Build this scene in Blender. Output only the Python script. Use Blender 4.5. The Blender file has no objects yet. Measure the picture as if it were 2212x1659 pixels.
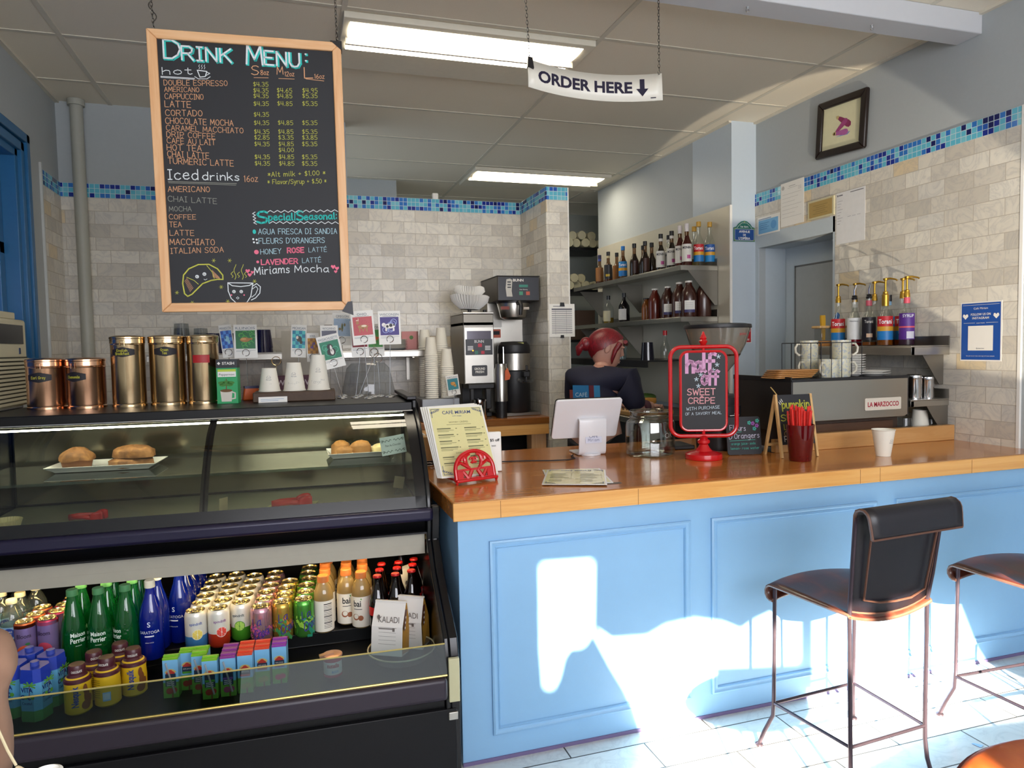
# Corner of a small cafe: pastry case on one side, wooden counter with stools on the other, coffee bar behind.
import bpy, bmesh, math, random
from math import sin, cos, pi, radians, sqrt, atan2
from mathutils import Vector, Matrix
random.seed(7)
SC = bpy.context.scene
COL = SC.collection
V3 = Vector

# ------------------------------------------------------------------ camera (surveyed from the vanishing points)
YAW, PITCH, ROLL, FPX, CH = radians(17.444), radians(-3.048), radians(-1.084), 1527.9, 1.365
_fw = V3((sin(YAW) * cos(PITCH), cos(YAW) * cos(PITCH), sin(PITCH)))
_r0 = V3((cos(YAW), -sin(YAW), 0)); _u0 = _r0.cross(_fw)
_rt = _r0 * cos(ROLL) + _u0 * sin(ROLL); _up = -_r0 * sin(ROLL) + _u0 * cos(ROLL)
CAM = V3((0, 0, CH))
def ray(x, y): return _rt * ((x - 1106) / FPX) - _up * ((y - 829.5) / FPX) + _fw
# a surveyed point of the photo on a real plane of the room (floor heights, wall and shelf planes)
def onx(x, y, X): d = ray(x, y); return CAM + d * ((X - CAM.x) / d.x)
def ony(x, y, Y): d = ray(x, y); return CAM + d * ((Y - CAM.y) / d.y)
def onz(x, y, Z): d = ray(x, y); return CAM + d * ((Z - CAM.z) / d.z)
cd = bpy.data.cameras.new('camera'); cam = bpy.data.objects.new('camera', cd); COL.objects.link(cam)
cd.sensor_width = 36; cd.sensor_fit = 'HORIZONTAL'; cd.lens = FPX / 2212 * 36; cd.clip_start = .05
m = Matrix((_rt, _up, -_fw)).transposed().to_4x4(); m.translation = CAM; cam.matrix_world = m
SC.camera = cam

class Frame:                                   # a local frame standing on the floor, turned about z
    def __init__(s, ox, oy, deg):
        s.M = Matrix.Translation((ox, oy, 0)) @ Matrix.Rotation(radians(deg), 4, 'Z'); s.I = s.M.inverted(); s.c = s.I @ CAM; s.rz = radians(deg)
    def ray(s, x, y): return s.I.to_3x3() @ ray(x, y)
    def v(s, x, y, V): d = s.ray(x, y); return s.c + d * ((V - s.c.y) / d.y)
    def z(s, x, y, Z): d = s.ray(x, y); return s.c + d * ((Z - s.c.z) / d.z)
    def w(s, u, v, z): return s.M @ V3((u, v, z))
K = Frame(.42, 2.3, -2.5)                      # the pastry case: u along its front, v into its depth

# ------------------------------------------------------------------ mesh building
def T(x=0, y=0, z=0): return Matrix.Translation((x, y, z))
def RX(a): return Matrix.Rotation(radians(a), 4, 'X')
def RY(a): return Matrix.Rotation(radians(a), 4, 'Y')
def RZ(a): return Matrix.Rotation(radians(a), 4, 'Z')
_txt = {}
class MB:
    def __init__(s): s.v = []; s.f = []; s.fm = []; s.mi = 0
    def m(s, i): s.mi = i; return s
    def add(s, v, f, M=None, fn=None):
        b = len(s.v)
        if M is not None: v = [M @ V3(p) for p in v]
        if fn: v = [fn(*p) for p in v]
        s.v.extend([tuple(p) for p in v]); s.f.extend([tuple(b + i for i in q) for q in f]); s.fm.extend([s.mi] * len(f)); return s
    def box(s, x0, x1, y0, y1, z0, z1, M=None, fn=None):
        return s.add([(x, y, z) for z in (z0, z1) for y in (y0, y1) for x in (x0, x1)], [(0, 2, 3, 1), (4, 5, 7, 6), (0, 1, 5, 4), (2, 6, 7, 3), (0, 4, 6, 2), (1, 3, 7, 5)], M, fn)
    def lathe(s, prof, n=24, M=None, a0=0, a1=360, fn=None):
        full = abs(a1 - a0) >= 359.9; k = n if full else n + 1; v = []; f = []; rings = []
        for r, z in prof:
            if r < 1e-6 and full: rings.append([len(v)]); v.append((0, 0, z))
            else:
                rings.append(list(range(len(v), len(v) + k)))
                for i in range(k):
                    a = radians(a0 + (a1 - a0) * i / n); v.append((r * cos(a), r * sin(a), z))
        for A, B in zip(rings, rings[1:]):
            for i in range(n):
                j = (i + 1) % k if full else i + 1
                if len(A) == 1 and len(B) == 1: continue
                if len(A) == 1: f.append((A[0], B[j], B[i]))
                elif len(B) == 1: f.append((A[i], A[j], B[0]))
                else: f.append((A[i], A[j], B[j], B[i]))
        return s.add(v, f, M, fn)
    def cyl(s, r, z0, z1, n=24, M=None, r2=None): return s.lathe([(0, z0), (r, z0), (r if r2 is None else r2, z1), (0, z1)], n, M)
    def tube(s, pts, r, n=8, closed=False, M=None, caps=True):
        P = [V3(p) for p in pts]; R = r if isinstance(r, (list, tuple)) else [r] * len(P); N = len(P); v = []; f = []; up = None
        for i in range(N):
            a = P[i - 1] if (i or closed) else P[i]; b = P[(i + 1) % N] if (i < N - 1 or closed) else P[i]
            t = b - a; t = t.normalized() if t.length > 1e-9 else V3((0, 0, 1))
            if up is None: up = t.orthogonal().normalized()
            up = up - t * up.dot(t); up = up.normalized() if up.length > 1e-6 else t.orthogonal().normalized()
            w = t.cross(up)
            for k in range(n): v.append(P[i] + (up * cos(2 * pi * k / n) + w * sin(2 * pi * k / n)) * R[i])
        for i in range(N if closed else N - 1):
            for k in range(n): f.append((i * n + k, i * n + (k + 1) % n, ((i + 1) % N) * n + (k + 1) % n, ((i + 1) % N) * n + k))
        if caps and not closed: f.append(tuple(range(n))[::-1]); f.append(tuple((N - 1) * n + k for k in range(n)))
        return s.add(v, f, M)
    def prism(s, poly, y0, y1, M=None, fn=None):   # polygon in x,z pushed along y
        n = len(poly); v = [(x, y0, z) for x, z in poly] + [(x, y1, z) for x, z in poly]
        return s.add(v, [tuple(range(n)), tuple(range(2 * n - 1, n - 1, -1))] + [(i, n + i, n + (i + 1) % n, (i + 1) % n) for i in range(n)], M, fn)
    def poly(s, poly, y=0, M=None, fn=None): return s.add([(x, y, z) for x, z in poly], [tuple(range(len(poly)))], M, fn)
    def grid(s, rows, M=None, closed=False, fn=None):
        n = len(rows[0]); v = [p for r in rows for p in r]; f = []
        for i in range(len(rows) - 1):
            for k in range(n if closed else n - 1): f.append((i * n + k, i * n + (k + 1) % n, (i + 1) * n + (k + 1) % n, (i + 1) * n + k))
        return s.add(v, f, M, fn)
    def ell(s, c, r, n=16, k=10, M=None, fn=None):
        return s.lathe([(sin(pi * i / k) if 0 < i < k else 0, -cos(pi * i / k)) for i in range(k + 1)], n, (M or Matrix()) @ T(*c) @ Matrix.Diagonal((r[0], r[1], r[2], 1)), fn=fn)
    def rib(s, pts, w, y=0, M=None, fn=None):      # a flat stroke in the x,z plane
        v = []; f = []
        for (ax, az), (bx, bz) in zip(pts, pts[1:]):
            dx, dz = bx - ax, bz - az; L = sqrt(dx * dx + dz * dz)
            if L < 1e-7: continue
            dx, dz = dx / L * w / 2, dz / L * w / 2; b = len(v)
            v += [(ax - dx * .7 - dz, y, az - dz * .7 + dx), (ax - dx * .7 + dz, y, az - dz * .7 - dx), (bx + dx * .7 + dz, y, bz + dz * .7 - dx), (bx + dx * .7 - dz, y, bz + dz * .7 + dx)]
            f.append((b, b + 1, b + 2, b + 3))
        return s.add(v, f, M, fn) if v else s
    def disc(s, cx, cz, rx, rz=None, y=0, n=20, M=None, fn=None):
        rz = rx if rz is None else rz
        return s.poly([(cx + rx * cos(2 * pi * i / n), cz + rz * sin(2 * pi * i / n)) for i in range(n)], y, M, fn)
    def rect(s, x0, x1, z0, z1, y=0, M=None, fn=None, nx=1):
        rows = [[(x0 + (x1 - x0) * i / nx, y, z) for i in range(nx + 1)] for z in (z0, z1)]; return s.grid(rows, M, fn=fn)
    def text(s, t, x, z, h, y=0, w=None, al='C', bold=0, M=None, fn=None):   # printed lettering, cap height h, facing -y
        key = (t, bold)
        if key not in _txt:
            cu = bpy.data.curves.new('t', 'FONT'); cu.body = t; cu.size = 1; cu.offset = bold; cu.resolution_u = 3
            ob = bpy.data.objects.new('t', cu); me = ob.to_mesh()
            vv = [tuple(q.co) for q in me.vertices]; ff = [tuple(p.vertices) for p in me.polygons]
            ob.to_mesh_clear(); bpy.data.objects.remove(ob); bpy.data.curves.remove(cu)
            _txt[key] = (vv, ff)
        vv, ff = _txt[key]
        if not vv: return s
        xs = [p[0] for p in vv]; x0, x1 = min(xs), max(xs); k = h / .69; kx = k if w is None else w / (x1 - x0)
        off = {'C': (x0 + x1) / 2, 'L': x0, 'R': x1}[al]
        return s.add([(x + (p[0] - off) * kx, y, z + p[1] * k) for p in vv], ff, M, fn)
    def hand(s, t, x0, z0, h, x1=None, w=.1, y=0, slope=0, M=None, fn=None, jit=0):   # hand lettering made of single strokes
        adv = 0; items = []
        for ch in t:
            if ch == ' ': adv += 3.2; continue
            st, wd = GLY.get(ch) or GLY['-']; items.append((adv, st)); adv += wd + 1.3
        adv -= 1.3; kz = h / 6; kx = kz * .9 if x1 is None else (x1 - x0) / adv
        for a, st in items:
            dz = random.uniform(-jit, jit) * h
            for q in st: s.rib([(x0 + (a + px) * kx, z0 + dz + pz * kz + slope * (a + px) * kx) for px, pz in q], w * h, y, M, fn)
        return s

def _g(d, wd): return [[tuple(float(c) for c in p.split(',')) for p in q.split()] for q in d.split(';')], wd
GLY = {k: _g(d, w) for k, d, w in [
 ('A','0,0 2,6 4,0;.8,2.2 3.2,2.2',4),('B','0,0 0,6 2.6,6 3.6,5.2 3.4,3.8 2.4,3.2 0,3.2;2.4,3.2 3.9,2.4 3.9,.9 2.6,0 0,0',4),('C','4,5 3,6 1.4,6 .2,4.6 0,2.6 .5,.8 1.8,0 3.2,.1 4,1',4),
 ('D','0,0 0,6 2,6 3.6,4.8 4,3 3.4,1.2 2,0 0,0',4),('E','3.6,6 0,6 0,0 3.6,0;0,3.1 3,3.1',3.6),('F','3.6,6 0,6 0,0;0,3.1 2.8,3.1',3.4),('G','4,5 3,6 1.4,6 .2,4.6 0,2.4 .8,.5 2.2,0 3.8,.8 3.8,2.6 2.2,2.6',4),
 ('H','0,0 0,6;4,0 4,6;0,3 4,3',4),('I','1,0 1,6;0,6 2,6;0,0 2,0',2),('J','3,6 3,1.4 2.2,.2 1,0 0,1',3),('K','0,0 0,6;3.8,6 0,2.6;1.2,3.6 3.9,0',3.9),('L','0,6 0,0 3.4,0',3.4),
 ('M','0,0 .4,6 2.3,1.6 4.2,6 4.6,0',4.6),('N','0,0 0,6 3.8,0 3.8,6',3.8),('O','2,6 .6,5.2 0,3 .6,.8 2,0 3.4,.8 4,3 3.4,5.2 2,6',4),('P','0,0 0,6 2.6,6 3.8,5 3.6,3.4 2.4,2.7 0,2.7',3.8),
 ('Q','2,6 .6,5.2 0,3 .6,.8 2,0 3.4,.8 4,3 3.4,5.2 2,6;2.6,1.4 4.2,-.4',4),('R','0,0 0,6 2.6,6 3.8,5 3.5,3.5 2.4,2.9 0,2.9;2,2.9 4,0',4),('S','3.8,5.2 2.6,6 1,5.8 .2,4.6 .8,3.5 3,2.6 3.8,1.6 3,.3 1.4,0 0,.8',3.8),
 ('T','0,6 4,6;2,6 2,0',4),('U','0,6 0,1.8 .8,.3 2,0 3.2,.3 4,1.8 4,6',4),('V','0,6 2,0 4,6',4),('W','0,6 1.2,0 2.6,4.4 4,0 5.2,6',5.2),('X','0,0 4,6;0,6 4,0',4),('Y','0,6 2,3 4,6;2,3 2,0',4),('Z','0,6 4,6 0,0 4,0',4),
 ('0','2,6 .6,5 .1,3 .6,1 2,0 3.2,1 3.7,3 3.2,5 2,6',3.7),('1','.4,5 1.2,6 1.2,0',1.6),('2','.2,4.8 1,6 2.6,6 3.4,4.8 3,3.4 0,0 3.6,0',3.6),('3','.2,5.4 1.6,6 3.2,5.2 3,3.8 1.6,3.2 3.4,2.4 3.4,.9 1.8,0 0,.7',3.5),
 ('4','2.8,0 2.8,6;0.3,6 0,2.4 3.6,2.4',3.6),('5','3.4,6 .6,6 .3,3.4 2,3.8 3.4,2.8 3.4,1 2,0 .1,.5',3.5),('6','3,5.8 1.2,4.4 .2,2 .8,.4 2.2,0 3.4,1 3.2,2.6 2,3.2 .5,2.2',3.5),('7','0,6 3.6,6 1.4,0',3.6),
 ('8','1.8,3.2 .4,4.2 .6,5.6 1.8,6 3,5.6 3.2,4.2 1.8,3.2 .2,2 .2,.8 1.8,0 3.4,.8 3.4,2 1.8,3.2',3.6),('9','3.2,3.6 2,2.8 .5,3.6 .4,5.2 1.8,6 3.2,5.2 3.2,3.6 2.6,0',3.5),
 ('$','3.2,5 2,5.5 .6,5 .5,3.8 3,2.6 3.2,1.2 2,.5 .3,1;1.8,6.4 1.8,-.4',3.4),('.','0,0 .4,0 .4,.4 0,.4 0,0',.5),('+','1.4,4.4 1.4,1.6;0,3 2.8,3',2.8),('*','1.4,5 1.4,1.4;0,4.4 2.8,2;0,2 2.8,4.4',2.8),("'",'.3,6 0,4.6',.5),
 ('/','0,-.4 2.4,6.2',2.4),('-','0,2.6 2,2.6',2),(':','.3,4.4 .5,4.4;.3,1 .5,1',.8),('|','.4,6.4 .4,-.8',.8),('!','.3,6 .3,1.6;.3,.2 .4,0',.6),
 ('É','3.6,6 0,6 0,0 3.6,0;0,3.1 3,3.1;1.4,6.8 2.6,7.8',3.6),('Ê','3.6,6 0,6 0,0 3.6,0;0,3.1 3,3.1;.8,6.8 1.8,7.8 2.8,6.8',3.6),('&','3.6,0 .8,4.6 1,5.8 2,6 2.6,5 .4,2.4 .2,.8 1.4,0 3.4,2.2',3.6),
 ('a','3,3.2 2,4 .8,3.6 0,2 .6,.3 1.8,.2 3,1.6;3,4 3,.8 3.6,0',3.4),('b','0,6.4 0,0;0,2.6 1.4,4 3,3.4 3.2,1.4 2,0 0,.8',3.2),('c','3,3.4 1.8,4 .4,3.2 0,1.6 .8,.2 2.2,0 3.2,.8',3.2),('d','3.2,6.4 3.2,0;3.2,3 2,4 .6,3.4 0,1.8 .8,.2 2,0 3.2,1.2',3.4),
 ('e','.1,2 3,2.4 2.6,3.7 1.6,4 .4,3.2 0,1.6 .8,.2 2.2,0 3.2,.8',3.2),('f','2.8,6 2,6.5 1.2,5.8 1.1,0;0,3.8 2.4,3.8',2.6),('g','3,3.4 1.8,4 .5,3.4 0,2 .8,.6 2,.6 3,1.8;3,4 3,-1.4 1.8,-2.4 .4,-1.8',3.2),('h','0,6.4 0,0;0,2.4 1.4,3.9 2.6,3.6 2.9,2.4 2.9,0',3),
 ('i','.4,4 .4,.4 1,0;.4,5.4 .6,5.6',1),('j','1.2,4 1.2,-1.6 .2,-2.2;1.2,5.4 1.4,5.6',1.4),('k','0,6.4 0,0;2.8,4 0,1.8;1,2.6 3,0',3),('l','.4,6.4 .4,.6 1.2,0',1),('m','0,4 0,0;0,2.6 1.2,4 2.1,3.4 2.2,0;2.2,2.6 3.4,4 4.4,3.4 4.5,0',4.6),
 ('n','0,4 0,0;0,2.4 1.4,4 2.6,3.6 2.9,2.4 2.9,0',3),('o','1.6,4 .4,3.2 0,2 .5,.6 1.6,0 2.8,.7 3.1,2 2.7,3.4 1.6,4',3.1),('p','0,4 0,-2.2;0,2.8 1.4,4 2.8,3.4 3.1,2 2.4,.4 1.2,0 0,1',3.1),('q','3,4 3,-2.2;3,3 1.8,4 .4,3.2 0,1.8 .8,.2 2,.2 3,1.4',3.1),
 ('r','0,4 0,0;0,2.4 1.2,3.8 2.4,3.8',2.4),('s','2.6,3.4 1.4,4 .4,3.4 .6,2.5 2.3,1.7 2.6,.8 1.6,0 0,.5',2.7),('t','1.2,5.8 1.2,.8 2,0 2.8,.6;0,4 2.4,4',2.7),('u','0,4 0,1.2 .8,.1 2,.2 3,1.6;3,4 3,0',3.1),('v','0,4 1.4,0 2.8,4',2.8),
 ('w','0,4 1,0 2.2,3 3.4,0 4.4,4',4.4),('x','0,0 2.8,4;0,4 2.8,0',2.8),('y','0,4 1.4,.6;3,4 1,-2 0,-2.2',3),('z','0,4 2.8,4 0,0 3,0',3)]}

# ------------------------------------------------------------------ objects
def obj(name, mb, mat, parent=None, M=None, smooth=35, bev=0, sub=0, solid=0, seg=2):
    me = bpy.data.meshes.new(name); me.from_pydata(mb.v, [], mb.f)
    ms = mat if isinstance(mat, (list, tuple)) else [mat]
    for x in ms: me.materials.append(x)
    if len(ms) > 1: me.polygons.foreach_set('material_index', mb.fm)
    me.update(); fix(me)
    if smooth: me.polygons.foreach_set('use_smooth', [True] * len(me.polygons)); me.set_sharp_from_angle(angle=radians(smooth))
    o = bpy.data.objects.new(name, me); COL.objects.link(o)
    if parent is not None: o.parent = parent
    if M is not None: o.matrix_local = M
    if solid: d = o.modifiers.new('s', 'SOLIDIFY'); d.thickness = solid; d.offset = 0
    if bev: d = o.modifiers.new('b', 'BEVEL'); d.width = bev; d.segments = seg; d.limit_method = 'ANGLE'; d.angle_limit = radians(40)
    if sub: d = o.modifiers.new('u', 'SUBSURF'); d.levels = sub; d.render_levels = sub
    return o
def fix(me):                                    # faces turned outward
    bm = bmesh.new(); bm.from_mesh(me); bmesh.ops.recalc_face_normals(bm, faces=bm.faces); bm.to_mesh(me); bm.free()
def tag(o, label, cat, group=None):
    o['label'] = label; o['category'] = cat
    if group: o['group'] = group
    return o
def thing(name, label, cat, loc=(0, 0, 0), rz=0, group=None, M=None):
    o = bpy.data.objects.new(name, None); o.empty_display_size = .05; COL.objects.link(o)
    o.matrix_world = M if M is not None else T(*loc) @ RZ(rz)
    return tag(o, label, cat, group)
def struct(name, mb, mat, M=None, **kw): o = obj(name, mb, mat, None, M, **kw); o['kind'] = 'structure'; return o
def dup(root, M, label=None, group=None, mats=None):
    def cp(o, par):
        c = o.copy(); COL.objects.link(c)
        if par is not None: c.parent = par
        for ch in KIDS.get(o.name, ()): cp(ch, c)
        return c
    if root.name not in KIDS: walk(root)
    c = cp(root, None); c.matrix_world = M
    if label: c['label'] = label
    if group: c['group'] = group
    return c
KIDS = {}
def walk(o):
    KIDS[o.name] = list(o.children)
    for ch in KIDS[o.name]: walk(ch)

# ------------------------------------------------------------------ materials
def lin(h):
    h = h.lstrip('#'); return tuple(((int(h[i:i + 2], 16) / 255 + .055) / 1.055) ** 2.4 if int(h[i:i + 2], 16) > 10 else int(h[i:i + 2], 16) / 255 / 12.92 for i in (0, 2, 4)) + (1,)
class NT:
    def __init__(s, name):
        s.mat = bpy.data.materials.new(name); s.mat.use_nodes = True; s.t = s.mat.node_tree; s.t.nodes.clear(); s.out = s.n('ShaderNodeOutputMaterial')
    def n(s, ty, **kw):
        x = s.t.nodes.new(ty)
        for k, v in kw.items(): setattr(x, k, v)
        return x
    def l(s, a, b): s.t.links.new(a, b)
    def set(s, node, k, v):
        if hasattr(v, 'links'): s.l(v, node.inputs[k])
        elif v is not None: node.inputs[k].default_value = v
    def math(s, op, a, b=None, c=None):
        x = s.n('ShaderNodeMath', operation=op); s.set(x, 0, a)
        if b is not None: s.set(x, 1, b)
        if c is not None: s.set(x, 2, c)
        return x.outputs[0]
    def mix(s, f, a, b, bt='MIX'):
        x = s.n('ShaderNodeMix', data_type='RGBA', blend_type=bt); s.set(x, 0, f); s.set(x, 6, a); s.set(x, 7, b); return x.outputs[2]
    def noise(s, vec, scale, detail=3, dist=0, rough=.5):
        x = s.n('ShaderNodeTexNoise'); s.set(x, 'Vector', vec); s.set(x, 'Scale', scale); s.set(x, 'Detail', detail); s.set(x, 'Distortion', dist); s.set(x, 'Roughness', rough); return x.outputs[0]
    def ramp(s, f, stops, interp='LINEAR'):
        x = s.n('ShaderNodeValToRGB'); s.set(x, 0, f); e = x.color_ramp; e.interpolation = interp
        while len(e.elements) < len(stops): e.elements.new(.5)
        for q, (p, c) in zip(e.elements, stops): q.position = p; q.color = lin(c) if isinstance(c, str) else (c, c, c, 1)
        return x.outputs[0]
    def obj(s): return s.n('ShaderNodeTexCoord').outputs['Object']
    def xyz(s, v): x = s.n('ShaderNodeSeparateXYZ'); s.set(x, 0, v); return x.outputs
    def vec(s, a, b, c=0): x = s.n('ShaderNodeCombineXYZ'); s.set(x, 0, a); s.set(x, 1, b); s.set(x, 2, c); return x.outputs[0]
    def scale(s, v, k): x = s.n('ShaderNodeVectorMath', operation='MULTIPLY'); s.set(x, 0, v); x.inputs[1].default_value = k; return x.outputs[0]
    def bump(s, h, st=.3, d=.002): x = s.n('ShaderNodeBump'); s.set(x, 'Height', h); x.inputs['Strength'].default_value = st; x.inputs['Distance'].default_value = d; return x.outputs[0]
    def pr(s, col, rough=.5, metal=0, normal=None, emit=None, es=0, spec=None, coat=0, sss=0):
        p = s.n('ShaderNodeBsdfPrincipled'); s.set(p, 'Base Color', col); s.set(p, 'Roughness', rough); s.set(p, 'Metallic', metal)
        if normal: s.l(normal, p.inputs['Normal'])
        if spec is not None: s.set(p, 'Specular IOR Level', spec)
        if coat: s.set(p, 'Coat Weight', coat); s.set(p, 'Coat Roughness', .08)
        if emit: s.set(p, 'Emission Color', emit); s.set(p, 'Emission Strength', es)
        return p.outputs[0]
    def done(s, sh): s.l(sh, s.out.inputs[0]); return s.mat
_mc = {}
def mat(hexc, rough=.5, metal=0, nz=.06, sc=30, bump=0, spec=None, coat=0, name=None):
    key = (hexc, rough, metal, nz, sc, bump, spec, coat)
    if key in _mc: return _mc[key]
    t = NT(name or 'mat_' + hexc.strip('#')); o = t.obj(); f = t.noise(o, sc, 3); c = lin(hexc)
    col = t.mix(f, tuple(x * (1 - nz) for x in c[:3]) + (1,), tuple(min(1, x * (1 + nz)) for x in c[:3]) + (1,))
    _mc[key] = t.done(t.pr(col, rough, metal, t.bump(f, bump) if bump else None, spec=spec, coat=coat)); return _mc[key]
def glow(hexc, st, name):
    t = NT(name); e = t.n('ShaderNodeEmission'); e.inputs[0].default_value = lin(hexc); e.inputs[1].default_value = st; return t.done(e.outputs[0])
def glass(tint, gloss=1.0, rough=.02, body=0, bodycol='#ffffff', name='glass', ior=1.45):   # thin glass or clear plastic: see-through, mirrored by the Fresnel law, with an optional tinted body
    t = NT(name); a = t.n('ShaderNodeBsdfTransparent'); a.inputs[0].default_value = lin(tint)
    g = t.n('ShaderNodeBsdfGlossy'); g.inputs[1].default_value = rough; lw = t.n('ShaderNodeLayerWeight'); lw.inputs[0].default_value = .5
    f = t.math('MULTIPLY', t.math('MULTIPLY_ADD', t.math('POWER', lw.outputs['Facing'], 5), .7, .045), gloss); sh = a.outputs[0]
    if body:
        d = t.n('ShaderNodeBsdfDiffuse'); d.inputs[0].default_value = lin(bodycol); tr = t.n('ShaderNodeBsdfTranslucent'); tr.inputs[0].default_value = lin(bodycol)
        ad = t.n('ShaderNodeMixShader'); ad.inputs[0].default_value = .5; t.l(d.outputs[0], ad.inputs[1]); t.l(tr.outputs[0], ad.inputs[2])
        mx = t.n('ShaderNodeMixShader'); nzf = t.math('MULTIPLY_ADD', t.noise(t.obj(), 12), .2, body - .1); t.l(nzf, mx.inputs[0]); t.l(sh, mx.inputs[1]); t.l(ad.outputs[0], mx.inputs[2]); sh = mx.outputs[0]
    m2 = t.n('ShaderNodeMixShader'); t.l(f, m2.inputs[0]); t.l(sh, m2.inputs[1]); t.l(g.outputs[0], m2.inputs[2])
    return t.done(m2.outputs[0])
def tiles(name, ax, w, h, z0, off, stops, grout, gw, vein=0, rough=.35, interp='CONSTANT', x0=0, spec=.5, bump=.4):   # ax: the two axes the tiles run along
    t = NT(name); X = t.xyz(t.obj()); u = t.math('DIVIDE', t.math('SUBTRACT', X[ax[0]], x0), w); v = t.math('DIVIDE', t.math('SUBTRACT', X[ax[1]], z0), h)
    row = t.math('FLOOR', v)
    if off: u = t.math('ADD', u, t.math('MULTIPLY', t.math('MODULO', t.math('ABSOLUTE', row), 2), off))
    colm = t.math('FLOOR', u); wn = t.n('ShaderNodeTexWhiteNoise', noise_dimensions='3D'); t.l(t.vec(colm, row, 3.3), wn.inputs['Vector'])
    c = t.ramp(wn.outputs['Value'], stops, interp)
    if vein:
        p = t.n('ShaderNodeVectorMath', operation='ADD'); t.l(t.obj(), p.inputs[0]); t.l(t.scale(wn.outputs['Color'], (9, 9, 9)), p.inputs[1])
        nn = t.noise(p.outputs[0], 7, 6, 1.8, .6); line = t.math('ABSOLUTE', t.math('SUBTRACT', nn, .5)); k = t.ramp(line, [(0, 1.0), (.035, .35), (.12, 0.0)])
        c = t.mix(t.math('MULTIPLY', k, vein), c, lin('#8d8f96')); c = t.mix(t.math('MULTIPLY', t.noise(p.outputs[0], 3, 4, .5), vein * .5), c, lin('#b4b2ac'))
    def edge(q, size): f = t.math('FRACT', q); return t.math('LESS_THAN', t.math('MINIMUM', f, t.math('SUBTRACT', 1, f)), gw / 2 / size)
    e = t.math('MAXIMUM', edge(u, w), edge(v, h)); c = t.mix(e, c, lin(grout))
    return t.done(t.pr(c, t.math('ADD', t.math('MULTIPLY', e, .4), rough), 0, t.bump(t.math('SUBTRACT', 1, e), bump, .001), spec=spec))
# ------------------------------------------------------------------ shared materials
BLUES = [(0, '#5fb6cf'), (.42, '#2f74c4'), (.62, '#79c4d4'), (.72, '#1b2f8e'), (.86, '#2a5db8'), (.93, '#141d5c')]
MARB = [(0, '#dcd6c8'), (.3, '#d2ccbf'), (.5, '#e4dfd2'), (.66, '#cbc4b6'), (.8, '#d6d2c8'), (.9, '#c3bdb0'), (.95, '#dcc9a4')]
MX = tiles('marble_tile_x', (0, 2), .1524, .0765, 2.286, .5, MARB, '#b5ad9f', .0034, .3, .3)
MY = tiles('marble_tile_y', (1, 2), .1524, .0765, 2.286, .5, MARB, '#b5ad9f', .0034, .3, .3)
BX = tiles('mosaic_x', (0, 2), .0272, .0272, 2.287, 0, BLUES, '#b9cfd6', .003, 0, .12)
BY = tiles('mosaic_y', (1, 2), .0272, .0272, 2.287, 0, BLUES, '#b9cfd6', .003, 0, .12)
FLOORM = tiles('floor_plank_tile', (0, 1), .536, .1465, 1.823, .5, [(0, '#c9cbc9'), (.4, '#d3d4d1'), (.7, '#c2c5c4')], '#3a3733', .005, .25, .25, x0=.31)
PAINT = mat('#aab0b2', .6, nz=.03, sc=60, bump=.15); PAINT2 = mat('#b9c4cb', .45, nz=.03, sc=40, bump=.1); CEIL = mat('#e9e0cd', .8, nz=.03, sc=160, bump=.3)
STEEL = mat('#b4b0a8', .32, 1, nz=.08, sc=20); STEEL2 = mat('#8f8b84', .4, 1, nz=.1, sc=12); CHROME = mat('#d8d8da', .1, 1, nz=.02); DARKMET = mat('#2b2a2c', .4, .6, nz=.1)
BLACK = mat('#060608', .4, 0, nz=.2, spec=.3); BLACKS = mat('#08080b', .25, 0, nz=.15, spec=.4); BLKPL = mat('#17171a', .45, nz=.1); WHITE = mat('#e8e6e0', .45, nz=.02); PAPER = mat('#e9e7e1', .8, nz=.02); GREYPR = mat('#8a8a8c', .8, nz=.05)
INK = mat('#16161c', .7, nz=.05); RED = mat('#c01018', .22, 0, nz=.06, coat=.4); GOLD = mat('#b9923a', .3, .9, nz=.08); COPPER = mat('#e3b08c', .2, 1, nz=.08, sc=8); BRASS = mat('#dcc096', .2, 1, nz=.08, sc=8)
CUPW = mat('#e7e2d4', .6, nz=.02); PORC = mat('#eceae4', .2, nz=.02, coat=.3)
CLEAR = glass('#f6f8f6', 1.3, name='clear_glass'); CLEARP = glass('#e9ebec', 1.2, .05, .06, '#d8dade', name='clear_plastic'); PURPLEP = glass('#8d86b0', 1.2, .06, .25, '#57508a', name='purple_plastic')
def wood(name, a, b, c, ax=0, sc=1, rough=.3, coat=.35, stave=0, sw=.035, sl=.6):
    t = NT(name); o = t.obj(); X = t.xyz(o); s3 = [22 * sc] * 3; s3[ax] = 1.6 * sc
    n1 = t.noise(t.scale(o, s3), 1.6, 5, 1.2, .6); col = t.ramp(n1, [(.25, a), (.5, b), (.75, c)])
    if stave:
        oth = 1 if ax == 0 else 0; row = t.math('FLOOR', t.math('DIVIDE', X[oth], sw)); u = t.math('FLOOR', t.math('ADD', t.math('DIVIDE', X[ax], sl), t.math('MULTIPLY', row, .37)))
        wn = t.n('ShaderNodeTexWhiteNoise', noise_dimensions='3D'); t.l(t.vec(u, row, 1.7), wn.inputs['Vector'])
        col = t.mix(t.math('MULTIPLY', wn.outputs['Value'], .45), col, lin(a)); f = t.math('FRACT', t.math('DIVIDE', X[oth], sw)); col = t.mix(t.math('MULTIPLY', t.math('LESS_THAN', f, .05), .5), col, lin('#3a1d0a'))
    return t.done(t.pr(col, rough, 0, t.bump(n1, .08), coat=coat))
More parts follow.
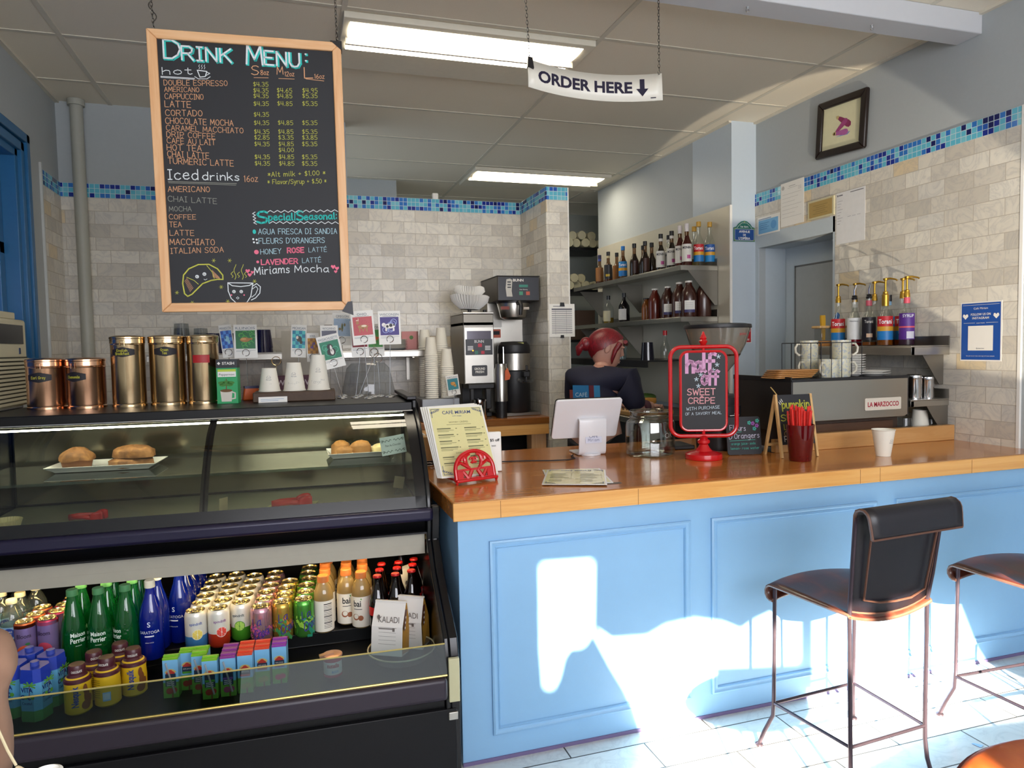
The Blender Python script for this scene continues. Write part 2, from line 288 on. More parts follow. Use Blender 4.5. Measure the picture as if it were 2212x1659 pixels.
COUNTERW = wood('counter_wood', '#a05c26', '#bd7836', '#cc8e4a', 0, 1, .22, .5, 1, .045, .9); EDGEW = wood('counter_edge_wood', '#d0924a', '#dca25a', '#e4b06a', 0, .8, .35, .3)
LEDGEW = wood('ledge_wood', '#b5824a', '#c39258', '#cda06a', 0, .8, .35, .3); PINE = wood('pine', '#c98f5c', '#d9a777', '#e0b68a', 2, 1, .5, .05); PINEH = wood('pine_h', '#c98f5c', '#d9a777', '#e0b68a', 0, 1, .5, .05); LTWOOD = wood('light_wood', '#b98d55', '#cda56c', '#d9b681', 2, 1.2, .5, .05)
DKWOOD = wood('dark_wood', '#3a2416', '#4d3220', '#5b3d28', 0, 1, .5, .1); TRAYW = wood('tray_wood', '#9a6530', '#b67e44', '#c99455', 0, 1.5, .4, .1)
BLUEP = mat('#86b2d8', .42, nz=.04, sc=9, bump=.12)

# ------------------------------------------------------------------ room shell
XR, XL, YB, ZC, CT = 3.053, -1.245, 4.775, 2.837, .8754
YF = -1.9
b = MB().box(-1.6, 3.4, -2.2, 7.7, -.06, 0); struct('floor', b, FLOORM)
b = MB().box(-1.6, 3.7, -2.2, 7.7, ZC, ZC + .08); struct('ceiling', b, CEIL)
b = MB()                                                                # suspended ceiling bars
for X in (-.957, .278, 1.484, 2.755):
    b.box(X - .012, X + .012, -2, 7.5, ZC - .004, ZC)
for i in range(-6, 7):
    Y = 3.80 + .61 * i; b.box(-1.245, 3.2, Y - .012, Y + .012, ZC - .0035, ZC)
b.box(XR - .022, XR, -2, 4.12, ZC - .012, ZC); b.box(XL, XL + .022, -2, YB, ZC - .012, ZC); b.box(2.84, 2.861, 4.124, 6.3, ZC - .012, ZC)
struct('trim_1', b, mat('#d3cdbd', .6))
b = MB().box(-1.4, XR, 2.49, 2.62, 2.742, ZC); struct('ceiling_beam', b, mat('#c6c8cc', .5, nz=.02), bev=.004)
b = MB().box(XL - .1, .40, YB, YB + .1, 0, ZC); b.box(.40, 1.588, YB, YB + .1, 0, 2.366); struct('wall_back', b, PAINT)
b = MB().box(XL, 1.588, YB - .008, YB, .6, 2.287); struct('wall_back_tile', b, MX); b = MB().box(XL, 1.588, YB - .008, YB, 2.287, 2.3686); struct('wall_back_mosaic', b, BX)
b = MB().box(1.588, 1.733, 4.252, 4.875, 0, 2.3686)
struct('tiled_column', b, mat('#d5d0c2', .5))
b = MB().box(1.588, 1.728, 4.246, 4.252, .5, 2.287); struct('column_tile_front', b, MX); b = MB().box(1.588, 1.728, 4.246, 4.252, 2.287, 2.3686); struct('column_mosaic_front', b, BX)
b = MB().box(1.582, 1.588, 4.246, 4.775, .5, 2.287); struct('column_tile_side', b, MY); b = MB().box(1.582, 1.588, 4.246, 4.775, 2.287, 2.3686); struct('column_mosaic_side', b, BY)
b = MB().box(1.728, 1.736, 4.244, 4.256, .9, 2.3686); struct('trim_2', b, WHITE)
# side wall with the passage, white column and kitchen wall
b = MB(); D0, D1, DZ = 3.40, 4.09, 1.995
b.box(XR, XR + .05, -2.2, D0, 0, ZC); b.box(XR, XR + .05, D0, D1, DZ, ZC); b.box(XR, XR + .05, D1, 4.2, 0, ZC); struct('wall_right', b, PAINT)
b = MB().box(XR - .008, XR, 2.29, 3.385, .8, 2.278); b.box(XR - .008, XR, 3.385, 4.124, 2.085, 2.278); struct('wall_right_tile', b, MY)
b = MB().box(XR - .008, XR, 2.29, 4.124, 2.278, 2.3596); struct('wall_right_mosaic', b, tiles('mosaic_r', (1, 2), .0272, .0272, 2.278, 0, BLUES, '#b9cfd6', .003, 0, .12))
b = MB().box(XR - .011, XR + .001, 2.278, 2.292, .0, 2.36); struct('trim_3', b, WHITE)
b = MB().box(XR - .006, XR, 3.385, D0 + .004, .5, 2.085); b.box(XR - .006, XR, 3.385, 4.124, DZ, 2.085); b.box(XR - .006, XR, D1, 4.124, .5, DZ); struct('trim_4', b, PAINT2)
b = MB().box(XR + .05, 3.3, D1, D1 + .05, 0, ZC); b.box(XR + .05, 3.3, D0 - .05, D0, 0, ZC); b.box(XR + .05, 3.3, D0, D1, DZ, DZ + .05); struct('passage_wall', b, PAINT2)
b = MB().box(3.266, 3.3, D0, D1, 0, DZ); b.box(3.256, 3.266, D0, D1 - .02, 0, 1.955); struct('door_1', b, PAINT2)
b = MB().box(3.249, 3.256, D0, 3.97, .9, 1.86); b.m(1).box(3.246, 3.257, D0, 3.976, 1.855, 1.866).box(3.246, 3.257, 3.966, 3.976, .9, 1.866); struct('door_1_panel', b, [mat('#a9adac', .5), mat('#6a6a68', .6)])
b = MB().box(2.861, XR, 4.124, 4.6, 0, ZC); struct('white_column', b, mat('#bcc8d2', .4, nz=.02))
b = MB().box(2.861, 2.93, 4.6, 6.26, 0, ZC); struct('kitchen_wall', b, PAINT)
b = MB().box(2.849, 2.861, 4.128, 6.26, .9, 2.281); struct('kitchen_wall_panel', b, mat('#c7c2b2', .35, .25, nz=.05, sc=6))
b = MB().box(2.846, 2.863, 4.12, 4.130, .9, 2.283); struct('trim_5', b, WHITE)
b = MB().box(-1.3, 3.7, 7.5, 7.6, 0, ZC); b.box(2.93, 3.7, 6.2, 6.26, 0, ZC); b.box(3.6, 3.7, 6.2, 7.6, 0, ZC); struct('wall_far', b, mat('#a8aca6', .7))
b = MB().box(.40, .95, 6.3, 6.9, 0, ZC); struct('far_pillar', b, PAINT)
b = MB().box(-1.6, XL, 4.19, YB + .1, 0, ZC); b.box(-1.6, XL, -2.2, 2.6, 0, ZC); b.box(-1.6, XL, 2.6, 4.19, 0, 1.13); b.box(-1.6, XL, 2.6, 4.19, 2.47, ZC); struct('wall_left', b, PAINT)
b = MB().box(XL, XL + .008, 4.44, YB, .6, 2.287); struct('wall_left_tile', b, MY); b = MB().box(XL, XL + .008, 4.44, YB, 2.287, 2.3686); struct('wall_left_mosaic', b, BY)
b = MB().box(XL - .002, XL + .012, 4.428, 4.442, .6, 2.40); struct('trim_6', b, mat('#cfd2d0', .3, .4))
# blue side window
BLUEW = mat('#1f5f8e', .35, nz=.08)
b = MB()
for k, (w0, d) in enumerate(((0, .03), (.05, .018), (.085, .0))): b.box(XL - .10 + d, XL + d + .004, 4.19 - w0 - .045, 4.19 - w0, 1.13, 2.47 - w0); b.box(XL - .10 + d, XL + d + .004, 2.6, 4.19 - w0, 2.47 - w0 - .045, 2.47 - w0)
b.box(XL - .12, XL - .06, 4.0, 4.06, 1.13, 2.4); b.box(XL - .12, XL - .06, 2.6, 4.06, 1.86, 1.92); struct('window_1', b, BLUEW, bev=.004)
b = MB().box(XL - .09, XL - .085, 2.6, 4.06, 1.13, 2.4); struct('window_1_pane', b, glass('#3f86c4', 1.2, .05, .3, '#2f6fae', name='blue_window_glass'))
# front of the shop, behind the viewer: added unseen sheet, its gaps shaped to throw the sun patches
SUND = V3((.34, 1, -.42))
def gap(px): out = [];  [out.append((q.x + SUND.x * (YF - 2.187), q.z + SUND.z * (YF - 2.187))) for q in (ony(x, y, 2.187) for x, y in px)]; return out
GA = gap([(1172, 1222), (1278, 1214), (1277, 1300), (1276, 1365), (1258, 1392), (1228, 1396), (1212, 1420), (1203, 1460), (1192, 1484), (1180, 1484), (1174, 1400)])
def gapf(px): return [(q.x + SUND.x * (YF - q.y), SUND.z * (YF - q.y)) for q in (onz(x, y, 0) for x, y in px)]
GB = gap([(1284, 1362), (1320, 1386), (1400, 1380), (1440, 1356), (1500, 1342), (1560, 1350), (1600, 1366), (1640, 1340), (1690, 1318), (1900, 1285), (2040, 1252), (2062, 1290), (2105, 1400), (2150, 1470)]) + gapf([(2212, 1500), (2190, 1545), (2060, 1560), (1960, 1585), (1860, 1640), (1700, 1680), (1500, 1690), (1425, 1640), (1398, 1592)]) + gap([(1375, 1530), (1352, 1482), (1326, 1440)])
def gobo_sheet(outer, holes, y0, y1):       # fills the sheet between its outline and its openings
    bm = bmesh.new(); es = []
    for loop in [outer] + holes:
        vs = [bm.verts.new((x, y0, z)) for x, z in loop]; es += [bm.edges.new((vs[i], vs[(i + 1) % len(vs)])) for i in range(len(vs))]
    bmesh.ops.triangle_fill(bm, edges=es, use_beauty=True, use_dissolve=False)
    mb = MB(); ix = {v: i for i, v in enumerate(bm.verts)}; mb.add([tuple(v.co) for v in bm.verts], [tuple(ix[v] for v in f.verts) for f in bm.faces]); bm.free(); return mb
b = gobo_sheet([(-5, 0), (4.6, 0), (4.6, ZC + 3), (-5, ZC + 3)], [GA, GB], YF, YF); struct('front_gobo', b, mat('#c9c6bd', .8), smooth=0)
b = MB().poly(gap([(1728, 1290), (1764, 1290), (1764, 1500), (1728, 1500)]), YF + .02).poly(gap([(1545, 1440), (1728, 1432), (1728, 1492), (1545, 1506)]), YF + .02); struct('front_gobo_bars', b, mat('#c9c6bd', .8), smooth=0)  # unseen patches added to cast the shade bands on the counter front

# ------------------------------------------------------------------ light: daylight, ceiling tubes, case strips
w = bpy.data.worlds.new('sky'); SC.world = w; w.use_nodes = True; w.node_tree.nodes['Background'].inputs[0].default_value = (.75, .86, 1, 1); w.node_tree.nodes['Background'].inputs[1].default_value = 1.0
def lamp(name, kind, loc, d, e, col, **kw):
    l = bpy.data.lights.new(name, kind); l.energy = e; l.color = lin(col)[:3] if isinstance(col, str) else col
    for k, v in kw.items(): setattr(l, k, v)
    o = bpy.data.objects.new(name, l); COL.objects.link(o); o.location = loc; o.rotation_euler = V3(d).to_track_quat('-Z', 'Y').to_euler(); o['kind'] = 'helper'; return o
lamp('sun', 'SUN', (0, -3, 4), SUND, 62, '#fff1dc', angle=radians(.6))
sp_ = lamp('sun_glint_spot', 'SPOT', (1.94, -.02, .13), (.123, .342, .21), 300, '#fff0d8', shadow_soft_size=.015, spot_size=radians(19), spot_blend=.12)  # added spot near the floor, standing in for sun reflected onto the side wall
lamp('window_daylight', 'AREA', (.9, YF + .05, 1.75), (0, 1, -.02), 105, '#f6f7ff', shape='RECTANGLE', size=3.4, size_y=1.5)
SC.view_settings.view_transform = 'Standard'; SC.view_settings.look = 'None'; SC.view_settings.exposure = .4; SC.view_settings.gamma = 1; SC.view_settings.use_curve_mapping = False
SC.cycles.max_bounces = 8; SC.cycles.diffuse_bounces = 4; SC.cycles.glossy_bounces = 3; SC.cycles.transmission_bounces = 4; SC.cycles.transparent_max_bounces = 14; SC.cycles.caustics_reflective = False; SC.cycles.caustics_refractive = False
SC.cycles.sample_clamp_indirect = 10; SC.cycles.use_denoising = True; SC.cycles.use_adaptive_sampling = True; SC.cycles.adaptive_threshold = .02
TUBE = glow('#fff2d8', 12, 'lit_diffuser')
def fixture(label, x0, x1, y0, y1, yt):
    t = thing('ceiling_light', label, 'ceiling light', ((x0 + x1) / 2, y0, ZC - .03), group='fluorescent ceiling lights'); X = (x1 - x0) / 2; Y = y1 - y0; Z = yt - y0
    b = MB().box(-X, X, 0, Z, .0, .029); obj('housing', b, mat('#d9d3c2', .5), t, bev=.003)
    for i, (a, c) in enumerate(((.04, Y * .56), (Y * .62, Y - .02))):
        rows = [[(x, a + (c - a) * k / 8, -.001 - .005 * sin(pi * k / 8)) for x in (-X + .03, X - .05)] for k in range(9)]
        obj('diffuser', MB().grid(rows), TUBE, t)
    obj('divider', MB().box(-X + .02, X - .04, Y * .57, Y * .61, -.03, 0), mat('#b8aea0', .5), t)
    return t
fixture('long lit fluorescent ceiling light above the drinks board and hanging order sign', .278, 1.47, 3.215, 3.57, 3.79)
fixture('smaller looking lit fluorescent ceiling light over the kitchen behind the tiled column', 1.50, 2.72, 5.66, 6.03, 6.24)
# ------------------------------------------------------------------ serving counter
t = thing('counter_base', 'light blue painted panelled counter base under the wooden top', 'counter', (.496, 2.187, 0))
def P0(x0, x1, z0, z1, d0, d1): return (x0 - .496, x1 - .496, d0, d1, z0, z1)
b = MB().box(0, 2.557, 0, .42, .0, .815); obj('body', b, BLUEP, t, bev=.002)
PAN = [(.599, 1.341), (1.426, 2.170), (2.262, 3.006)]
def moulding(x0, x1, z0, z1):
    mb = MB(); prof = [(0, 0), (0, -.009), (.006, -.012), (.011, -.006), (.018, -.005), (.022, -.009), (.026, -.003), (.026, 0)]
    rows = [[(x0 + d, y, z0 + d), (x1 - d, y, z0 + d), (x1 - d, y, z1 - d), (x0 + d, y, z1 - d)] for d, y in prof]
    return mb.grid(rows, closed=True)
for x0, x1 in PAN:
    obj('panel_moulding', moulding(x0 - .496, x1 - .496, .088, .735), BLUEP, t, smooth=50)
obj('shoe_strip', MB().box(0, 2.557, -.004, 0, 0, .012), mat('#6a5f86', .6), t)
t = thing('countertop', 'thick glossy honey wood countertop with pale front edge', 'countertop', (0, 0, 0))
L = [(.475, 2.155), (3.052, 2.155), (3.052, 2.605), (2.02, 2.605), (2.02, 3.18), (.475, 3.18)]
def slab(L, z0, z1): v = [(x, y, z) for z in (z0, z1) for x, y in L]; n = len(L); return MB().add(v, [tuple(range(n)), tuple(range(n, 2 * n))] + [(i, (i + 1) % n, n + (i + 1) % n, n + i) for i in range(n)])
obj('slab', slab([(x + (.003 if x < 1 else 0), max(y, 2.159)) for x, y in L], .815, CT), COUNTERW, t, bev=.006, seg=3)
obj('front_edge', MB().box(.475, 3.052, 2.153, 2.162, .816, CT - .0015), EDGEW, t, bev=.003)
b = MB()
for x in (.63, 1.12, 2.06, 2.155, 2.62): b.box(x, x + .0015, 2.1525, 2.154, .817, CT - .004)
obj('seam', b, mat('#7d5228', .6), t, smooth=0)
tag(obj('ledge', MB().box(2.02, 3.043, 2.592, 2.625, CT, .949), LEDGEW, bev=.003), 'raised pale wood ledge along the back of the countertop before the espresso machine', 'ledge')
t = thing('barista_counter', 'low work counter carrying the espresso machine behind the ledge', 'counter', (2.55, 2.63, 0))
obj('body', MB().box(-.515, .485, .002, .45, 0, .80), DKWOOD, t); obj('worktop', MB().box(-.52, .492, -.003, .47, .80, .83), mat('#4a2d1c', .4, nz=.15), t)
t = thing('back_counter', 'wooden topped back counter under the coffee brewer', 'counter', (.6, 4.25, 0))
obj('worktop', MB().box(-1.7, .985, 0, .51, .865, .909), COUNTERW, t, bev=.004); obj('apron', MB().box(-1.7, .98, .004, .02, .80, .865), EDGEW, t)
obj('post', MB().box(.87, .97, .03, .12, 0, .8), PINE, t); obj('post', MB().box(-1.7, -1.6, .03, .12, 0, .8), PINE, t); obj('back_panel', MB().box(-1.7, .98, .46, .5, 0, .86), DARKMET, t)

# ------------------------------------------------------------------ leather counter stools
def leather():
    t = NT('worn_leather'); o = t.obj(); n = t.noise(o, 9, 5, .6); c = t.ramp(n, [(.3, '#2a1512'), (.48, '#451d16'), (.62, '#63301d'), (.78, '#84482a')])
    sc = t.noise(t.scale(o, (40, 7, 20)), 3, 5, 1.5, .7); c = t.mix(t.math('MULTIPLY', t.math('GREATER_THAN', sc, .66), .35), c, lin('#8a5636'))
    return t.done(t.pr(c, t.math('ADD', t.math('MULTIPLY', n, .3), .2), 0, t.bump(sc, .15), coat=.25))
LEATHER = leather(); LEATHK = mat('#16131a', .38, nz=.25, sc=14, bump=.1); LEDGE = mat('#5a3a2c', .5, nz=.3, sc=30); IRON = mat('#4d4148', .35, .8, nz=.2)
def make_stool():
    t = thing('bar_stool', 'dark leather bar stool, whole, with its back to the viewer', 'stool', group='leather bar stools')
    H = .555; FX, NX, FY, NY = .177, .155, .148, -.148
    rows = []; lip = []
    prof = [(NY - .006, -.004)] + [(NY + (FY - NY) * k / 8, .012 * sin(pi * k / 8) * 0) for k in range(9)]
    curl = [(FY + .025 * sin(a), -.025 * (1 - cos(a))) for a in [radians(q) for q in (20, 50, 80, 110, 140, 170, 195)]]
    for k, (y, dz) in enumerate(prof + curl):
        f = max(0, min(1, (y - NY) / (FY - NY))); hw = NX + (FX - NX) * f + .012; sag = .028 * (1 - f) ** 1.2
        bow = .022 * f if k >= len(prof) - 3 else .022 * f * f
        rows.append([(hw * s, y + (bow * (1 - s * s)), H + dz - sag * (1 - s * s) + .012 * f * (1 - s * s)) for s in [q / 6 for q in range(-6, 7)]])
    obj('seat', MB().grid(rows), LEATHER, t, solid=.009, smooth=60)
    e = MB(); e.tube([r[0] for r in rows], .0052, 6); e.tube([r[-1] for r in rows], .0052, 6); e.tube(rows[0], .0052, 6); obj('seat_binding', e, LEDGE, t)
    BH = .865; rows = []
    pts = [(NY + .006 - .05 * f, .565 + (BH - .565) * f) for f in [k / 8 for k in range(9)]]
    cy, cz = pts[-1][0] - .027, pts[-1][1] - .006
    pts += [(cy + .027 * cos(a), cz + .027 * sin(a)) for a in [radians(q) for q in (20, 50, 80, 110, 140, 165)]] + [(cy - .0275 - .001 * k, cz - .013 * k) for k in range(1, 5)]
    for k, (y, z) in enumerate(pts):
        hw = .156 + .022 * min(1, (z - .565) / .3) + (.004 if k > 9 else 0); ox = -.013 * max(0, min(1, (z - .565) / .3))
        rows.append([(ox + hw * s, y - .012 * (1 - s * s) * (1 - min(1, k / 9)), z - (.020 * (1 - s * s) if k == 0 else 0)) for s in [q / 5 for q in range(-5, 6)]])
    obj('backrest', MB().grid(rows), LEATHK, t, solid=.008, smooth=60)
    e = MB(); e.tube([r[0] for r in rows], .005, 6); e.tube([r[-1] for r in rows], .005, 6); e.tube(rows[0], .005, 6); e.tube(rows[-1], .005, 6)
    inner = [(s * (.125 if z < .7 else .135), NY - .012 - .05 * (z - .565) / .3, z) for s, z in ((-1, .80), (-1, .60))] + [(x, NY - .017 - .003 * k, .592 - .012 * (1 - (x / .12) ** 2)) for k, x in enumerate((-.06, 0, .06))] + [(s * (.125 if z < .7 else .135), NY - .012 - .05 * (z - .565) / .3, z) for s, z in ((1, .60), (1, .80))]
    e.tube(inner, .0035, 6); obj('back_binding', e, LEDGE, t)
    for sx in (-1, 1):
        obj('leg', MB().tube([(sx * (FX + .035), FY + .03, .006), (sx * (FX + .022), FY + .02, .05), (sx * (FX + .002), FY + .002, .11), (sx * FX, FY, .17), (sx * FX, FY - .004, H - .006)], .0066, 8).lathe([(0, 0), (.013, 0), (.013, .006), (.006, .011), (0, .011)], 12, T(sx * (FX + .035), FY + .03, 0)), IRON, t)
        obj('leg', MB().tube([(sx * (NX + .012), NY - .014, .006), (sx * (NX + .004), NY - .006, .05), (sx * NX, NY - .001, .11), (sx * NX, NY, .17), (sx * (NX + .005), NY + .002, H), (sx * (NX + .012), NY - .01, .64), (sx * .176 - .012, NY - .044, .86)], .0066, 8).lathe([(0, 0), (.013, 0), (.013, .006), (.006, .011), (0, .011)], 12, T(sx * (NX + .012), NY - .014, 0)), IRON, t)
    for a, c in (((-FX, FY), (FX, FY)), ((-NX, NY), (NX, NY)), ((-FX, FY), (-NX, NY)), ((FX, FY), (NX, NY))):
        obj('stretcher', MB().tube([a + (.152,), c + (.152,)], .0056, 8), IRON, t)
    return t
st = make_stool(); walk(st); S0 = (1.70, 1.815); st.matrix_world = T(S0[0], S0[1], 0) @ RZ(4)
dup(st, T(S0[0] + .715, S0[1] - .075, 0) @ RZ(-2), 'brown leather bar stool cut off by the picture edge, seat only in view')
# round leather topped stool close to the viewer, lit by the sun
t = thing('low_stool', 'orange brown leather round seat glowing in the sun at the corner of the picture', 'stool', (1.02, .535, .09))
OL = NT('sunlit_leather'); n_ = OL.noise(OL.obj(), 8, 5, .8); s_ = OL.noise(OL.scale(OL.obj(), (30, 8, 8)), 3, 5, 1.4, .7)
OLM = OL.done(OL.pr(OL.mix(OL.math('MULTIPLY', OL.math('GREATER_THAN', s_, .66), .4), OL.ramp(n_, [(.3, '#8a3a14'), (.55, '#a84c1a'), (.8, '#bf6a2a')]), lin('#d9a060')), .35, 0, OL.bump(s_, .2), coat=.2))  # seat leather with the sun's orange put into its colour
obj('seat', MB().lathe([(0, .66), (.17, .664), (.235, .662), (.247, .655), (.25, .645), (.245, .632), (.22, .625), (0, .625)], 64), OLM, t)
obj('rim', MB().tube([(.249 * cos(a), .249 * sin(a), .644) for a in [2 * pi * k / 64 for k in range(64)]], .007, 6, True), mat('#5c1414', .4, nz=.2), t)
for a in (45, 135, 225, 315): obj('leg', MB().tube([(.16 * cos(radians(a)), .16 * sin(radians(a)), .63), (.21 * cos(radians(a)), .21 * sin(radians(a)), -.09)], .009, 8), IRON, t)

# ------------------------------------------------------------------ pastry case
CASEL = -1.44
case = thing('display_case', 'long black refrigerated pastry and drinks case with slanted glass front', 'display case', M=K.M)
ck = [(-.285, 0), (-.285, .335), (-.31, .345), (-.31, .38), (.09, .38), (.09, .425), (.62, .425), (.62, .705), (.092, .705), (.05, .745), (.03, .792), (.06, .80), (.68, .80), (.68, 1.13), (.34, 1.127), (.34, 1.165), (.80, 1.165), (.80, 0)]
# carcass: decks, back and base as one shell
b = MB(); b.prism([(y, z) for y, z in ck], 0, CASEL, M=Matrix(((0, 1, 0, 0), (1, 0, 0, 0), (0, 0, 1, 0), (0, 0, 0, 1)))); obj('carcass', b, BLACK, case, bev=.003)
GP = [(.018, .832), (.03, .87), (.062, .925), (.11, .985), (.17, 1.042), (.24, 1.09), (.33, 1.13)]
ep = [(.80, 0), (-.285, 0), (-.30, .42), (-.27, .50), (-.17, .56), (-.06, .63), (.03, .72), (.012, .80), (.014, .835)] + [(v - .008, z + .006) for v, z in GP[1:]] + [(.34, 1.14), (.34, 1.172), (.80, 1.172)]
for u0, u1 in ((0, .016), (CASEL - .044, CASEL)):
    obj('end_panel', MB().prism([(y, z) for y, z in ep], u0, u1, M=Matrix(((0, 1, 0, 0), (1, 0, 0, 0), (0, 0, 1, 0), (0, 0, 0, 1)))), BLACKS, case, bev=.004)
fp_ = [(.05, 0)] + ep[1:9] + [(.05, .835)]
obj('front_pillar', MB().prism([(y, z) for y, z in fp_], .016, .044, M=Matrix(((0, 1, 0, 0), (1, 0, 0, 0), (0, 0, 1, 0), (0, 0, 0, 1)))), BLACKS, case, bev=.004)
FG = glass('#dde2d8', 1.2, .004, name='case_front_glass')
for u0, u1 in ((CASEL, -.695), (-.689, 0)): obj('front_glass', MB().grid([[(u0, v, z), (u1, v, z)] for v, z in GP]), FG, case)
b = MB()
for u in (-.692,): b.grid([[(u - .012, v + .002, z - .001), (u + .012, v + .002, z - .001)] for v, z in GP])
b.grid([[(-.035, v - .0012, z + .001), (0, v - .0012, z + .001)] for v, z in GP]); b.grid([[(CASEL, v - .001, z + .001), (CASEL + .03, v - .001, z + .001)] for v, z in GP]); b.grid([[(CASEL, v - .0012, z + .001), (0, v - .0012, z + .001)] for v, z in GP[:2]])
obj('glass_border', b, BLACKS, case)
obj('bumper', MB().box(CASEL - .04, .02, -.005, .03, .79, .834), mat('#1e1a34', .35, .2, nz=.08), case, bev=.012, seg=3)
obj('lower_bumper', MB().box(CASEL, 0, -.342, -.30, .345, .412), mat('#2a222e', .4, .1, nz=.08), case, bev=.012, seg=3)
obj('ledge_strip', MB().box(CASEL, .0, .028, .05, .742, .748), DARKMET, case)
BRS = mat('#c2a95e', .3, .8)
obj('glass_rail', MB().tube([(CASEL, -.331, .418), (0, -.331, .418)], .0035, 8), BRS, case)
obj('low_glass', MB().box(CASEL, 0, -.0025, .0025, 0, .085, M=T(0, -.331, .418) @ RX(-25)), glass('#c4d0d0', .22, .006, name='low_glass'), case)
obj('glass_top_edge', MB().tube([(CASEL, -.2955, .4965), (0, -.2955, .4965)], .0026, 6), mat('#b9a969', .25, .3), case)
obj('lamp_housing', MB().box(CASEL, -.004, .056, .078, .668, .699).box(CASEL, -.004, .0565, .0600, .699, .7355), mat('#a39e90', .45, nz=.05), case)
obj('lamp_strip', MB().box(CASEL + .05, -.02, .083, .10, .672, .679), glow('#ffdc96', 22, 'drink_lamp'), case)
obj('top_lamp_strip', MB().box(CASEL + .02, -.03, .36, .372, 1.112, 1.117), glow('#f3eed8', 42, 'pastry_lamp'), case)
obj('top_rail', MB().tube([(CASEL, .335, 1.132), (0, .335, 1.132)], .004, 8), CHROME, case)
obj('glass_shelf', MB().box(CASEL + .01, -.01, .20, .60, .953, .962), glass('#bccac2', 1.5, .02, .10, '#77867c', name='shelf_glass'), case)
obj('mirror_back', MB().box(CASEL + .01, -.01, .672, .679, .81, 1.12), mat('#7c7460', .14, .85, nz=.1), case)
obj('upper_deck', MB().box(CASEL + .01, -.005, .05, .67, .795, .802), mat('#8a8470', .4, .3, nz=.06), case)
obj('front_panel', MB().box(CASEL, .03, -.30, -.286, .02, .30), mat('#09090d', .45, nz=.1, spec=.3), case, bev=.003)
obj('latch', MB().box(.006, .034, -.306, -.29, .268, .292), STEEL, case, bev=.002)
obj('side_trim', MB().box(.008, .040, -.312, -.298, .325, .455), mat('#b9b592', .45, nz=.05), case, bev=.002)
obj('top_end_trim', MB().box(-.02, .016, .335, .80, 1.172, 1.186), DARKMET, case, bev=.003)
# ------------------------------------------------------------------ drinks and food inside the case
def wrap(R): return lambda x, y, z: ((R - y) * sin(x / R), -(R - y) * cos(x / R), z)
def dot(mb, cx, cz, rx, rz=None, y=-.0006, fn=None, n=18, k=4, a0=0, a1=360):       # a filled disc fine enough to be bent round a can
    rz = rx if rz is None else rz; N = n if a1 - a0 >= 360 else n + 1
    return mb.grid([[(cx + rx * q / k * cos(radians(a0 + (a1 - a0) * i / n)), y, cz + rz * q / k * sin(radians(a0 + (a1 - a0) * i / n))) for i in range(N)] for q in range(k + 1)], closed=a1 - a0 >= 360, fn=fn)
def patch(mb, x0, x1, z0, z1, y=-.0005, fn=None, nx=8): return mb.rect(x0, x1, z0, z1, y, fn=fn, nx=nx)
LIDM = mat('#d2c49a', .22, .9, nz=.05)
ORD = ['first from the front', 'second from the front', 'third from the front', 'fourth from the front', 'fifth from the front', 'rearmost']
PLACED = []; RAD = {'seltzer_can': .033, 'sparkling_water_can': .033, 'slim_can': .028, 'green_water_bottle': .0355, 'cobalt_water_bottle': .0342, 'clear_water_bottle': .0311, 'coconut_drink_bottle': .0322, 'cola_bottle': .029, 'chocolate_milk_bottle': .0352, 'coconut_water_carton': .037, 'juice_box': .0}
def kput(root, u, v, z, rz, label, first):
    r = RAD[root.name.split('.')[0]]
    for _ in range(30 if r else 0):                # nothing may stand inside its neighbour
        for u2, v2, z2, r2 in PLACED:
            du, dv = u - u2, v - v2; d = sqrt(du * du + dv * dv) or 1e-6
            if z == z2 and d < r + r2 + .001: k = (r + r2 + .0012 - d) / d; u += du * k * .6; v += max(dv, .3 * d) * k
    if r: PLACED.append((u, v, z, r))
    M = K.M @ T(u, v, z + .0008) @ RZ(rz)
    if first: root.matrix_world = M; root['label'] = label; walk(root); return root
    return dup(root, M, label)
def can(name, r, h, skin, prints, group):          # skin: (z0, z1, material) bands; prints: list of (name, mb, mats)
    t = thing(name, 'x', 'can', group=group); mb = MB(); mats = []
    for i, (z0, z1, m_) in enumerate(skin):
        mb.m(i); mats.append(m_); pr = [(r * .78, 0), (r * .9, .004), (r, .010)] if i == 0 else [(r, z0)]
        pr += [(r, z1)] if i < len(skin) - 1 else [(r, h - .016), (r * .94, h - .008), (r * .83, h - .002)]
        mb.lathe(pr, 28)
    obj('body', mb, mats, t)
    l = MB().lathe([(r * .83, h - .003), (r * .86, h), (r * .82, h + .001), (r * .78, h - .004), (0, h - .004)], 28); ld = obj('lid', l, LIDM, t)
    obj('pull_tab', MB().tube([(.008 * cos(a), -.003 + .011 * sin(a), h - .0015) for a in [2 * pi * k / 14 for k in range(14)]], .0016, 5, True), LIDM, ld)
    for n_, m_, ms in prints: obj(n_, m_, ms, t)
    return t
W_ = mat('#e6e2d8', .3, .3, nz=.02)
def spindrift(col, fruit, rind, ink, kind):
    f = wrap(.0332); a = MB(); a.m(0); dot(a, .004, .052, .0165, fn=f); a.m(1); dot(a, .004, .052, .0145, y=-.0009, fn=f); a.m(0)
    for k in range(8): a.rib([(.004, .052), (.004 + .014 * cos(k * pi / 4), .052 + .014 * sin(k * pi / 4))], .0014, -.0012, fn=f)
    p = MB().text('spindrift', .0, .082, .0085, -.0007, w=.038, bold=.01, fn=f)
    return can('seltzer_can', .033, .122, [(0, .046, mat(col, .3, .35)), (.046, .122, W_)], [('fruit_print', a, [mat(rind, .5), mat(fruit, .5)]), ('lettering', p, mat(ink, .5))], 'fruit seltzer cans')
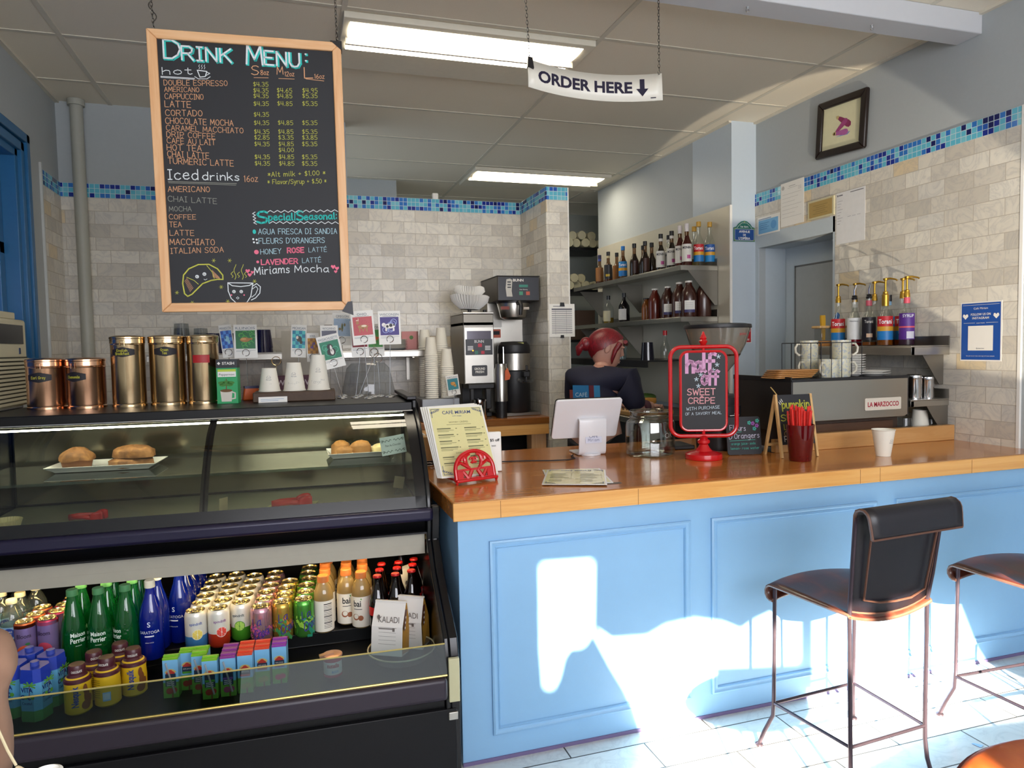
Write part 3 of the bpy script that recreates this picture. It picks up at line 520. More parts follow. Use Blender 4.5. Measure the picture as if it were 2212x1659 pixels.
def lacroix(base, s1, s2, word, kind):
    f = wrap(.0332); a = MB()
    for i in range(14): a.m(i % 2); z = .012 + .05 * random.random(); x = random.uniform(-.045, .045); a.rib([(x + .012 * q * random.choice((-1, 1)), z + .012 * sin(q * 1.7 + i)) for q in range(3)], .009, -.0005 - .0001 * i / 14, fn=f)
    p = MB().hand(word[0], -.022, .062, .026, x1=.005, w=.09, y=-.0012, slope=.3, fn=f); p.hand(word[1], -.016, .022, .03, x1=.03, w=.09, y=-.0012, slope=.35, fn=f)
    return can('sparkling_water_can', .033, .122, [(0, .122, mat(base, .22, .75, nz=.12, sc=25))], [('swirl_print', a, [mat(s1, .35, .3), mat(s2, .35, .3)]), ('lettering', p, mat('#3a2a86', .5))], 'sparkling water cans')
def bloom(rim, fr, melon):
    f = wrap(.0282); a = MB(); a.m(0); dot(a, 0, .062, .0225, .025, fn=f)
    if melon: a.m(1); dot(a, 0, .062, .0235, .026, y=-.0005, fn=f, a0=180, a1=360); a.m(2); dot(a, 0, .062, .021, .0235, y=-.0008, fn=f, a0=180, a1=360)
    else: a.m(1); dot(a, .008, .09, .006, .004, y=-.001, fn=f); a.m(2); dot(a, .012, .06, .012, .02, y=-.0008, fn=f)
    p = MB().text('Bloom', -.001, .108, .012, -.0007, w=.036, bold=.012, fn=f)
    t = can('slim_can', .028, .152, [(0, .146, mat('#9a83b8', .25, .5)), (.146, .152, mat(rim, .3, .5))], [('fruit_print', a, [mat(fr, .5), mat('#2f6a3a', .5), mat('#c22a3a' if melon else '#d8542a', .5)]), ('lettering', p, mat('#2a1838', .5))], 'slim fruit drink cans')
    return t
def can_row(proto, px, n, words, dz=.43, h=.122, step=.0675, first=True, rz0=0):   # px: the lid of the front can
    p = K.z(px[0], px[1], dz + h)
    for k in range(n): kput(proto, p.x + random.uniform(-.003, .003) + .004 * k, p.y + step * k, dz, rz0 + random.uniform(-25, 25) * (k > 0), words + ', ' + ORD[k if k < n - 1 or n < 3 else 5], first and k == 0)
def c4(x, y): return 340 + x / 4.6075, 1180 + y / 4.6075
def c5(x, y): return 640 + x / 4.6075, 1180 + y / 4.6075
def c3(x, y): return x / 3.615, 1200 + y / 3.615
can_row(spindrift('#4b8fd0', '#e9cf62', '#f3ecc6', '#3a56a8', 'lemon'), c4(382, 632), 6, 'white and blue lemon seltzer can', rz0=8)
can_row(spindrift('#cf3a22', '#e0473c', '#f3d8cc', '#7a3a8a', 'grapefruit'), c4(588, 612), 6, 'white and red grapefruit seltzer can', rz0=14)
can_row(spindrift('#4f9e2a', '#a9d05a', '#4f8e2a', '#2f3f4a', 'lime'), c4(838, 548), 5, 'white and green lime seltzer can', rz0=-12)
can_row(lacroix('#cf9aa8', '#a04aa8', '#e06a8a', ('La', 'Croix'), ''), c4(1036, 590), 6, 'pink and purple sparkling water can', rz0=-6)
can_row(lacroix('#c9a64a', '#e0862a', '#4a9a5a', ('La', 'Croix'), ''), c4(1228, 548), 4, 'gold and orange sparkling water can', rz0=22)
can_row(lacroix('#5fb04a', '#2f9a7a', '#a0d04a', ('La', 'Croix'), ''), c4(1426, 525), 6, 'bright green sparkling water can', rz0=30)
can_row(bloom('#d8703a', '#d8542a', 0), c3(197, 510), 3, 'slim lilac can with an orange fruit print', h=.152, step=.058, rz0=12)
can_row(bloom('#c83a5a', '#c4405a', 1), c3(370, 485), 4, 'slim lilac can with a red melon print', h=.152, step=.058, rz0=-8)

def bottle(name, cat, prof, bm, capm, capz, capr, group, prints=(), liquid=None, n=24, capname='cap'):
    t = thing(name, 'x', cat, group=group); obj('body', MB().lathe(prof, n), bm, t)
    if liquid: obj('drink', MB().lathe(liquid[0], n), liquid[1], t)
    obj(capname, MB().lathe([(0, capz[0]), (capr, capz[0]), (capr * 1.02, capz[0] + .002), (capr, capz[1] - .002), (capr * .9, capz[1]), (0, capz[1])], 20), capm, t)
    for n_, m_, ms in prints: obj(n_, m_, ms, t)
    return t
GREENG = glass('#3aa85a', 1.6, .03, .5, '#14803c', name='green_bottle_glass'); BLUEG = glass('#2448d8', 1.6, .03, .6, '#1030b8', name='cobalt_bottle_glass')
f = wrap(.0358)
pl = MB(); pl.text('Maison', .004, .096, .0125, -.0006, w=.04, bold=.02, fn=f); pl.text('Perrier', .004, .078, .0145, -.0006, w=.042, bold=.02, fn=f); pl.text('FRANCE', .004, .067, .003, -.0006, w=.016, fn=f)
bc = MB(); bc.m(0); patch(bc, -.075, -.05, .03, .052, fn=f); bc.m(1)
for k in range(8): patch(bc, -.07 + k * .0023, -.07 + k * .0023 + .0012, .034, .05, -.0009, fn=f, nx=1)
PER = bottle('green_water_bottle', 'bottle', [(0, 0), (.03, 0), (.0355, .006), (.0355, .075), (.0345, .1), (.030, .135), (.0225, .17), (.0155, .2), (.0135, .215), (.0135, .222)], GREENG, mat('#4f8a5a', .4), (.213, .232), .0155, 'green water bottles', [('lettering', pl, mat('#dfe9df', .5)), ('barcode', bc, [PAPER, INK])])
f = wrap(.0345); pl = MB(); pl.text('S', .0, .105, .015, -.0006, fn=f, bold=.01); pl.text('SARATOGA', .0, .084, .0085, -.0006, w=.058, fn=f); patch(pl, -.013, .013, .074, .078, fn=f); pl.text('SPRING WATER', 0, .055, .003, -.0006, w=.024, fn=f)
SAR = bottle('cobalt_water_bottle', 'bottle', [(0, 0), (.03, 0), (.0342, .006), (.0342, .12), (.0325, .14), (.026, .165), (.0175, .19), (.0135, .21), (.0132, .226)], BLUEG, mat('#e6dfc8', .45), (.218, .24), .015, 'cobalt blue water bottles', [('lettering', pl, mat('#d9dff0', .5))])
f = wrap(.0312); pl = MB(); pl.m(0); patch(pl, -.098, .098, .085, .122, fn=f, nx=24); pl.m(1); dot(pl, 0, .103, .016, y=-.0008, fn=f); pl.m(2); pl.text('PURE', 0, .106, .005, -.001, w=.018, fn=f); pl.text('LIFE', 0, .098, .005, -.001, w=.015, fn=f)
WAT = bottle('clear_water_bottle', 'bottle', [(0, 0), (.028, 0), (.031, .006), (.029, .02), (.031, .034), (.029, .05), (.031, .066), (.031, .13), (.028, .15), (.02, .17), (.0125, .182), (.0125, .19)], glass('#e6ebe6', 1.6, .03, .10, '#cfd6cc', name='water_plastic'), mat('#d9d2b4', .5), (.186, .2), .0145, 'clear water bottles', [('label', pl, [mat('#8ab4d8', .5), mat('#1f3f96', .5), PAPER])])
BAIP = glass('#e2cf9a', 1.4, .04, .55, '#dcc488', name='coconut_drink')
def bai(back):
    f = wrap(.0322); a = MB(); a.m(0); patch(a, -.1, .1, .006, .108, fn=f, nx=24)
    if back:
        a.m(1)
        for k in range(16): patch(a, .0, .028, .096 - k * .0052, .096 - k * .0052 + (.003 if k % 4 == 0 else .0014), -.0008, fn=f, nx=3)
    else:
        a.m(1); a.text('bai', -.002, .076, .02, -.0008, w=.026, bold=.02, fn=f); patch(a, -.015, .014, .066, .068, -.0008, fn=f); a.m(2); dot(a, -.008, .04, .011, y=-.0008, fn=f); dot(a, .009, .037, .009, y=-.0007, fn=f); a.m(0); dot(a, -.007, .042, .008, y=-.0011, fn=f); a.m(3); dot(a, .0115, .101, .002, .003, y=-.0009, fn=f)
    return bottle('coconut_drink_bottle', 'bottle', [(0, 0), (.027, 0), (.032, .005), (.032, .118), (.030, .135), (.023, .152), (.0165, .162), (.016, .17)], BAIP, mat('#c8743a', .45), (.165, .187), .0182, 'coconut drink bottles', [('label', a, [mat('#e6e0d2', .5), INK, mat('#9a5a3a', .6), mat('#5a9a3a', .6)])])
BAI, BAIB = bai(0), bai(1)
f = wrap(.0285); a = MB(); a.m(0); patch(a, -.088, .088, .062, .09, fn=f, nx=24); a.m(1); a.hand('Coca', -.022, .078, .009, x1=.004, w=.12, y=-.0009, fn=f); a.hand('Cola', -.004, .068, .009, x1=.022, w=.12, y=-.0009, fn=f); a.hand('Coca', .03, .074, .008, x1=.055, w=.1, y=-.0009, fn=f)
COLAG = glass('#3a2418', 1.8, .02, .8, '#140806', name='cola_bottle')
COK = bottle('cola_bottle', 'bottle', [(0, 0), (.027, 0), (.029, .006), (.0265, .03), (.025, .045), (.0285, .062), (.0285, .092), (.026, .11), (.018, .135), (.0125, .16), (.012, .178), (.0135, .184)], COLAG, mat('#b81c1c', .35, .3), (.183, .19), .0142, 'glass cola bottles', [('label', a, [mat('#b8181c', .45), PAPER])])
f = wrap(.0342); a = MB(); a.m(0)
a.text('Nesquik', 0, 0, .0165, -.0008, w=.058, bold=.03, M=T(-.004, 0, .022) @ RY(-90) @ T(.031, 0, -.006), fn=None)
NQ = []
a2 = MB(); a2.mi = 0; a2.add([p for p in a.v], a.f, fn=f)
b2 = MB(); dot(b2, .022, .026, .013, .013, fn=f); dot(b2, .024, .05, .008, .02, fn=f); dot(b2, .02, .07, .006, .014, fn=f); dot(b2, .034, .04, .006, .012, fn=f)
def nesq(back):
    t = thing('chocolate_milk_bottle', 'x', 'bottle', group='yellow chocolate milk bottles')
    obj('body', MB().lathe([(0, 0), (.028, 0), (.0335, .006), (.0335, .018), (.034, .054), (.0325, .076), (.0335, .088), (.029, .100), (.0205, .106)], 28), mat('#d8b022', .35, nz=.05), t)
    obj('cap', MB().lathe([(.0345, .088), (.0335, .095), (.026, .102), (.0215, .108), (.0215, .128), (.019, .133), (0, .134)], 28), mat('#4a1c26', .35, nz=.08), t)
    cp = MB(); cp.text('CHOCOLATE', 0, .115, .006, -.0008, w=.026, bold=.02, fn=wrap(.0218)); obj('cap_lettering', cp, PAPER, t)
    if back:
        q = MB(); q.m(0); patch(q, .002, .022, .02, .045, fn=f); q.m(1); [patch(q, .004 + k * .002, .005 + k * .002, .024, .042, -.0009, fn=f, nx=1) for k in range(8)]; q.m(2); [patch(q, -.028, -.004, .03 + k * .006, .0315 + k * .006, -.0006, fn=f, nx=3) for k in range(9)]
        obj('label', q, [mat('#8ab4e0', .5), PAPER, mat('#6a5a1a', .6)], t)
    else: obj('lettering', a2, mat('#1f3f96', .5), t); obj('rabbit_shape', b2, mat('#7a4522', .6), t)
    t.scale = (1, 1, 1); return t
NES, NESB = nesq(0), nesq(1)

def put_top(proto, px, n, words, h, dz=.43, step=.072, first=True, rz=0, du=.003):
    p = K.z(px[0], px[1], dz + h)
    for k in range(n): kput(proto, p.x + du * k, p.y + step * k, dz, rz + random.uniform(-40, 40) * (k > 0), words + ', ' + ORD[k if k < n - 1 or n < 3 else 5], first and k == 0)
for i, (px, n, rz, wd) in enumerate(((c3(560, 265), 2, 28, 'green bottle beside the lilac cans'), (c3(757, 252), 3, 0, 'green bottle of the middle row'), (c3(950, 232), 3, -50, 'green bottle beside the cobalt bottles'))): put_top(PER, px, n, wd, .232, first=i == 0, rz=rz)
for i, (px, n, rz, wd) in enumerate(((c3(1110, 205), 2, 0, 'cobalt bottle beside the green bottles'), (c3(1275, 188), 2, -22, 'cobalt bottle of the middle row'), (c3(1390, 148), 2, -30, 'cobalt bottle beside the lemon cans'))): put_top(SAR, px, n, wd, .24, first=i == 0, rz=rz)
for i, (px, wd) in enumerate(((c3(88, 340), 'in front beside the slim cans'), (c3(150, 290), 'behind the front one'), (c3(240, 252), 'furthest back with its cap highest'), (c3(25, 285), 'half cut off by the picture edge'), (c3(60, 270), 'between the others at the edge'))):
    p = K.z(px[0], px[1], .63); kput(WAT, p.x, p.y, .43, 10 * i, 'clear plastic water bottle ' + wd, i == 0)
put_top(BAIB, c5(255, 290), 1, 'pale coconut drink bottle showing its printed back', .187); q_ = K.z(*c5(255, 290), .43 + .187)
put_top(BAI, c5(492, 222), 3, 'coconut drink with orange cap in the middle row', .187, rz=0)
put_top(BAI, c5(640, 248), 3, 'coconut drink with orange cap beside the colas', .187, rz=-25, first=False)
for k in range(1, 4): kput(BAI, q_.x + .004 * k, q_.y + .068 * k, .43, 20 * k, 'coconut drink behind the one with printed back, ' + ('directly', 'second', 'third')[k - 1], False)
for i, (px, n, rz, wd) in enumerate(((c5(805, 288), 3, 60, 'glass cola bottle beside the coconut drinks'), (c5(960, 275), 3, -10, 'glass cola bottle of the middle row'), (c5(1105, 245), 3, -15, 'glass cola bottle near the dark case end'))): put_top(COK, px, n, wd, .19, step=.064, first=i == 0, rz=rz, du=.012)
for i, (u, v, wd) in enumerate(((-.055, .36, 'alone near the dark end panel'), (-.045, .46, 'furthest in the corner by the end panel'))): kput(COK, u, v, .43, 20, 'glass cola bottle ' + wd, False)
for i, (px, pr, rz, wd) in enumerate(((c3(585, 1262), NES, 14, 'nearest the coconut cartons'), (c3(765, 1215), NESB, -10, 'showing its printed back with a barcode'), (c3(1030, 1115), NES, 8, 'standing a little apart near the juice boxes'))):
    p = K.z(px[0], px[1], .38); kput(pr, p.x, p.y + .034, .38, rz, 'yellow chocolate milk bottle ' + wd, i < 2)
for i, (px, rz, wd) in enumerate(((c3(690, 800), 30, 'behind the two front ones'), (c3(848, 780), 12, 'between the barcode one and the one apart'))):
    p = K.z(px[0], px[1], .38 + .134); kput(NES if i else NESB, p.x, p.y, .38, rz, 'yellow chocolate milk bottle ' + wd, False)
# coconut water cartons
def coco():
    t = thing('coconut_water_carton', 'x', 'carton', group='blue coconut water cartons'); H = .15; w_ = .032
    b = MB(); oc = [(w_, -.018), (w_, .018), (.018, w_), (-.018, w_), (-w_, .018), (-w_, -.018), (-.018, -w_), (.018, -w_)]
    for i, (z0, z1, s0, s1) in enumerate(((0, .03, 1, 1), (.03, .105, 1, 1), (.105, .142, 1, .92))): b.m(i).grid([[(x * s0, y * s0, z0) for x, y in oc], [(x * s1, y * s1, z1) for x, y in oc]], closed=True)
    b.add([(x * .92, y * .92, .142) for x, y in oc], [tuple(range(8))]); b.m(2)
    obj('body', b, [mat('#4a8a4a', .4), mat('#5aa0c8', .35), mat('#1f3aa8', .35)], t, smooth=20)
    p = MB(); p.m(0).text('VITA', 0, .082, .012, -.0325, w=.034, bold=.03); p.text('C', -.013, .062, .012, -.0325, bold=.03).text('C', .006, .062, .012, -.0325, bold=.03); p.m(1); p.disc(-.004, .068, .0055, y=-.0326).disc(.0155, .068, .0055, y=-.0326)
    p.m(0).hand('Coconut', -.014, .048, .007, x1=.014, w=.14, y=-.0325); p.m(2).rib([(.006, .06), (.008, .1)], .002, -.0324)
    for a in (20, 60, 110, 150, 200, -30): p.m(1).rib([(.008, .1), (.008 + .018 * cos(radians(a)), .1 + .01 * sin(radians(a)))], .004, -.0323)
    p.m(3).poly([(-.018, .112), (-.008, .104), (0, .1), (.01, .106), (.018, .116), (.018, .125), (-.018, .125)], -.0322)
    obj('print', p, [mat('#1a2a6a', .5), mat('#5a9a3a', .5), mat('#6a3a4a', .5), mat('#1f3aa8', .4)], t); obj('print', p, [mat('#1a2a6a', .5), mat('#5a9a3a', .5), mat('#6a3a4a', .5), mat('#1f3aa8', .4)], t, RZ(90))
    obj('cap', MB().lathe([(0, .142), (.011, .142), (.011, .154), (0, .155)], 16), mat('#3a4aa0', .4), t)
    return t
VC = coco()
for i, (px, wd) in enumerate(((c3(255, 1305), 'in front, next to the chocolate milk'), (c3(85, 1285), 'in front, cut by the hanging jacket'), (c3(350, 1225), 'behind the front one beside the chocolate milk'), (c3(190, 1200), 'in the middle behind both front ones'))):
    p = K.z(px[0], px[1], .38); kput(VC, p.x, p.y + .034, .38, -20 if i != 1 else -12, 'blue and turquoise coconut water carton ' + wd, i == 0)
# juice boxes
def juice(top, band, fruit, straw):
    t = thing('juice_box', 'x', 'carton', group='small juice boxes'); w_, d_, H = .0205, .0145, .116
    b = MB(); b.m(0); b.box(-w_, w_, -d_, d_, 0, .045); b.m(1).box(-w_, w_, -d_, d_, .045, H - .006); b.m(2).box(-w_, w_, -d_, d_, H - .006, H)
    obj('body', b, [mat('#6aa23a', .4), mat('#78b4dc', .4), mat(top, .4)], t, smooth=0)
    obj('top_flap', MB().box(-w_, w_, -.004, .006, H, H + .004), mat(top, .4), t)
    p = MB(); y = -d_ - .0006
    p.m(0); dot(p, 0, .07, .016, .014, y=y, a0=15, a1=165); p.m(1); dot(p, 0, .07, .012, .009, y=y - .0003, a0=0, a1=180); dot(p, 0, .076, .006, y=y - .0006); p.m(2); p.rect(-.014, .014, .052, .07, y - .0003) if not straw else p.rect(-.014, .014, .034, .07, y - .0003)
    p.m(3); p.rect(-.013, .013, .05, .056, y - .0006); p.m(4)
    if straw: [p.rect(-.011, .009, .036 + .005 * k, .038 + .005 * k, y - .0006) for k in range(3)]
    else: p.text('100% JUICE', 0, .062, .0035, y - .0006, w=.022)
    p.m(5); dot(p, -.004, .02, .009, y=y - .0004); dot(p, .009, .022, .008, y=y - .0003); p.m(6).rib([(.004, 0), (.004, .03)], .004, y - .0002)
    obj('print', p, [mat('#c8b06a', .5), mat('#b8342a', .5), mat('#22324a', .5), mat(band, .5), PAPER, mat(fruit, .5), mat('#7a4a2a', .6)], t)
    if straw: obj('straw', MB().tube([(-.011, y - .003, .103), (.011, y - .003, .014)], .0028, 6), glass('#f4f4f4', 1.5, .1, .5, '#eeeeee', name='straw_plastic'), t)
    return t
J = {'g': juice('#7ab82a', '#4f9a2a', '#a03a2a', True), 'ga': juice('#7ab82a', '#4f9a2a', '#a83028', False), 'p': juice('#8a3a8a', '#7a4a9a', '#a04a6a', True), 'r': juice('#d2452a', '#b83a4a', '#8a9a3a', False), 'rp': juice('#d2452a', '#8a3a4a', '#9aa04a', False), 'pr': juice('#8a3a9a', '#6a3a9a', '#c03a5a', False)}
JS = set()
for key, (x, y), n, wd in (('g', (145, 1510), 1, 'green topped juice box at the end beside the chocolate milk bottles'), ('ga', (310, 1432), 1, 'green topped juice box with an apple print, set back'), ('g', (430, 1468), 2, 'green topped juice box behind the front green one'), ('g', (535, 1522), 1, 'green topped juice box with a straw, standing furthest forward'),
        ('p', (715, 1494), 3, 'purple topped juice box with a straw'), ('r', (885, 1462), 3, 'red topped juice box beside the purple ones'), ('rp', (1055, 1395), 2, 'red topped juice box with a pear print'), ('pr', (1225, 1366), 2, 'purple topped juice box with a berry print at the far end')):
    p = K.z(*c4(x, y), .38)
    for k in range(n): kput(J[key], p.x, p.y + .0145 + .033 * k, .38, -4, wd + (', ' + ORD[k] if n > 1 else ''), key not in JS); JS.add(key)
# chocolate dip cup
p = K.z(720, 1466, .38); t = thing('spread_cup', 'white and red chocolate spread cup with foil lid, alone on the bottom deck', 'cup', M=K.M @ T(p.x, p.y + .03, .381) @ RZ(6)); f = wrap(.027)
obj('body', MB().lathe([(0, 0), (.026, 0), (.027, .004), (.027, .058), (0, .058)], 28), mat('#d9d6d4', .4), t)
a = MB(); a.m(0); patch(a, -.06, .06, .0, .008, fn=f, nx=16); patch(a, -.06, .06, .046, .058, fn=f, nx=16); a.m(1).text('nutella', -.002, .03, .0125, -.0008, w=.036, bold=.03, fn=f); a.m(2).text('&GO!', .003, .014, .007, -.0008, w=.02, bold=.02, fn=f); obj('print', a, [mat('#b83a52', .45), mat('#b02a3a', .5), mat('#3a8ac8', .5)], t)
obj('foil_lid', MB().lathe([(.0265, .058), (.03, .06), (.029, .063), (0, .068)], 24).box(-.03, .012, -.012, .006, .062, .07, M=RY(-8)), mat('#c89a80', .3, .5, nz=.2), t)
# coffee bags in a plastic tray
p = K.z(875, 1432, .38); t = thing('plastic_tray', 'shallow clear round plastic tray holding coffee bags', 'tray', M=K.M @ T(p.x - .005, p.y + .05, .382))
obj('dish', MB().lathe([(0, .001), (.085, .001), (.105, .028), (.1075, .028), (.088, -.0), (0, 0)], 40), CLEARP, t); obj('rim', MB().tube([(.106 * cos(a), .106 * sin(a), .028) for a in [2 * pi * k / 40 for k in range(40)]], .0025, 6, True), mat('#c9c2a0', .3), t)
BAGW = mat('#dcd8d4', .4, nz=.04, sc=12, bump=.3); BAGB = mat('#a87a2e', .45, nz=.05); BAGD = mat('#6a3a2a', .5)
def bag(label, u, v, rz, tilt, z=.3875):
    t = thing('coffee_bag', label, 'bag', M=K.M @ T(u, v, z) @ RZ(rz) @ RX(tilt), group='white coffee bags'); W2, D2, H = .052, .032, .160
    b = MB(); b.m(0).grid([[(-W2, -D2, 0), (W2, -D2, 0)], [(-W2, -D2, .09), (W2, -D2, .09)], [(-W2, -.004, H), (W2, -.004, H)]]).grid([[(-W2, D2, 0), (W2, D2, 0)], [(-W2, D2, .09), (W2, D2, .09)], [(-W2, .004, H), (W2, .004, H)]]).add([(-W2, -D2, 0), (W2, -D2, 0), (W2, D2, 0), (-W2, D2, 0)], [(0, 1, 2, 3)])
    b.grid([[(-W2, -.005, H), (W2, -.005, H)], [(-W2, -.005, H + .006), (W2, -.005, H + .006)], [(-W2, .005, H + .006), (W2, .005, H + .006)], [(-W2, .005, H), (W2, .005, H)]])
    obj('body', b, [BAGW], t, smooth=0)
    g = MB()
    for s in (-1, 1): g.grid([[(s * W2, -D2, 0), (s * (W2 - .008), 0, 0), (s * W2, D2, 0)], [(s * W2, -D2, .09), (s * (W2 - .012), 0, .09), (s * W2, D2, .09)], [(s * W2, -.004, H), (s * (W2 - .002), 0, H), (s * W2, .004, H)]])
    obj('gusset', g, BAGB, t, smooth=0)
    q = MB(); q.m(0).add([(W2 + .0006, -.02, .075), (W2 + .0006, -.02, .098), (W2 + .0006, -.012, .14), (W2 + .0006, .006, .14), (W2 - .004, .004, .075)], [(0, 1, 2, 3, 4)]); q.m(1)
    for k in range(3): q.disc(0, 0, .004, M=T(W2 + .002, -.013 + .002 * k, .085 + .016 * k) @ RZ(90))
    obj('side_print', q, [BAGD, PAPER], t)
    q = MB(); q.text('KALADI', .004, .102, .019, -D2 + .0035, w=.07); q.rect(-.03, .032, .086, .0872, -D2 - .0008); q.rect(-.028, .02, .082, .085, -D2 - .0008); [q.rect(-.028, .03, .072 - k * .012, .0728 - k * .012, -D2 - .0008) for k in range(4)]; q.rect(.018, .026, .076, .087, -D2 - .001); q.disc(-.03, .118, .005, .008, -D2 + .003)
    obj('lettering', q, mat('#6a625e', .6), t)
bag('white coffee bag with a brown gusset standing in front in the plastic tray', p.x - .04, p.y + .07, -26, -8); bag('white coffee bag leaning behind the front one in the tray', p.x + .035, p.y + .12, -30, 3); bag('coffee bag showing mostly its brown side, against the case end', -.058, .165, 40, 0, .4315)

# pastries, plates and tools behind the slanted glass
SHZ = .9625
def plate(label, u0, u1, v0, v1, rz=0):
    t = thing('serving_plate', label, 'plate', M=K.M @ T((u0 + u1) / 2, (v0 + v1) / 2, SHZ) @ RZ(rz), group='rectangular white plates'); a, c = (u1 - u0) / 2, (v1 - v0) / 2
    rows = [[(x * s, y * s2, z) for x, y in ((-a, -c), (a, -c), (a, c), (-a, c))] for s, s2, z in ((.0, .0, .004), (.86, .74, .004), (1, 1, .021), (.99, .98, .0225), (.84, .72, .001), (0, 0, .001))]
    obj('dish', MB().grid(rows, closed=True), PORC, t, bev=.003); return t
plate('long white plate with a muffin and two scones', -1.235, -.885, .36, .53, -3); plate('white plate of buns at the end of the glass shelf', -.315, -.075, .33, .50, 2)
CRUST = NT('crust'); n1 = CRUST.noise(CRUST.obj(), 40, 5, .5); CRUSTM = CRUST.done(CRUST.pr(CRUST.ramp(n1, [(.3, '#5a3818'), (.55, '#7c5228'), (.75, '#9a7040')]), .75, 0, CRUST.bump(n1, .5, .004))); CRUST2 = mat('#9a6a34', .7, nz=.2, sc=40, bump=.5); ALM = mat('#c9b986', .75, nz=.25, sc=60, bump=.6)
def lump(name, label, u, v, z, r, seed, m_, rz=0, h2=.55, group=None):
    rnd = random.Random(seed); mb = MB(); rows = []; ph = [rnd.random() * 6 for _ in range(6)]
    for i in range(9):
        a = pi * .5 * i / 8; rr = cos(a); zz = sin(a)
        rows.append([((r[0] * rr * (1 + .07 * sin(3 * q + ph[0]) + .05 * sin(7 * q + ph[1] + i))) * cos(q), r[1] * rr * (1 + .06 * sin(4 * q + ph[2] + i * .6)) * sin(q), r[2] * (zz * (1 - h2) + h2 * (1 if i else 0)) * (1 + .06 * sin(5 * q + ph[3] + i))) for q in [2 * pi * k / 24 for k in range(24)]])
    mb.grid(rows, closed=True); o = obj(name, mb, m_, None, K.M @ T(u, v, z) @ RZ(rz), smooth=70); return tag(o, label, name.replace('_', ' '), group)
t = thing('muffin', 'large brown muffin standing on the long white plate', 'muffin', M=K.M @ T(-1.155, .435, SHZ + .006))
obj('base', MB().lathe([(0, 0), (.042, 0), (.05, .034)] , 36), mat('#6a4020', .8, nz=.12, sc=50, bump=.4), t)
rows = [[((.056 * cos(pi / 2 * i / 7) * (1 + .04 * sin(5 * q + i))) * cos(q), .056 * cos(pi / 2 * i / 7) * sin(q), .032 + .042 * sin(pi / 2 * i / 7) ** .9 + .003 * sin(4 * q + i)) for q in [2 * pi * k / 28 for k in range(28)]] for i in range(8)]
obj('top', MB().grid(rows, closed=True), CRUSTM, t, smooth=70)
lump('scone', 'lower brown scone on the long white plate', -.985, .425, SHZ + .006, (.072, .05, .034), 3, CRUSTM, 8, group='scones'); lump('scone', 'upper brown scone resting on another on the long plate', -.972, .435, SHZ + .039, (.072, .05, .04), 5, CRUSTM, -14, .4, 'scones')
for i, (u, v, r_, m_, w_) in enumerate(((-.262, .44, (.034, .034, .05), CRUST2, 'golden round bun, tallest on the small plate'), (-.250, .385, (.032, .03, .034), CRUST2, 'small split bun in front on the white plate'), (-.190, .41, (.042, .036, .05), CRUST2, 'broken brown roll in the middle of the white plate'), (-.115, .42, (.045, .032, .034), ALM, 'pale pistachio dusted pastry behind the script card'))): lump('bun', w_, u, v, SHZ + .006, r_, 20 + i, m_, 20 * i, group='buns on the small plate')
def tagcard(label, u, v, z, w_, h_, rz, script, tilt=0):
    t = thing('name_card_holder', label, 'sign', M=K.M @ T(u, v, z) @ RZ(rz)); obj('foot', MB().lathe([(0, 0), (.014, 0), (.013, .004), (.004, .012), (.003, .035), (0, .035)], 16), CLEARP, t)
    c = obj('card', MB().box(-w_ / 2, w_ / 2, -.001, .001, 0, h_, M=T(0, -.004, .024) @ RY(tilt)), mat('#c9d8d6', .6) if script else mat('#a89a78', .7), t)
    if script:
        p = MB(); Mx = T(0, -.004, .024) @ RY(tilt)
        p.text('Pain Au Chocolat', 0, h_ * .46, .0075, -.0018, w=w_ * .62, M=Mx)
        for z0 in (.18, .78):
            for s in (-1, 1): p.rib([(s * w_ * (.04 + .05 * k), h_ * (z0 + .06 * sin(k * 2.1))) for k in range(9)], .0016, -.0018, M=Mx); p.rib([(s * (w_ * .42 + .004 * cos(q)), h_ * z0 + .004 * sin(q)) for q in [.7 * k for k in range(8)]], .0014, -.0018, M=Mx)
        obj('script', p, mat('#3a4440', .6), c)
tagcard('white card with curly script naming the pastry on the glass shelf', -.08, .24, SHZ, .088, .066, 0, 1, -8); tagcard('small blank tan card on the lower pastry deck near the case end', -.055, .42, .803, .04, .045, 10, 0, 12); tagcard('narrow pale card seen almost edge on by the glass joint', -.66, .20, .803, .05, .05, 68, 0, 5)
tag(obj('paper_sheet', MB().box(-.085, .085, -.075, .075, 0, .002, M=Matrix(((1, .35, 0, 0), (0, 1, 0, 0), (0, 0, 1, 0), (0, 0, 0, 1)))), mat('#cdbd8c', .7), None, K.M @ T(-.455, .31, .803) @ RZ(4)), 'tan sheet of baking paper under the red tongs', 'paper')
def tongs(label, u, v, z, rz, s=1):
    t = thing('tongs', label, 'tongs', M=K.M @ T(u, v, z) @ RZ(rz) @ Matrix.Scale(s, 4), group='red plastic tongs'); RP = mat('#c8231c', .3, nz=.08)
    for sg in (-1, 1):
        P_ = [(0, 0, .014), (.03, sg * .010, .018), (.06, sg * .020, .018), (.09, sg * .026, .016)]; h_ = (.011, .010, .008, .008)
        obj('arm', MB().grid([[(x, y, zz - q), (x, y + sg * .003, zz), (x, y, zz + q)] for (x, y, zz), q in zip(P_, h_)]), RP, t, solid=.006, smooth=60)
        rows = [[(.088 + .048 * k / 6, sg * (.026 + .004 * sin(k)) , .018 + q * (.008 + .012 * sin(min(1, k / 4) * pi / 2)) * (1 if k < 6 else .75)) for q in (-1, -.5, 0, .5, 1)] for k in range(7)]
        obj('jaw', MB().grid(rows), RP, t, solid=.006, smooth=60)
    return t
tongs('red plastic tongs lying on the tan paper sheet', -.51, .31, .807, 8); tongs('red plastic tongs lying on the bare pastry deck', -1.165, .36, .803, -8, .85)
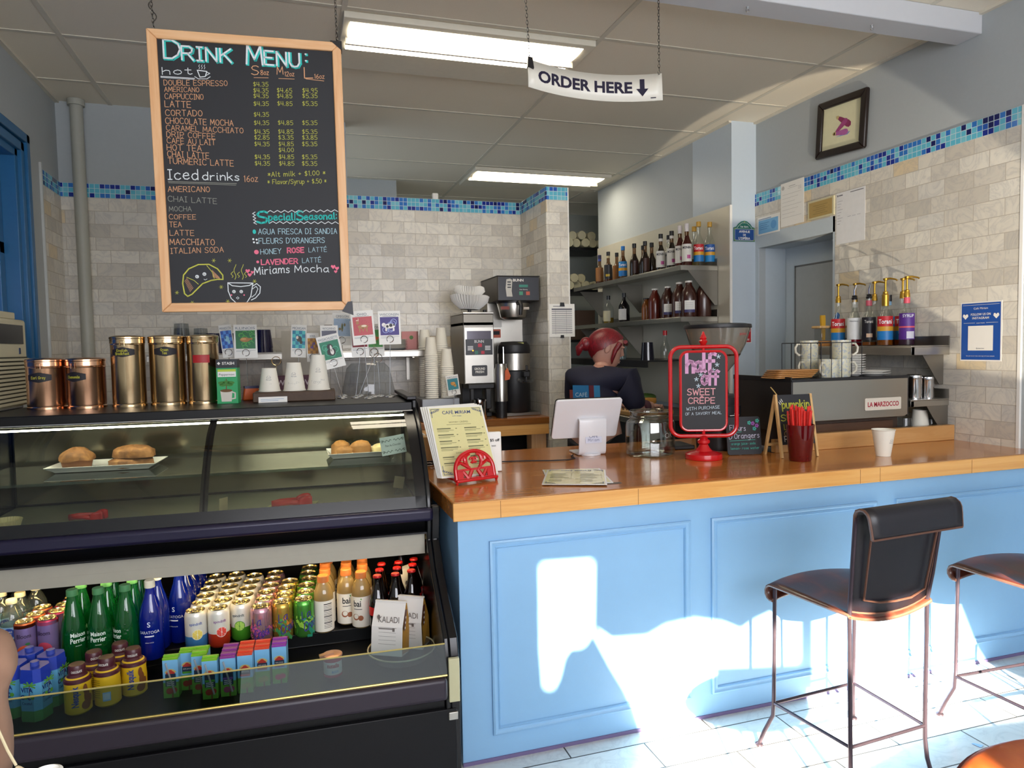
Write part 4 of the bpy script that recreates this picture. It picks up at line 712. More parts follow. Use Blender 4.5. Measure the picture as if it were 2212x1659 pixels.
t = thing('cupcake_liner', 'empty pleated pale cupcake liner on the pastry deck', 'liner', M=K.M @ T(-1.31, .25, .803))
rows = [[((r_ + .0012 * (k % 2)) * cos(2 * pi * k / 72), (r_ + .0012 * (k % 2)) * sin(2 * pi * k / 72), z) for k in range(72)] for r_, z in ((.0, .001), (.032, .001), (.034, .004), (.046, .042))]; obj('cup', MB().grid(rows, closed=True), mat('#cdbf92', .7), t, smooth=0)
# ------------------------------------------------------------------ on top of the case
TZ = 1.1655
def kt(name, label, cat, u, v, z=TZ, rz=0, group=None): return thing(name, label, cat, M=K.M @ T(u, v, z) @ RZ(rz), group=group)
CHALKY = mat('#b8b23a', .8)
def canister(label, u, v, r, h, lr, lz, words, red=False, m_=COPPER):
    t = kt('tea_canister', label, 'canister', u, v, group='copper tea canisters')
    obj('body', MB().lathe([(0, 0), (r * 1.02, 0), (r * 1.02, .008), (r * .985, .011), (r, .016), (r, h - .034), (r * 1.02, h - .031), (r * 1.0, h - .028)], 40), m_, t, smooth=30)
    obj('lid', MB().lathe([(r * 1.0, h - .028), (r * 1.03, h - .026), (r * 1.03, h - .010), (r * 1.05, h - .008), (r * 1.05, h - .003), (r * .98, h), (r * .7, h + .004), (0, h + .005)], 40), m_, t, smooth=30)
    M = RZ(lr); k = obj('clasp', MB().tube([(-.008, -r * 1.04, h - .036), (-.008, -r * 1.06, h - .016), (.008, -r * 1.06, h - .016), (.008, -r * 1.04, h - .036)], .0013, 6, M=M).tube([(-.011, -r * 1.03, h - .03), (.011, -r * 1.03, h - .03)], .0016, 6, M=M), m_, t)
    f0 = wrap(r + .0004); f = lambda x, y, z: tuple(M @ V3(f0(x, y, z)))
    if red: obj('red_tape', MB().rect(-.03, .032, h - .105, h - .075, -.0006, fn=f, nx=10), mat('#a8161c', .5), t); return t
    rows = []; W2, H2 = .041, .0165
    for k in range(25):
        s = -1 + k / 12; e = 1 - .28 * (abs(s) > .55) * (max(0, abs(s) - .55) / .45) ** .5 * 1.4; e += .10 * (cos(6 * s) if abs(s) < .6 else 0); rows.append([(W2 * s, -.0006, lz - H2 * max(.14, e)), (W2 * s, -.0006, lz), (W2 * s, -.0006, lz + H2 * max(.14, e))])
    lb = obj('label', MB().grid(rows, fn=f), mat('#141018', .6), t); p = MB()
    for i, wd in enumerate(words):
        w_ = .0052 * len(wd); p.hand(wd, -w_ / 2 - .002, lz + (.002 if len(words) > 1 else -.005) - .012 * i, .009, x1=w_ / 2 - .002, w=.16, y=-.0012, fn=f)
    obj('lettering', p, CHALKY, lb); return t
canister('short copper canister beside the white air conditioner', -1.313, .672, .065, .185, -4, .118, ('Earl Grey',))
canister('short copper canister next to the gap, touching the other short one', -1.176, .655, .064, .184, -22, .118, ('Chamomile',))
canister('tall copper canister standing first after the gap', -1.032, .655, .0585, .264, -4, .205, ('English', 'Breakfast'), m_=BRASS)
canister('tall copper canister in the middle of the three tall ones', -.90, .68, .064, .264, 4, .205, ('Green', 'Tea'), m_=BRASS)
canister('tall copper canister with a strip of red tape', -.772, .68, .0575, .264, 0, .2, (), True, m_=BRASS)
t = kt('tea_box', 'green cardboard tea box with a dark top and a potted plant print', 'box', -.675, .622, rz=-3); w_, d_, H = .038, .03, .17
b = MB(); b.m(0).box(-w_, w_, -d_, d_, 0, .137).m(1).box(-w_, w_, -d_, d_, .137, H); obj('carton', b, [mat('#1f9a5a', .45), mat('#15181f', .45)], t, smooth=0)
p = MB(); y = -d_ - .0006; p.m(0).text('STASH', .006, .150, .010, y, w=.044, bold=.02); p.poly([(-.028, .149), (-.022, .155), (-.028, .161), (-.034, .155)], y); p.m(1).rect(-.033, .033, .123, .132, y); p.m(0).rect(-.033, .033, .103, .123, y - .0002); p.m(2).text('Peppermint', 0, .108, .0085, y - .0006, w=.056)
p.m(3).poly([(-.022, .008), (.014, .008), (.018, .05), (-.026, .05)], y); p.m(3).rib([(.018, .044), (.028, .04), (.027, .02), (.016, .018)], .005, y); p.m(4); p.disc(-.004, .05, .022, .006, y - .0003); p.rib([(-.004, .05), (-.003, .095)], .003, y - .0003); p.m(5)
for a, l in ((160, .03), (20, .03), (195, .022), (-15, .02), (90, .016)): cx, cz = -.003 + l * .6 * cos(radians(a)), .075 + l * .5 * sin(radians(a)); p.disc(cx, cz, .013, .006, y - .0005, 12, None)
obj('print', p, [PAPER, mat('#b8c83a', .5), INK, mat('#cfc9bc', .5), mat('#6a4a22', .6), mat('#3a7a2a', .6)], t)
# paper cups for sizes, upside down on a dark riser
t = kt('riser', 'low dark wooden riser under three upturned paper cups', 'riser', -.43, .655); obj('block', MB().box(-.155, .155, -.075, .09, 0, .038), mat('#46311f', .6, nz=.25, sc=60, bump=.3), t, bev=.003)
def papercup(label, M, r0, r1, h, up, group, words=None, logo=True):   # r0 base, r1 rim
    t = thing('paper_cup', label, 'cup', M=M, group=group); pr = [(r0 - .002, .004), (r0, 0), (r1, h - .004), (r1 + .0022, h - .002), (r1 + .0018, h), (r1 - .001, h - .002), (r0 - .003, .006), (0, .006)] if up else [(r1 - .001, .004), (r1 + .0022, .001), (r1 + .0022, .004), (r1, .006), (r0, h), (r0 - .002, h), (r0 - .003, h - .005), (0, h - .005)]
    obj('body', MB().lathe(pr, 36), CUPW, t); p = MB(); rr = lambda z: r0 + (r1 - r0) * (z / h if up else 1 - z / h); f = lambda x, y, z: wrap(rr(z) + .0005)(x, y, z)
    if logo:
        z0 = h * .55; p.rib([(-.008, z0 + .006), (-.004, z0 + .011), (.004, z0 + .011), (.008, z0 + .006)], .001, fn=f).text('CAFE', 0, z0 + .001, .005, w=.016, fn=f).hand('Miriam', -.010, z0 - .006, .005, x1=.010, w=.14, fn=f)
    if words: p.hand(words[0], -.028, h * .2, .013, x1=.0 + .002 * len(words[0]), w=.06, fn=f); p.hand(words[1], .008, h * .28, .006, x1=.026, w=.09, fn=f)
    obj('print', p, GREYPR, t); return t
for (u, h, r1, wd, lb) in ((-.527, .093, .0405, ('Small', '8oz'), 'smallest upturned paper cup on the riser, next to the green tea box'), (-.432, .113, .042, ('Medium', '12oz'), 'middle upturned paper cup on the riser'), (-.338, .142, .043, ('Large', '16oz'), 'tallest upturned paper cup on the riser')):
    papercup(lb, K.M @ T(u, .655, TZ + .038), .027, r1, h, False, 'size sample cups', wd)
t = kt('price_tag', 'small white card leaning on the front of the dark riser', 'card', -.51, .565, rz=0); obj('card', MB().box(-.053, .053, -.001, .001, 0, .022, M=RX(-12)), PAPER, t); q = MB(); [q.rect(-.045, .04 - .02 * k, .012 - .006 * k, .0135 - .006 * k, -.0016, M=RX(-12)) for k in range(2)]; obj('lettering', q, mat('#7a9ac0', .6), t)
# postcards in wire holders
def postcard(label, base, cen, size, tilt, name, bg, kind, seed, rz=0, ringdx=0, z=TZ, world=None):
    B = K.z(base[0], base[1], z) if world is None else None
    if world is None: C_ = K.v(cen[0], cen[1], B.y - .004); dx, dz = C_.x - B.x, C_.z - z; M = K.M @ T(B.x, B.y, z)
    else: M, dx, dz = world
    t = thing('postcard_holder', label, 'postcard', M=M @ RZ(rz), group='postcards on wire holders'); w_, h = size
    obj('foot', MB().lathe([(0, 0), (.021, 0), (.020, .003), (.011, .006), (.003, .009), (0, .009)], 20), CHROME, t)
    rd = V3((sin(radians(-tilt)) * -1 * 0, 0, 0)); M2 = T(dx, -.004, dz) @ RY(tilt); rc = M2 @ V3((ringdx, 0, -h * .34)); q = [(0, 0, .006), (rc.x, .0015, rc.z - .014)]
    obj('wire', MB().tube(q, .0013, 6), CHROME, t); obj('clip_ring', MB().tube([(rc.x + .0135 * cos(a), -.0066, rc.z + .0135 * sin(a)) for a in [radians(-100 + 320 * k / 20) for k in range(21)]], .0013, 5), CHROME, t)
    c = obj('card', MB().box(-w_ / 2, w_ / 2, -.0006, .0006, -h / 2, h / 2, M=M2), PAPER, t); p = MB(); y = -.0014; rnd = random.Random(seed); P = dict(M=M2)
    x0, x1, z0, z1 = -w_ * .42, w_ * .42, -h * .22, h * .32
    p.m(0).rect(x0, x1, z0, z1, y, **P); p.m(1); mats = [mat(x, .5) for x in bg] + [mat('#5a6a7a', .6)]
    if kind == 'check':
        for i in range(4):
            for j in range(5):
                if (i + j) % 2: p.rect(x0 + (x1 - x0) * i / 4, x0 + (x1 - x0) * (i + 1) / 4, z0 + (z1 - z0) * j / 5, z0 + (z1 - z0) * (j + 1) / 5, y - .0003, **P)
    elif kind == 'loops':
        for i in range(16):
            cx, cz, r_ = x0 + (x1 - x0) * rnd.random(), z0 + (z1 - z0) * rnd.random(), .008
            p.rib([(min(x1, max(x0, cx + r_ * cos(a) * 1.2)), min(z1, max(z0, cz + r_ * sin(a)))) for a in [k * .6 for k in range(8)]], .0016, y - .0003, **P)
    elif kind == 'rings':
        for i in range(6): cx, cz, r_ = x0 + (x1 - x0) * (.25 + .5 * rnd.random()), z0 + (z1 - z0) * (.25 + .5 * rnd.random()), .012; p.rib([(min(x1, max(x0, cx + r_ * cos(a))), min(z1, max(z0, cz + r_ * sin(a)))) for a in [k * .5 for k in range(14)]], .002, y - .0003, **P)
    else:
        for i in range(40): cx, cz = x0 + (x1 - x0) * rnd.random(), z0 + (z1 - z0) * rnd.random(); p.disc(cx, cz, .0012, y=y - .0003, n=6, **P)
    p.m(2); an = ANIMALS[seed % len(ANIMALS)]
    for cx, cz, rx, rz_ in an[0]: p.disc(w_ * cx, h * (.05 + cz), w_ * rx, h * rz_, y - .0006, 14, **P)
    p.m(3)
    for cx, cz, rx, rz_ in an[1]: p.disc(w_ * cx, h * (.05 + cz), w_ * rx, h * rz_, y - .0009, 12, **P)
    p.m(4).text(name, 0, h * .36, h * .07, y, w=min(w_ * .86, len(name) * w_ * .105), **P); p.rect(-w_ * .3, w_ * .3, h * .335, h * .342, y, **P); [p.rect(-w_ * .42, w_ * (.42 - .2 * k), -h * (.27 + .035 * k), -h * (.263 + .035 * k), y, **P) for k in range(2)]
    obj('print', p, mats, c); return t
ANIMALS = [([(-.02, 0, .22, .07), (.22, .02, .09, .03)], [(-.08, .02, .12, .035)]),                       # 0 tortoise or beaver like blot
           ([(0, -.02, .24, .06), (-.22, .1, .07, .05), (-.16, -.12, .03, .07), (.16, -.12, .03, .07), (.0, -.1, .03, .07)], [(.05, 0, .12, .03), (-.24, .17, .05, .012), (-.18, .19, .012, .05)]),   # 1 deer
           ([(0, .0, .26, .075), (-.26, .04, .09, .06), (-.16, -.1, .04, .06), (.18, -.1, .04, .06)], [(.06, .02, .08, .05), (-.1, -.01, .06, .04), (.2, .03, .04, .03)]),                           # 2 cow
           ([(0, .1, .13, .08), (.02, -.06, .19, .12)], [(.04, .04, .05, .1), (.05, -.06, .08, .09)]),      # 3 dog
           ([(.02, .02, .18, .09), (.15, -.08, .1, .06)], [(-.1, .06, .08, .05)]), ([(0, 0, .05, .13), (.12, .08, .05, .05), (-.12, -.05, .07, .04)], [(.02, .02, .03, .08)])]
def q4(x, y): return 460 + x / 4.424, 660 + y / 4.424
CW = (.090, .137)
for lb, ba, ce, sz, ti, nm, bg, kd, sd in (
    ('blue checked postcard turned sideways beside the red taped canister', (160, 900), (135, 340), (.05, .135), -6, 'MINNESOTA', ('#1f4fa8', '#4a8ad8', '#8ac0d8', '#3a6a9a'), 'check', 4),
    ('green looped postcard with a brown animal above the tea box', (340, 900), (312, 342), CW, 0, 'ILLINOIS', ('#1a6a3a', '#5ab84a', '#a8743c', '#c89a5a'), 'loops', 0),
    ('teal checked postcard above the middle paper cup', (822, 880), (820, 340), (.062, .137), 3, 'MICHIGAN', ('#1f7a9a', '#4fb8b8', '#3a3430', '#d8d0c0'), 'check', 4),
    ('amber postcard mostly hidden behind the tallest paper cup', (1010, 876), (955, 400), (.05, .12), 0, 'IOWA', ('#b8801a', '#8a5a10', '#5a3a8a', '#3a2a5a'), 'check', 5),
    ('grey postcard half covered by the green dog one', (1125, 885), (1112, 330), (.07, .12), 0, 'WYOMING', ('#5a5a6a', '#7a7a8a', '#2a2422', '#c8a83a'), 'rings', 4),
    ('tall pale blue postcard behind the red deer one', (1242, 866), (1235, 225), (.082, .137), 2, 'OREGON', ('#9ab0c8', '#7a94b0', '#7a6a3a', '#3a5a3a'), 'dots', 5),
    ('green postcard of a black and white dog, tilted', (1236, 885), (1128, 440), CW, -12.5, 'MASSACHUSETTS', ('#1a7a5a', '#5ab89a', '#16161a', '#e4e0d8'), 'rings', 3),
    ('dark red postcard low behind the red deer one', (1366, 882), (1400, 320), (.07, .15), -2, 'MAINE', ('#8a1a2a', '#b84a5a', '#d8c8b8', '#5a2a2a'), 'dots', 4),
    ('green and orange postcard between the deer and cow ones', (1400, 866), (1540, 330), (.085, .137), 0, 'VERMONT', ('#4a9a4a', '#d87a3a', '#c86a2a', '#3a6a2a'), 'dots', 0),
    ('red postcard with a deer, highest of the cards', (1490, 886), (1434, 212), CW, -4, 'OHIO', ('#b84a50', '#a03a44', '#a8784a', '#e8d8c0'), 'dots', 1),
    ('purple ringed postcard with a black and white cow', (1692, 874), (1688, 212), CW, -1, 'WISCONSIN', ('#3a2a7a', '#a8b8e8', '#e8e4e0', '#1a161e'), 'rings', 2)):
    postcard(lb, q4(*ba), q4(*ce), sz, ti, nm, bg, kd, sd)
for lb, ba, tp in (('wire card holder with an empty gold ring behind the cups', (610, 888), (604, 530)), ('empty wire card holder near the end of the case', (1600, 868), (1575, 500)), ('empty wire card holder beside the cow postcard', (1545, 872), (1540, 452))):
    B = K.z(*q4(*ba), TZ); C_ = K.v(*q4(*tp), B.y); t = kt('card_wire', lb, 'card holder', B.x, B.y, group='wire holders without cards'); obj('foot', MB().lathe([(0, 0), (.019, 0), (.018, .003), (.003, .008), (0, .008)], 20), CHROME, t)
    obj('wire', MB().tube([(0, 0, .006), (C_.x - B.x, 0, C_.z - TZ - .018)], .0014, 6).tube([(C_.x - B.x + .018 * sin(a), 0, C_.z - TZ - .018 * cos(a)) for a in [radians(350 * k / 20) for k in range(21)]], .0016, 5), BRASS if 'gold' in lb else CHROME, t)
B = K.z(540, 866, TZ); t = kt('snack_packet', 'small orange packet with a dark top lying behind the tea box', 'packet', B.x, B.y + .05, rz=20); obj('pouch', MB().prism([(-.035, 0), (.035, 0), (.03, .05), (-.025, .058)], -.012, .012), mat('#b8521c', .4, nz=.1), t, bev=.006); obj('top_band', MB().box(-.026, .03, -.0126, .0126, .048, .058), mat('#2a2a4a', .4), t)

# ------------------------------------------------------------------ hanging drinks board
BM = T(-.094, 2.577, 1.957) @ RZ(-3.5) @ RX(1.07) @ RY(-.42); BI = BM.inverted()
def bp(px, py): o = BI @ CAM; d = BI.to_3x3() @ ray(px, py); q = o + d * ((-.0125 - o.y) / d.y); return q.x, q.z
board = thing('menu_board', 'large hanging chalkboard of drinks in a pale pine frame', 'menu board', M=BM); BW, BH = .305, .455
obj('slate', MB().box(-BW + .02, BW - .02, -.010, .008, -BH + .02, BH - .02), mat('#101219', .6, nz=.25, sc=4), board)
fr = .030
for nm, poly, m_ in (('frame_top', [(-BW, BH), (BW, BH), (BW - fr, BH - fr), (-BW + fr, BH - fr)], PINEH), ('frame_bottom', [(-BW, -BH), (BW, -BH), (BW - fr, -BH + fr), (-BW + fr, -BH + fr)], PINEH), ('frame_side', [(-BW, -BH), (-BW + fr, -BH + fr), (-BW + fr, BH - fr), (-BW, BH)], PINE), ('frame_side', [(BW, -BH), (BW - fr, -BH + fr), (BW - fr, BH - fr), (BW, BH)], PINE)):
    obj(nm, MB().prism(poly, -.018, .012), m_, board, bev=.003)
obj('corner_clip', MB().prism([(BW - .035, BH + .003), (BW + .003, BH + .003), (BW + .003, BH - .028)], -.02, .014), DARKMET, board)
obj('corner_clip', MB().prism([(BW - .03, -BH - .004), (BW + .008, -BH - .018), (BW + .006, -BH + .03), (BW - .01, -BH + .028)], -.022, .014), DARKMET, board)
CH_ = {k: (MB(), mat(c, .85, nz=.15, sc=200)) for k, c in (('teal', '#2fb8b0'), ('white', '#d8dde0'), ('peach', '#d09a72'), ('yellow', '#b8b84a'), ('pale', '#a8c8d4'), ('pink', '#e0708a'), ('grey', '#8a8a80'))}
def CA(x, y): return 300 + x / 4.366, y / 4.366
def CB(x, y): return 300 + x / 4.366, 340 + y / 4.366
def chalk(c, s, x0, y0, x1, y1, h, crop=CA, w=.1, y=-.0106, jit=.03):
    a = bp(*crop(x0, y0)); b_ = bp(*crop(x1, y1)); hh = bp(*crop(x0, y0 - h)); CH_[c][0].hand(s, a[0], a[1], abs(hh[1] - a[1]), x1=b_[0], w=w, y=y, slope=(b_[1] - a[1]) / (b_[0] - a[0]), jit=jit)
def line(c, pts, w=.002, crop=CA, y=-.0106): CH_[c][0].rib([bp(*crop(*p)) for p in pts], w, y)
for s, x0, y0, x1, y1, h in (('D', 235, 545, 390, 552, 175), ('RINK', 405, 560, 870, 588, 128), ('M', 1015, 600, 1165, 610, 180), ('ENU', 1185, 606, 1515, 632, 130), (':', 1560, 590, 1590, 590, 110)):
    chalk('teal', s, x0 + 10, y0 + 6, x1 + 10, y1 + 6, h, w=.22 if h < 150 else .17, jit=0); chalk('white', s, x0, y0, x1, y1, h, w=.12 if h < 150 else .09, y=-.0112, jit=0)
chalk('white', 'hot', 220, 700, 500, 700, 100 * .62, w=.11); line('white', [(205, 718), (525, 737)], .0022); line('white', [(205, 728), (520, 747)], .0016)
line('white', [(550, 660), (640, 672), (625, 720), (575, 725), (550, 660)], .0028); line('white', [(640, 680), (668, 690), (630, 712)], .002); line('white', [(525, 720), (560, 742), (640, 742), (672, 722)], .002)
for x in (565, 590, 615): line('white', [(x, 650), (x + 8, 635), (x - 2, 622), (x + 6, 608)], .0014)
for s, x0, x1, y, h in (('S', 1062, 1130, 705, 85), ('8oz', 1148, 1225, 705, 45), ('M', 1302, 1360, 700, 72), ('12oz', 1375, 1465, 716, 42), ('L', 1562, 1640, 732, 100), ('16oz', 1655, 1750, 740, 42)): chalk('peach', s, x0, y, x1, y, h, w=.12 if h < 60 else .09)
for a, c_ in (((1085, 730), (1220, 732)), ((1318, 738), (1465, 744)), ((1575, 742), (1745, 762))): line('peach', [a, c_], .0018)
for s, x0, x1, y0, y1, h in (('DOUBLE ESPRESSO', 235, 835, 802, 808, 50), ('AMERICANO', 240, 568, 862, 868, 45), ('CAPPUCCINO', 245, 608, 930, 936, 50), ('LATTE', 245, 490, 1006, 1014, 58), ('CORTADO', 250, 598, 1088, 1096, 55), ('CHOCOLATE MOCHA', 250, 890, 1162, 1186, 55), ('CARAMEL MACCHIATO', 258, 985, 1228, 1256, 50), ('DRIP COFFEE', 262, 720, 1288, 1310, 50), ('CAFÉ AU LAIT', 265, 720, 1348, 1368, 50), ('HOT TEA', 265, 590, 1414, 1426, 55), ('CHAI LATTE', 270, 662, 1478, 1496, 55), ('TURMERIC LATTE', 275, 893, 1542, 1566, 55)): chalk('peach', s, x0, y0, x1, y1, h)
P_ = ('4.35', '4.85', '5.35')
for row in ((812, ('4.35', '', '')), (870, ('4.35', '4.65', '4.95')), (922, P_), (995, P_), (1098, ('4.35', '', '')), (1176, P_), (1260, P_), (1314, ('2.85', '3.35', '3.85')), (1376, P_), (1432, ('', '4.00', '')), (1498, P_), (1560, P_)):
    for k, s in enumerate(row[1]):
        if s: x0 = (1078, 1300, 1542)[k] + (row[0] - 812) * (.02, .03, -.005)[k]; chalk('yellow', '$' + s, x0, row[0], x0 + 142, row[0] + 1, 40)
chalk('white', 'Iced', 275, 205, 560, 208, 92, CB, .1); chalk('white', 'drinks', 600, 212, 945, 218, 70, CB, .12); chalk('peach', '16oz', 990, 228, 1122, 228, 58, CB, .09); line('grey', [(275, 226), (920, 246)], .002, CB); line('grey', [(278, 238), (915, 260)], .0016, CB)
chalk('yellow', '*Alt milk + $1.00 *', 1218, 182, 1758, 166, 44, CB); chalk('yellow', '* Flavor/Syrup + $.50 *', 1215, 252, 1768, 242, 42, CB)
for s, x1, y0, y1, h, x0 in (('AMERICANO', 668, 322, 326, 50, 275), ('CHAI LATTE', 735, 412, 436, 50, 275), ('MOCHA', 495, 506, 508, 45, 285), ('COFFEE', 538, 582, 584, 45, 285), ('TEA', 402, 655, 655, 48, 288), ('LATTE', 520, 735, 738, 50, 292), ('MACCHIATO', 715, 822, 826, 55, 292), ('ITALIAN SODA', 798, 906, 894, 50, 300)): chalk('grey' if s in ('MOCHA', 'CHAI LATTE') else 'peach', s, x0, y0, x1, y1, h, CB)
chalk('teal', 'S', 1115, 618, 1215, 612, 108, CB, .17); chalk('teal', 'pecial', 1225, 594, 1450, 590, 62, CB, .2); line('teal', [(1470, 520), (1470, 592)], .003, CB); chalk('teal', 'S', 1490, 590, 1550, 588, 85, CB, .18); chalk('teal', 'easonal:', 1560, 588, 1868, 580, 58, CB, .2)
def zig(x0, y0, x1, y1, n, a): return [(x0 + (x1 - x0) * k / n - (a * (k % 2) if abs(y1 - y0) > abs(x1 - x0) else 0), y0 + (y1 - y0) * k / n - (a * (k % 2) if abs(x1 - x0) > abs(y1 - y0) else 0)) for k in range(n + 1)]
line('white', zig(1205, 520, 1880, 512, 20, 20), .0022, CB); line('white', zig(1230, 622, 1885, 626, 20, 20), .0022, CB); line('white', zig(1095, 515, 1110, 630, 8, 26), .0022, CB); line('white', zig(1885, 512, 1890, 626, 6, -18), .002, CB)
chalk('pale', 'AGUA FRESCA DI SANDIA', 1128, 724, 1868, 718, 50, CB); chalk('pale', "FLEURS D'ORANGERS", 1132, 812, 1752, 804, 50, CB); chalk('pale', 'HONEY', 1148, 914, 1342, 906, 48, CB); chalk('pink', 'ROSE', 1402, 900, 1556, 894, 46, CB, .24); chalk('pale', 'LATTÉ', 1602, 892, 1772, 888, 42, CB, .09)
chalk('pink', 'LAVENDER', 1155, 1012, 1498, 1000, 48, CB, .2); chalk('pale', 'LATTÉ', 1542, 994, 1718, 986, 44, CB, .09); chalk('white', 'Miriams', 1090, 1108, 1420, 1086, 70, CB, .11); chalk('white', 'Mocha', 1470, 1082, 1790, 1080, 64, CB, .11)
def heart(x, y, r): return [(x, y + r), (x - r, y), (x - r * .8, y - r * .7), (x - r * .3, y - r * .7), (x, y - r * .3), (x + r * .3, y - r * .7), (x + r * .8, y - r * .7), (x + r, y)]
for x, y, r in ((1026, 1070, 22), (1070, 1082, 16), (1045, 1106, 20), (1832, 1030, 22), (1868, 1045, 20), (1856, 1076, 16)): CH_['pink'][0].poly([bp(*CB(*q)) for q in heart(x, y, r)], -.0106)
for x, y in ((1078, 770), (1110, 775), (1085, 800), (1115, 806)): CH_['white'][0].disc(*bp(*CB(x, y)), .0032, y=-.0106)
CH_['pink'][0].disc(*bp(*CB(1108, 892)), .0075, y=-.0104); CH_['teal'][0].disc(*bp(*CB(1088, 700)), .0055, .0075, y=-.0104); CH_['pink'][0].disc(*bp(*CB(1120, 985)), .0045, y=-.0104)
cr = [(412, 1190), (420, 1110), (470, 1050), (560, 1010), (660, 1008), (740, 1050), (790, 1110), (792, 1150), (740, 1150), (680, 1160), (600, 1190), (540, 1250), (500, 1290), (460, 1310), (430, 1285), (412, 1190)]
line('yellow', cr, .004, CB); line('yellow', [(450, 1130), (520, 1160), (560, 1195)], .002, CB); line('yellow', [(640, 1020), (690, 1080), (710, 1140)], .002, CB)
for k in range(9): line('peach', [(432 + 6 * k, 1170 + 12 * k), (455 + 7 * k, 1140 + 11 * k)], .0012, CB); line('peach', [(690 + 8 * k, 1062 + 8 * k), (700 + 8 * k, 1130 + 2 * k)], .0012, CB)
for x, y in ((548, 1124), (617, 1100)): CH_['white'][0].disc(*bp(*CB(x, y)), .0058, y=-.0105); MB_ = CH_['teal'][0]; CH_['grey'][0].disc(*bp(*CB(x, y)), .0035, y=-.0108); CH_['white'][0].disc(*bp(*CB(x + 3, y - 2)), .0018, y=-.0111)
line('white', [(612, 1148), (625, 1156), (642, 1146)], .0014, CB)
line('white', [(838, 1185), (842, 1260), (870, 1330), (920, 1375), (970, 1384), (1020, 1365), (1055, 1310), (1075, 1185), (838, 1182), (880, 1210), (960, 1218), (1040, 1208), (1075, 1188)], .0028, CB)
line('white', [(1070, 1215), (1110, 1190), (1146, 1220), (1140, 1280), (1100, 1325), (1060, 1345)], .0026, CB); line('white', [(1072, 1240), (1105, 1215), (1122, 1240), (1100, 1290), (1064, 1318)], .002, CB)
for x in (896, 965): CH_['white'][0].disc(*bp(*CB(x, 1265)), .0055, y=-.0105); CH_['grey'][0].disc(*bp(*CB(x, 1265)), .0034, y=-.0108); CH_['white'][0].disc(*bp(*CB(x + 2, 1263)), .0017, y=-.0111)
for x in (872, 992): CH_['pink'][0].disc(*bp(*CB(x, 1298)), .0026, y=-.0106)
line('white', [(918, 1325), (932, 1315), (944, 1325), (932, 1337), (918, 1325)], .0014, CB)
for x, s in ((905, 1), (975, 1), (878, .4), (938, .35), (1005, .4)): line('yellow', [(x + 10 * sin(k * 1.1), 1150 - 30 * (1 - s) - k * 20 * s) for k in range(8)], .0018, CB)
for x, y in ((705, 972), (855, 972), (358, 1275), (775, 1222), (502, 1370), (838, 1358), (1090, 1168)):
    for a in (0, 60, 120): line('yellow', [(x - 18 * cos(radians(a)), y - 18 * sin(radians(a))), (x + 18 * cos(radians(a)), y + 18 * sin(radians(a)))], .0012, CB)
for k, (mb, m_) in CH_.items(): obj('chalk_lettering', mb, m_, board, smooth=0)
CHAINM = mat('#5a5650', .35, .9)
def chain(label, p0, p1, group, hook=0, link=.017):
    p0, p1 = V3(p0), V3(p1); L = (p1 - p0).length; n = max(2, int(L / (link * .72))); mb = MB(); d = (p1 - p0) / n
    for k in range(n):
        if hook and k < hook: continue
        c = p0 + d * (k + .5); R_ = d.to_track_quat('Z', 'Y').to_matrix().to_4x4() @ RZ(90 * (k % 2) + 20); mb.tube([(.0038 * cos(a), 0, .5 * link * sin(a)) for a in [2 * pi * q / 10 for q in range(10)]], .0011, 5, True, T(*c) @ R_)
    if hook: e = p0 + d * hook; mb.tube([p0 + V3((.009 * sin(s * 2 * pi), 0, 0)) + (e - p0) * s for s in [q / 12 for q in range(13)]], .0016, 6)
    return tag(obj('hanging_chain', mb, CHAINM, smooth=60), label, 'chain', group)
tl = BM @ V3((-BW + .02, 0, BH)); tr = BM @ V3((BW - .012, 0, BH))
chain('thin chain with a hook above the corner of the chalkboard nearest the window', (tl.x, tl.y, tl.z), (tl.x - .012, 2.56, 2.742), 'sign chains', 0); chain('thin chain holding the chalkboard corner with the black clip', (tr.x, tr.y, tr.z), (tr.x - .004, 2.56, 2.742), 'sign chains')
b = MB(); h0 = tl + V3((-.004, 0, .06)); b.tube([h0 + V3((.011 * sin(s * 2 * pi) + .003, -.002, -.035 + .07 * s)) for s in [q / 14 for q in range(15)]], .0017, 6); tag(obj('s_hook', b, CHAINM), 'steel hook linking the chain above the chalkboard', 'hook')
# curved order sign
SM = T(1.168, 2.555, 2.385) @ RZ(-6) @ RX(-10) @ RY(2.6); SW, SH = .27, .056
bow = lambda x, y, z: (x, y + .05 * (1 - (x / SW) ** 2), z)
sg = thing('order_sign', 'curved white hanging sign with black lettering and a down arrow', 'sign', M=SM)
obj('panel', MB().grid([[(SW * k / 10 - 0, 0, z) for k in range(-10, 11)] for z in (-SH, SH)], fn=bow), mat('#dcd8cc', .35, nz=.02), sg, solid=.003)
p = MB(); p.text('ORDER HERE', -.035, -.02, .044, -.0022, w=.385, bold=.035, fn=bow); p.poly([(.186, .036), (.204, .036), (.204, -.004), (.218, -.004), (.195, -.036), (.172, -.004), (.186, -.004)], -.0026, fn=bow); p.rect(.225, .245, -.046, -.042, -.0026, fn=bow); obj('lettering', p, mat('#161030', .5), sg, smooth=0)
obj('clip', MB().prism([(-SW - .003, .024), (-SW + .022, .02), (-SW + .016, .062), (-SW - .001, .064)], -.006, .01), DARKMET, sg)
a_, c_ = SM @ V3((-SW + .006, 0, SH)), SM @ V3((SW - .012, 0, SH - .004)); chain('thin chain on the black clipped end of the order sign', a_, (a_.x - .03, 2.555, 2.742), 'sign chains'); chain('thin chain on the arrow end of the order sign', c_, (c_.x + .012, 2.555, 2.742), 'sign chains')
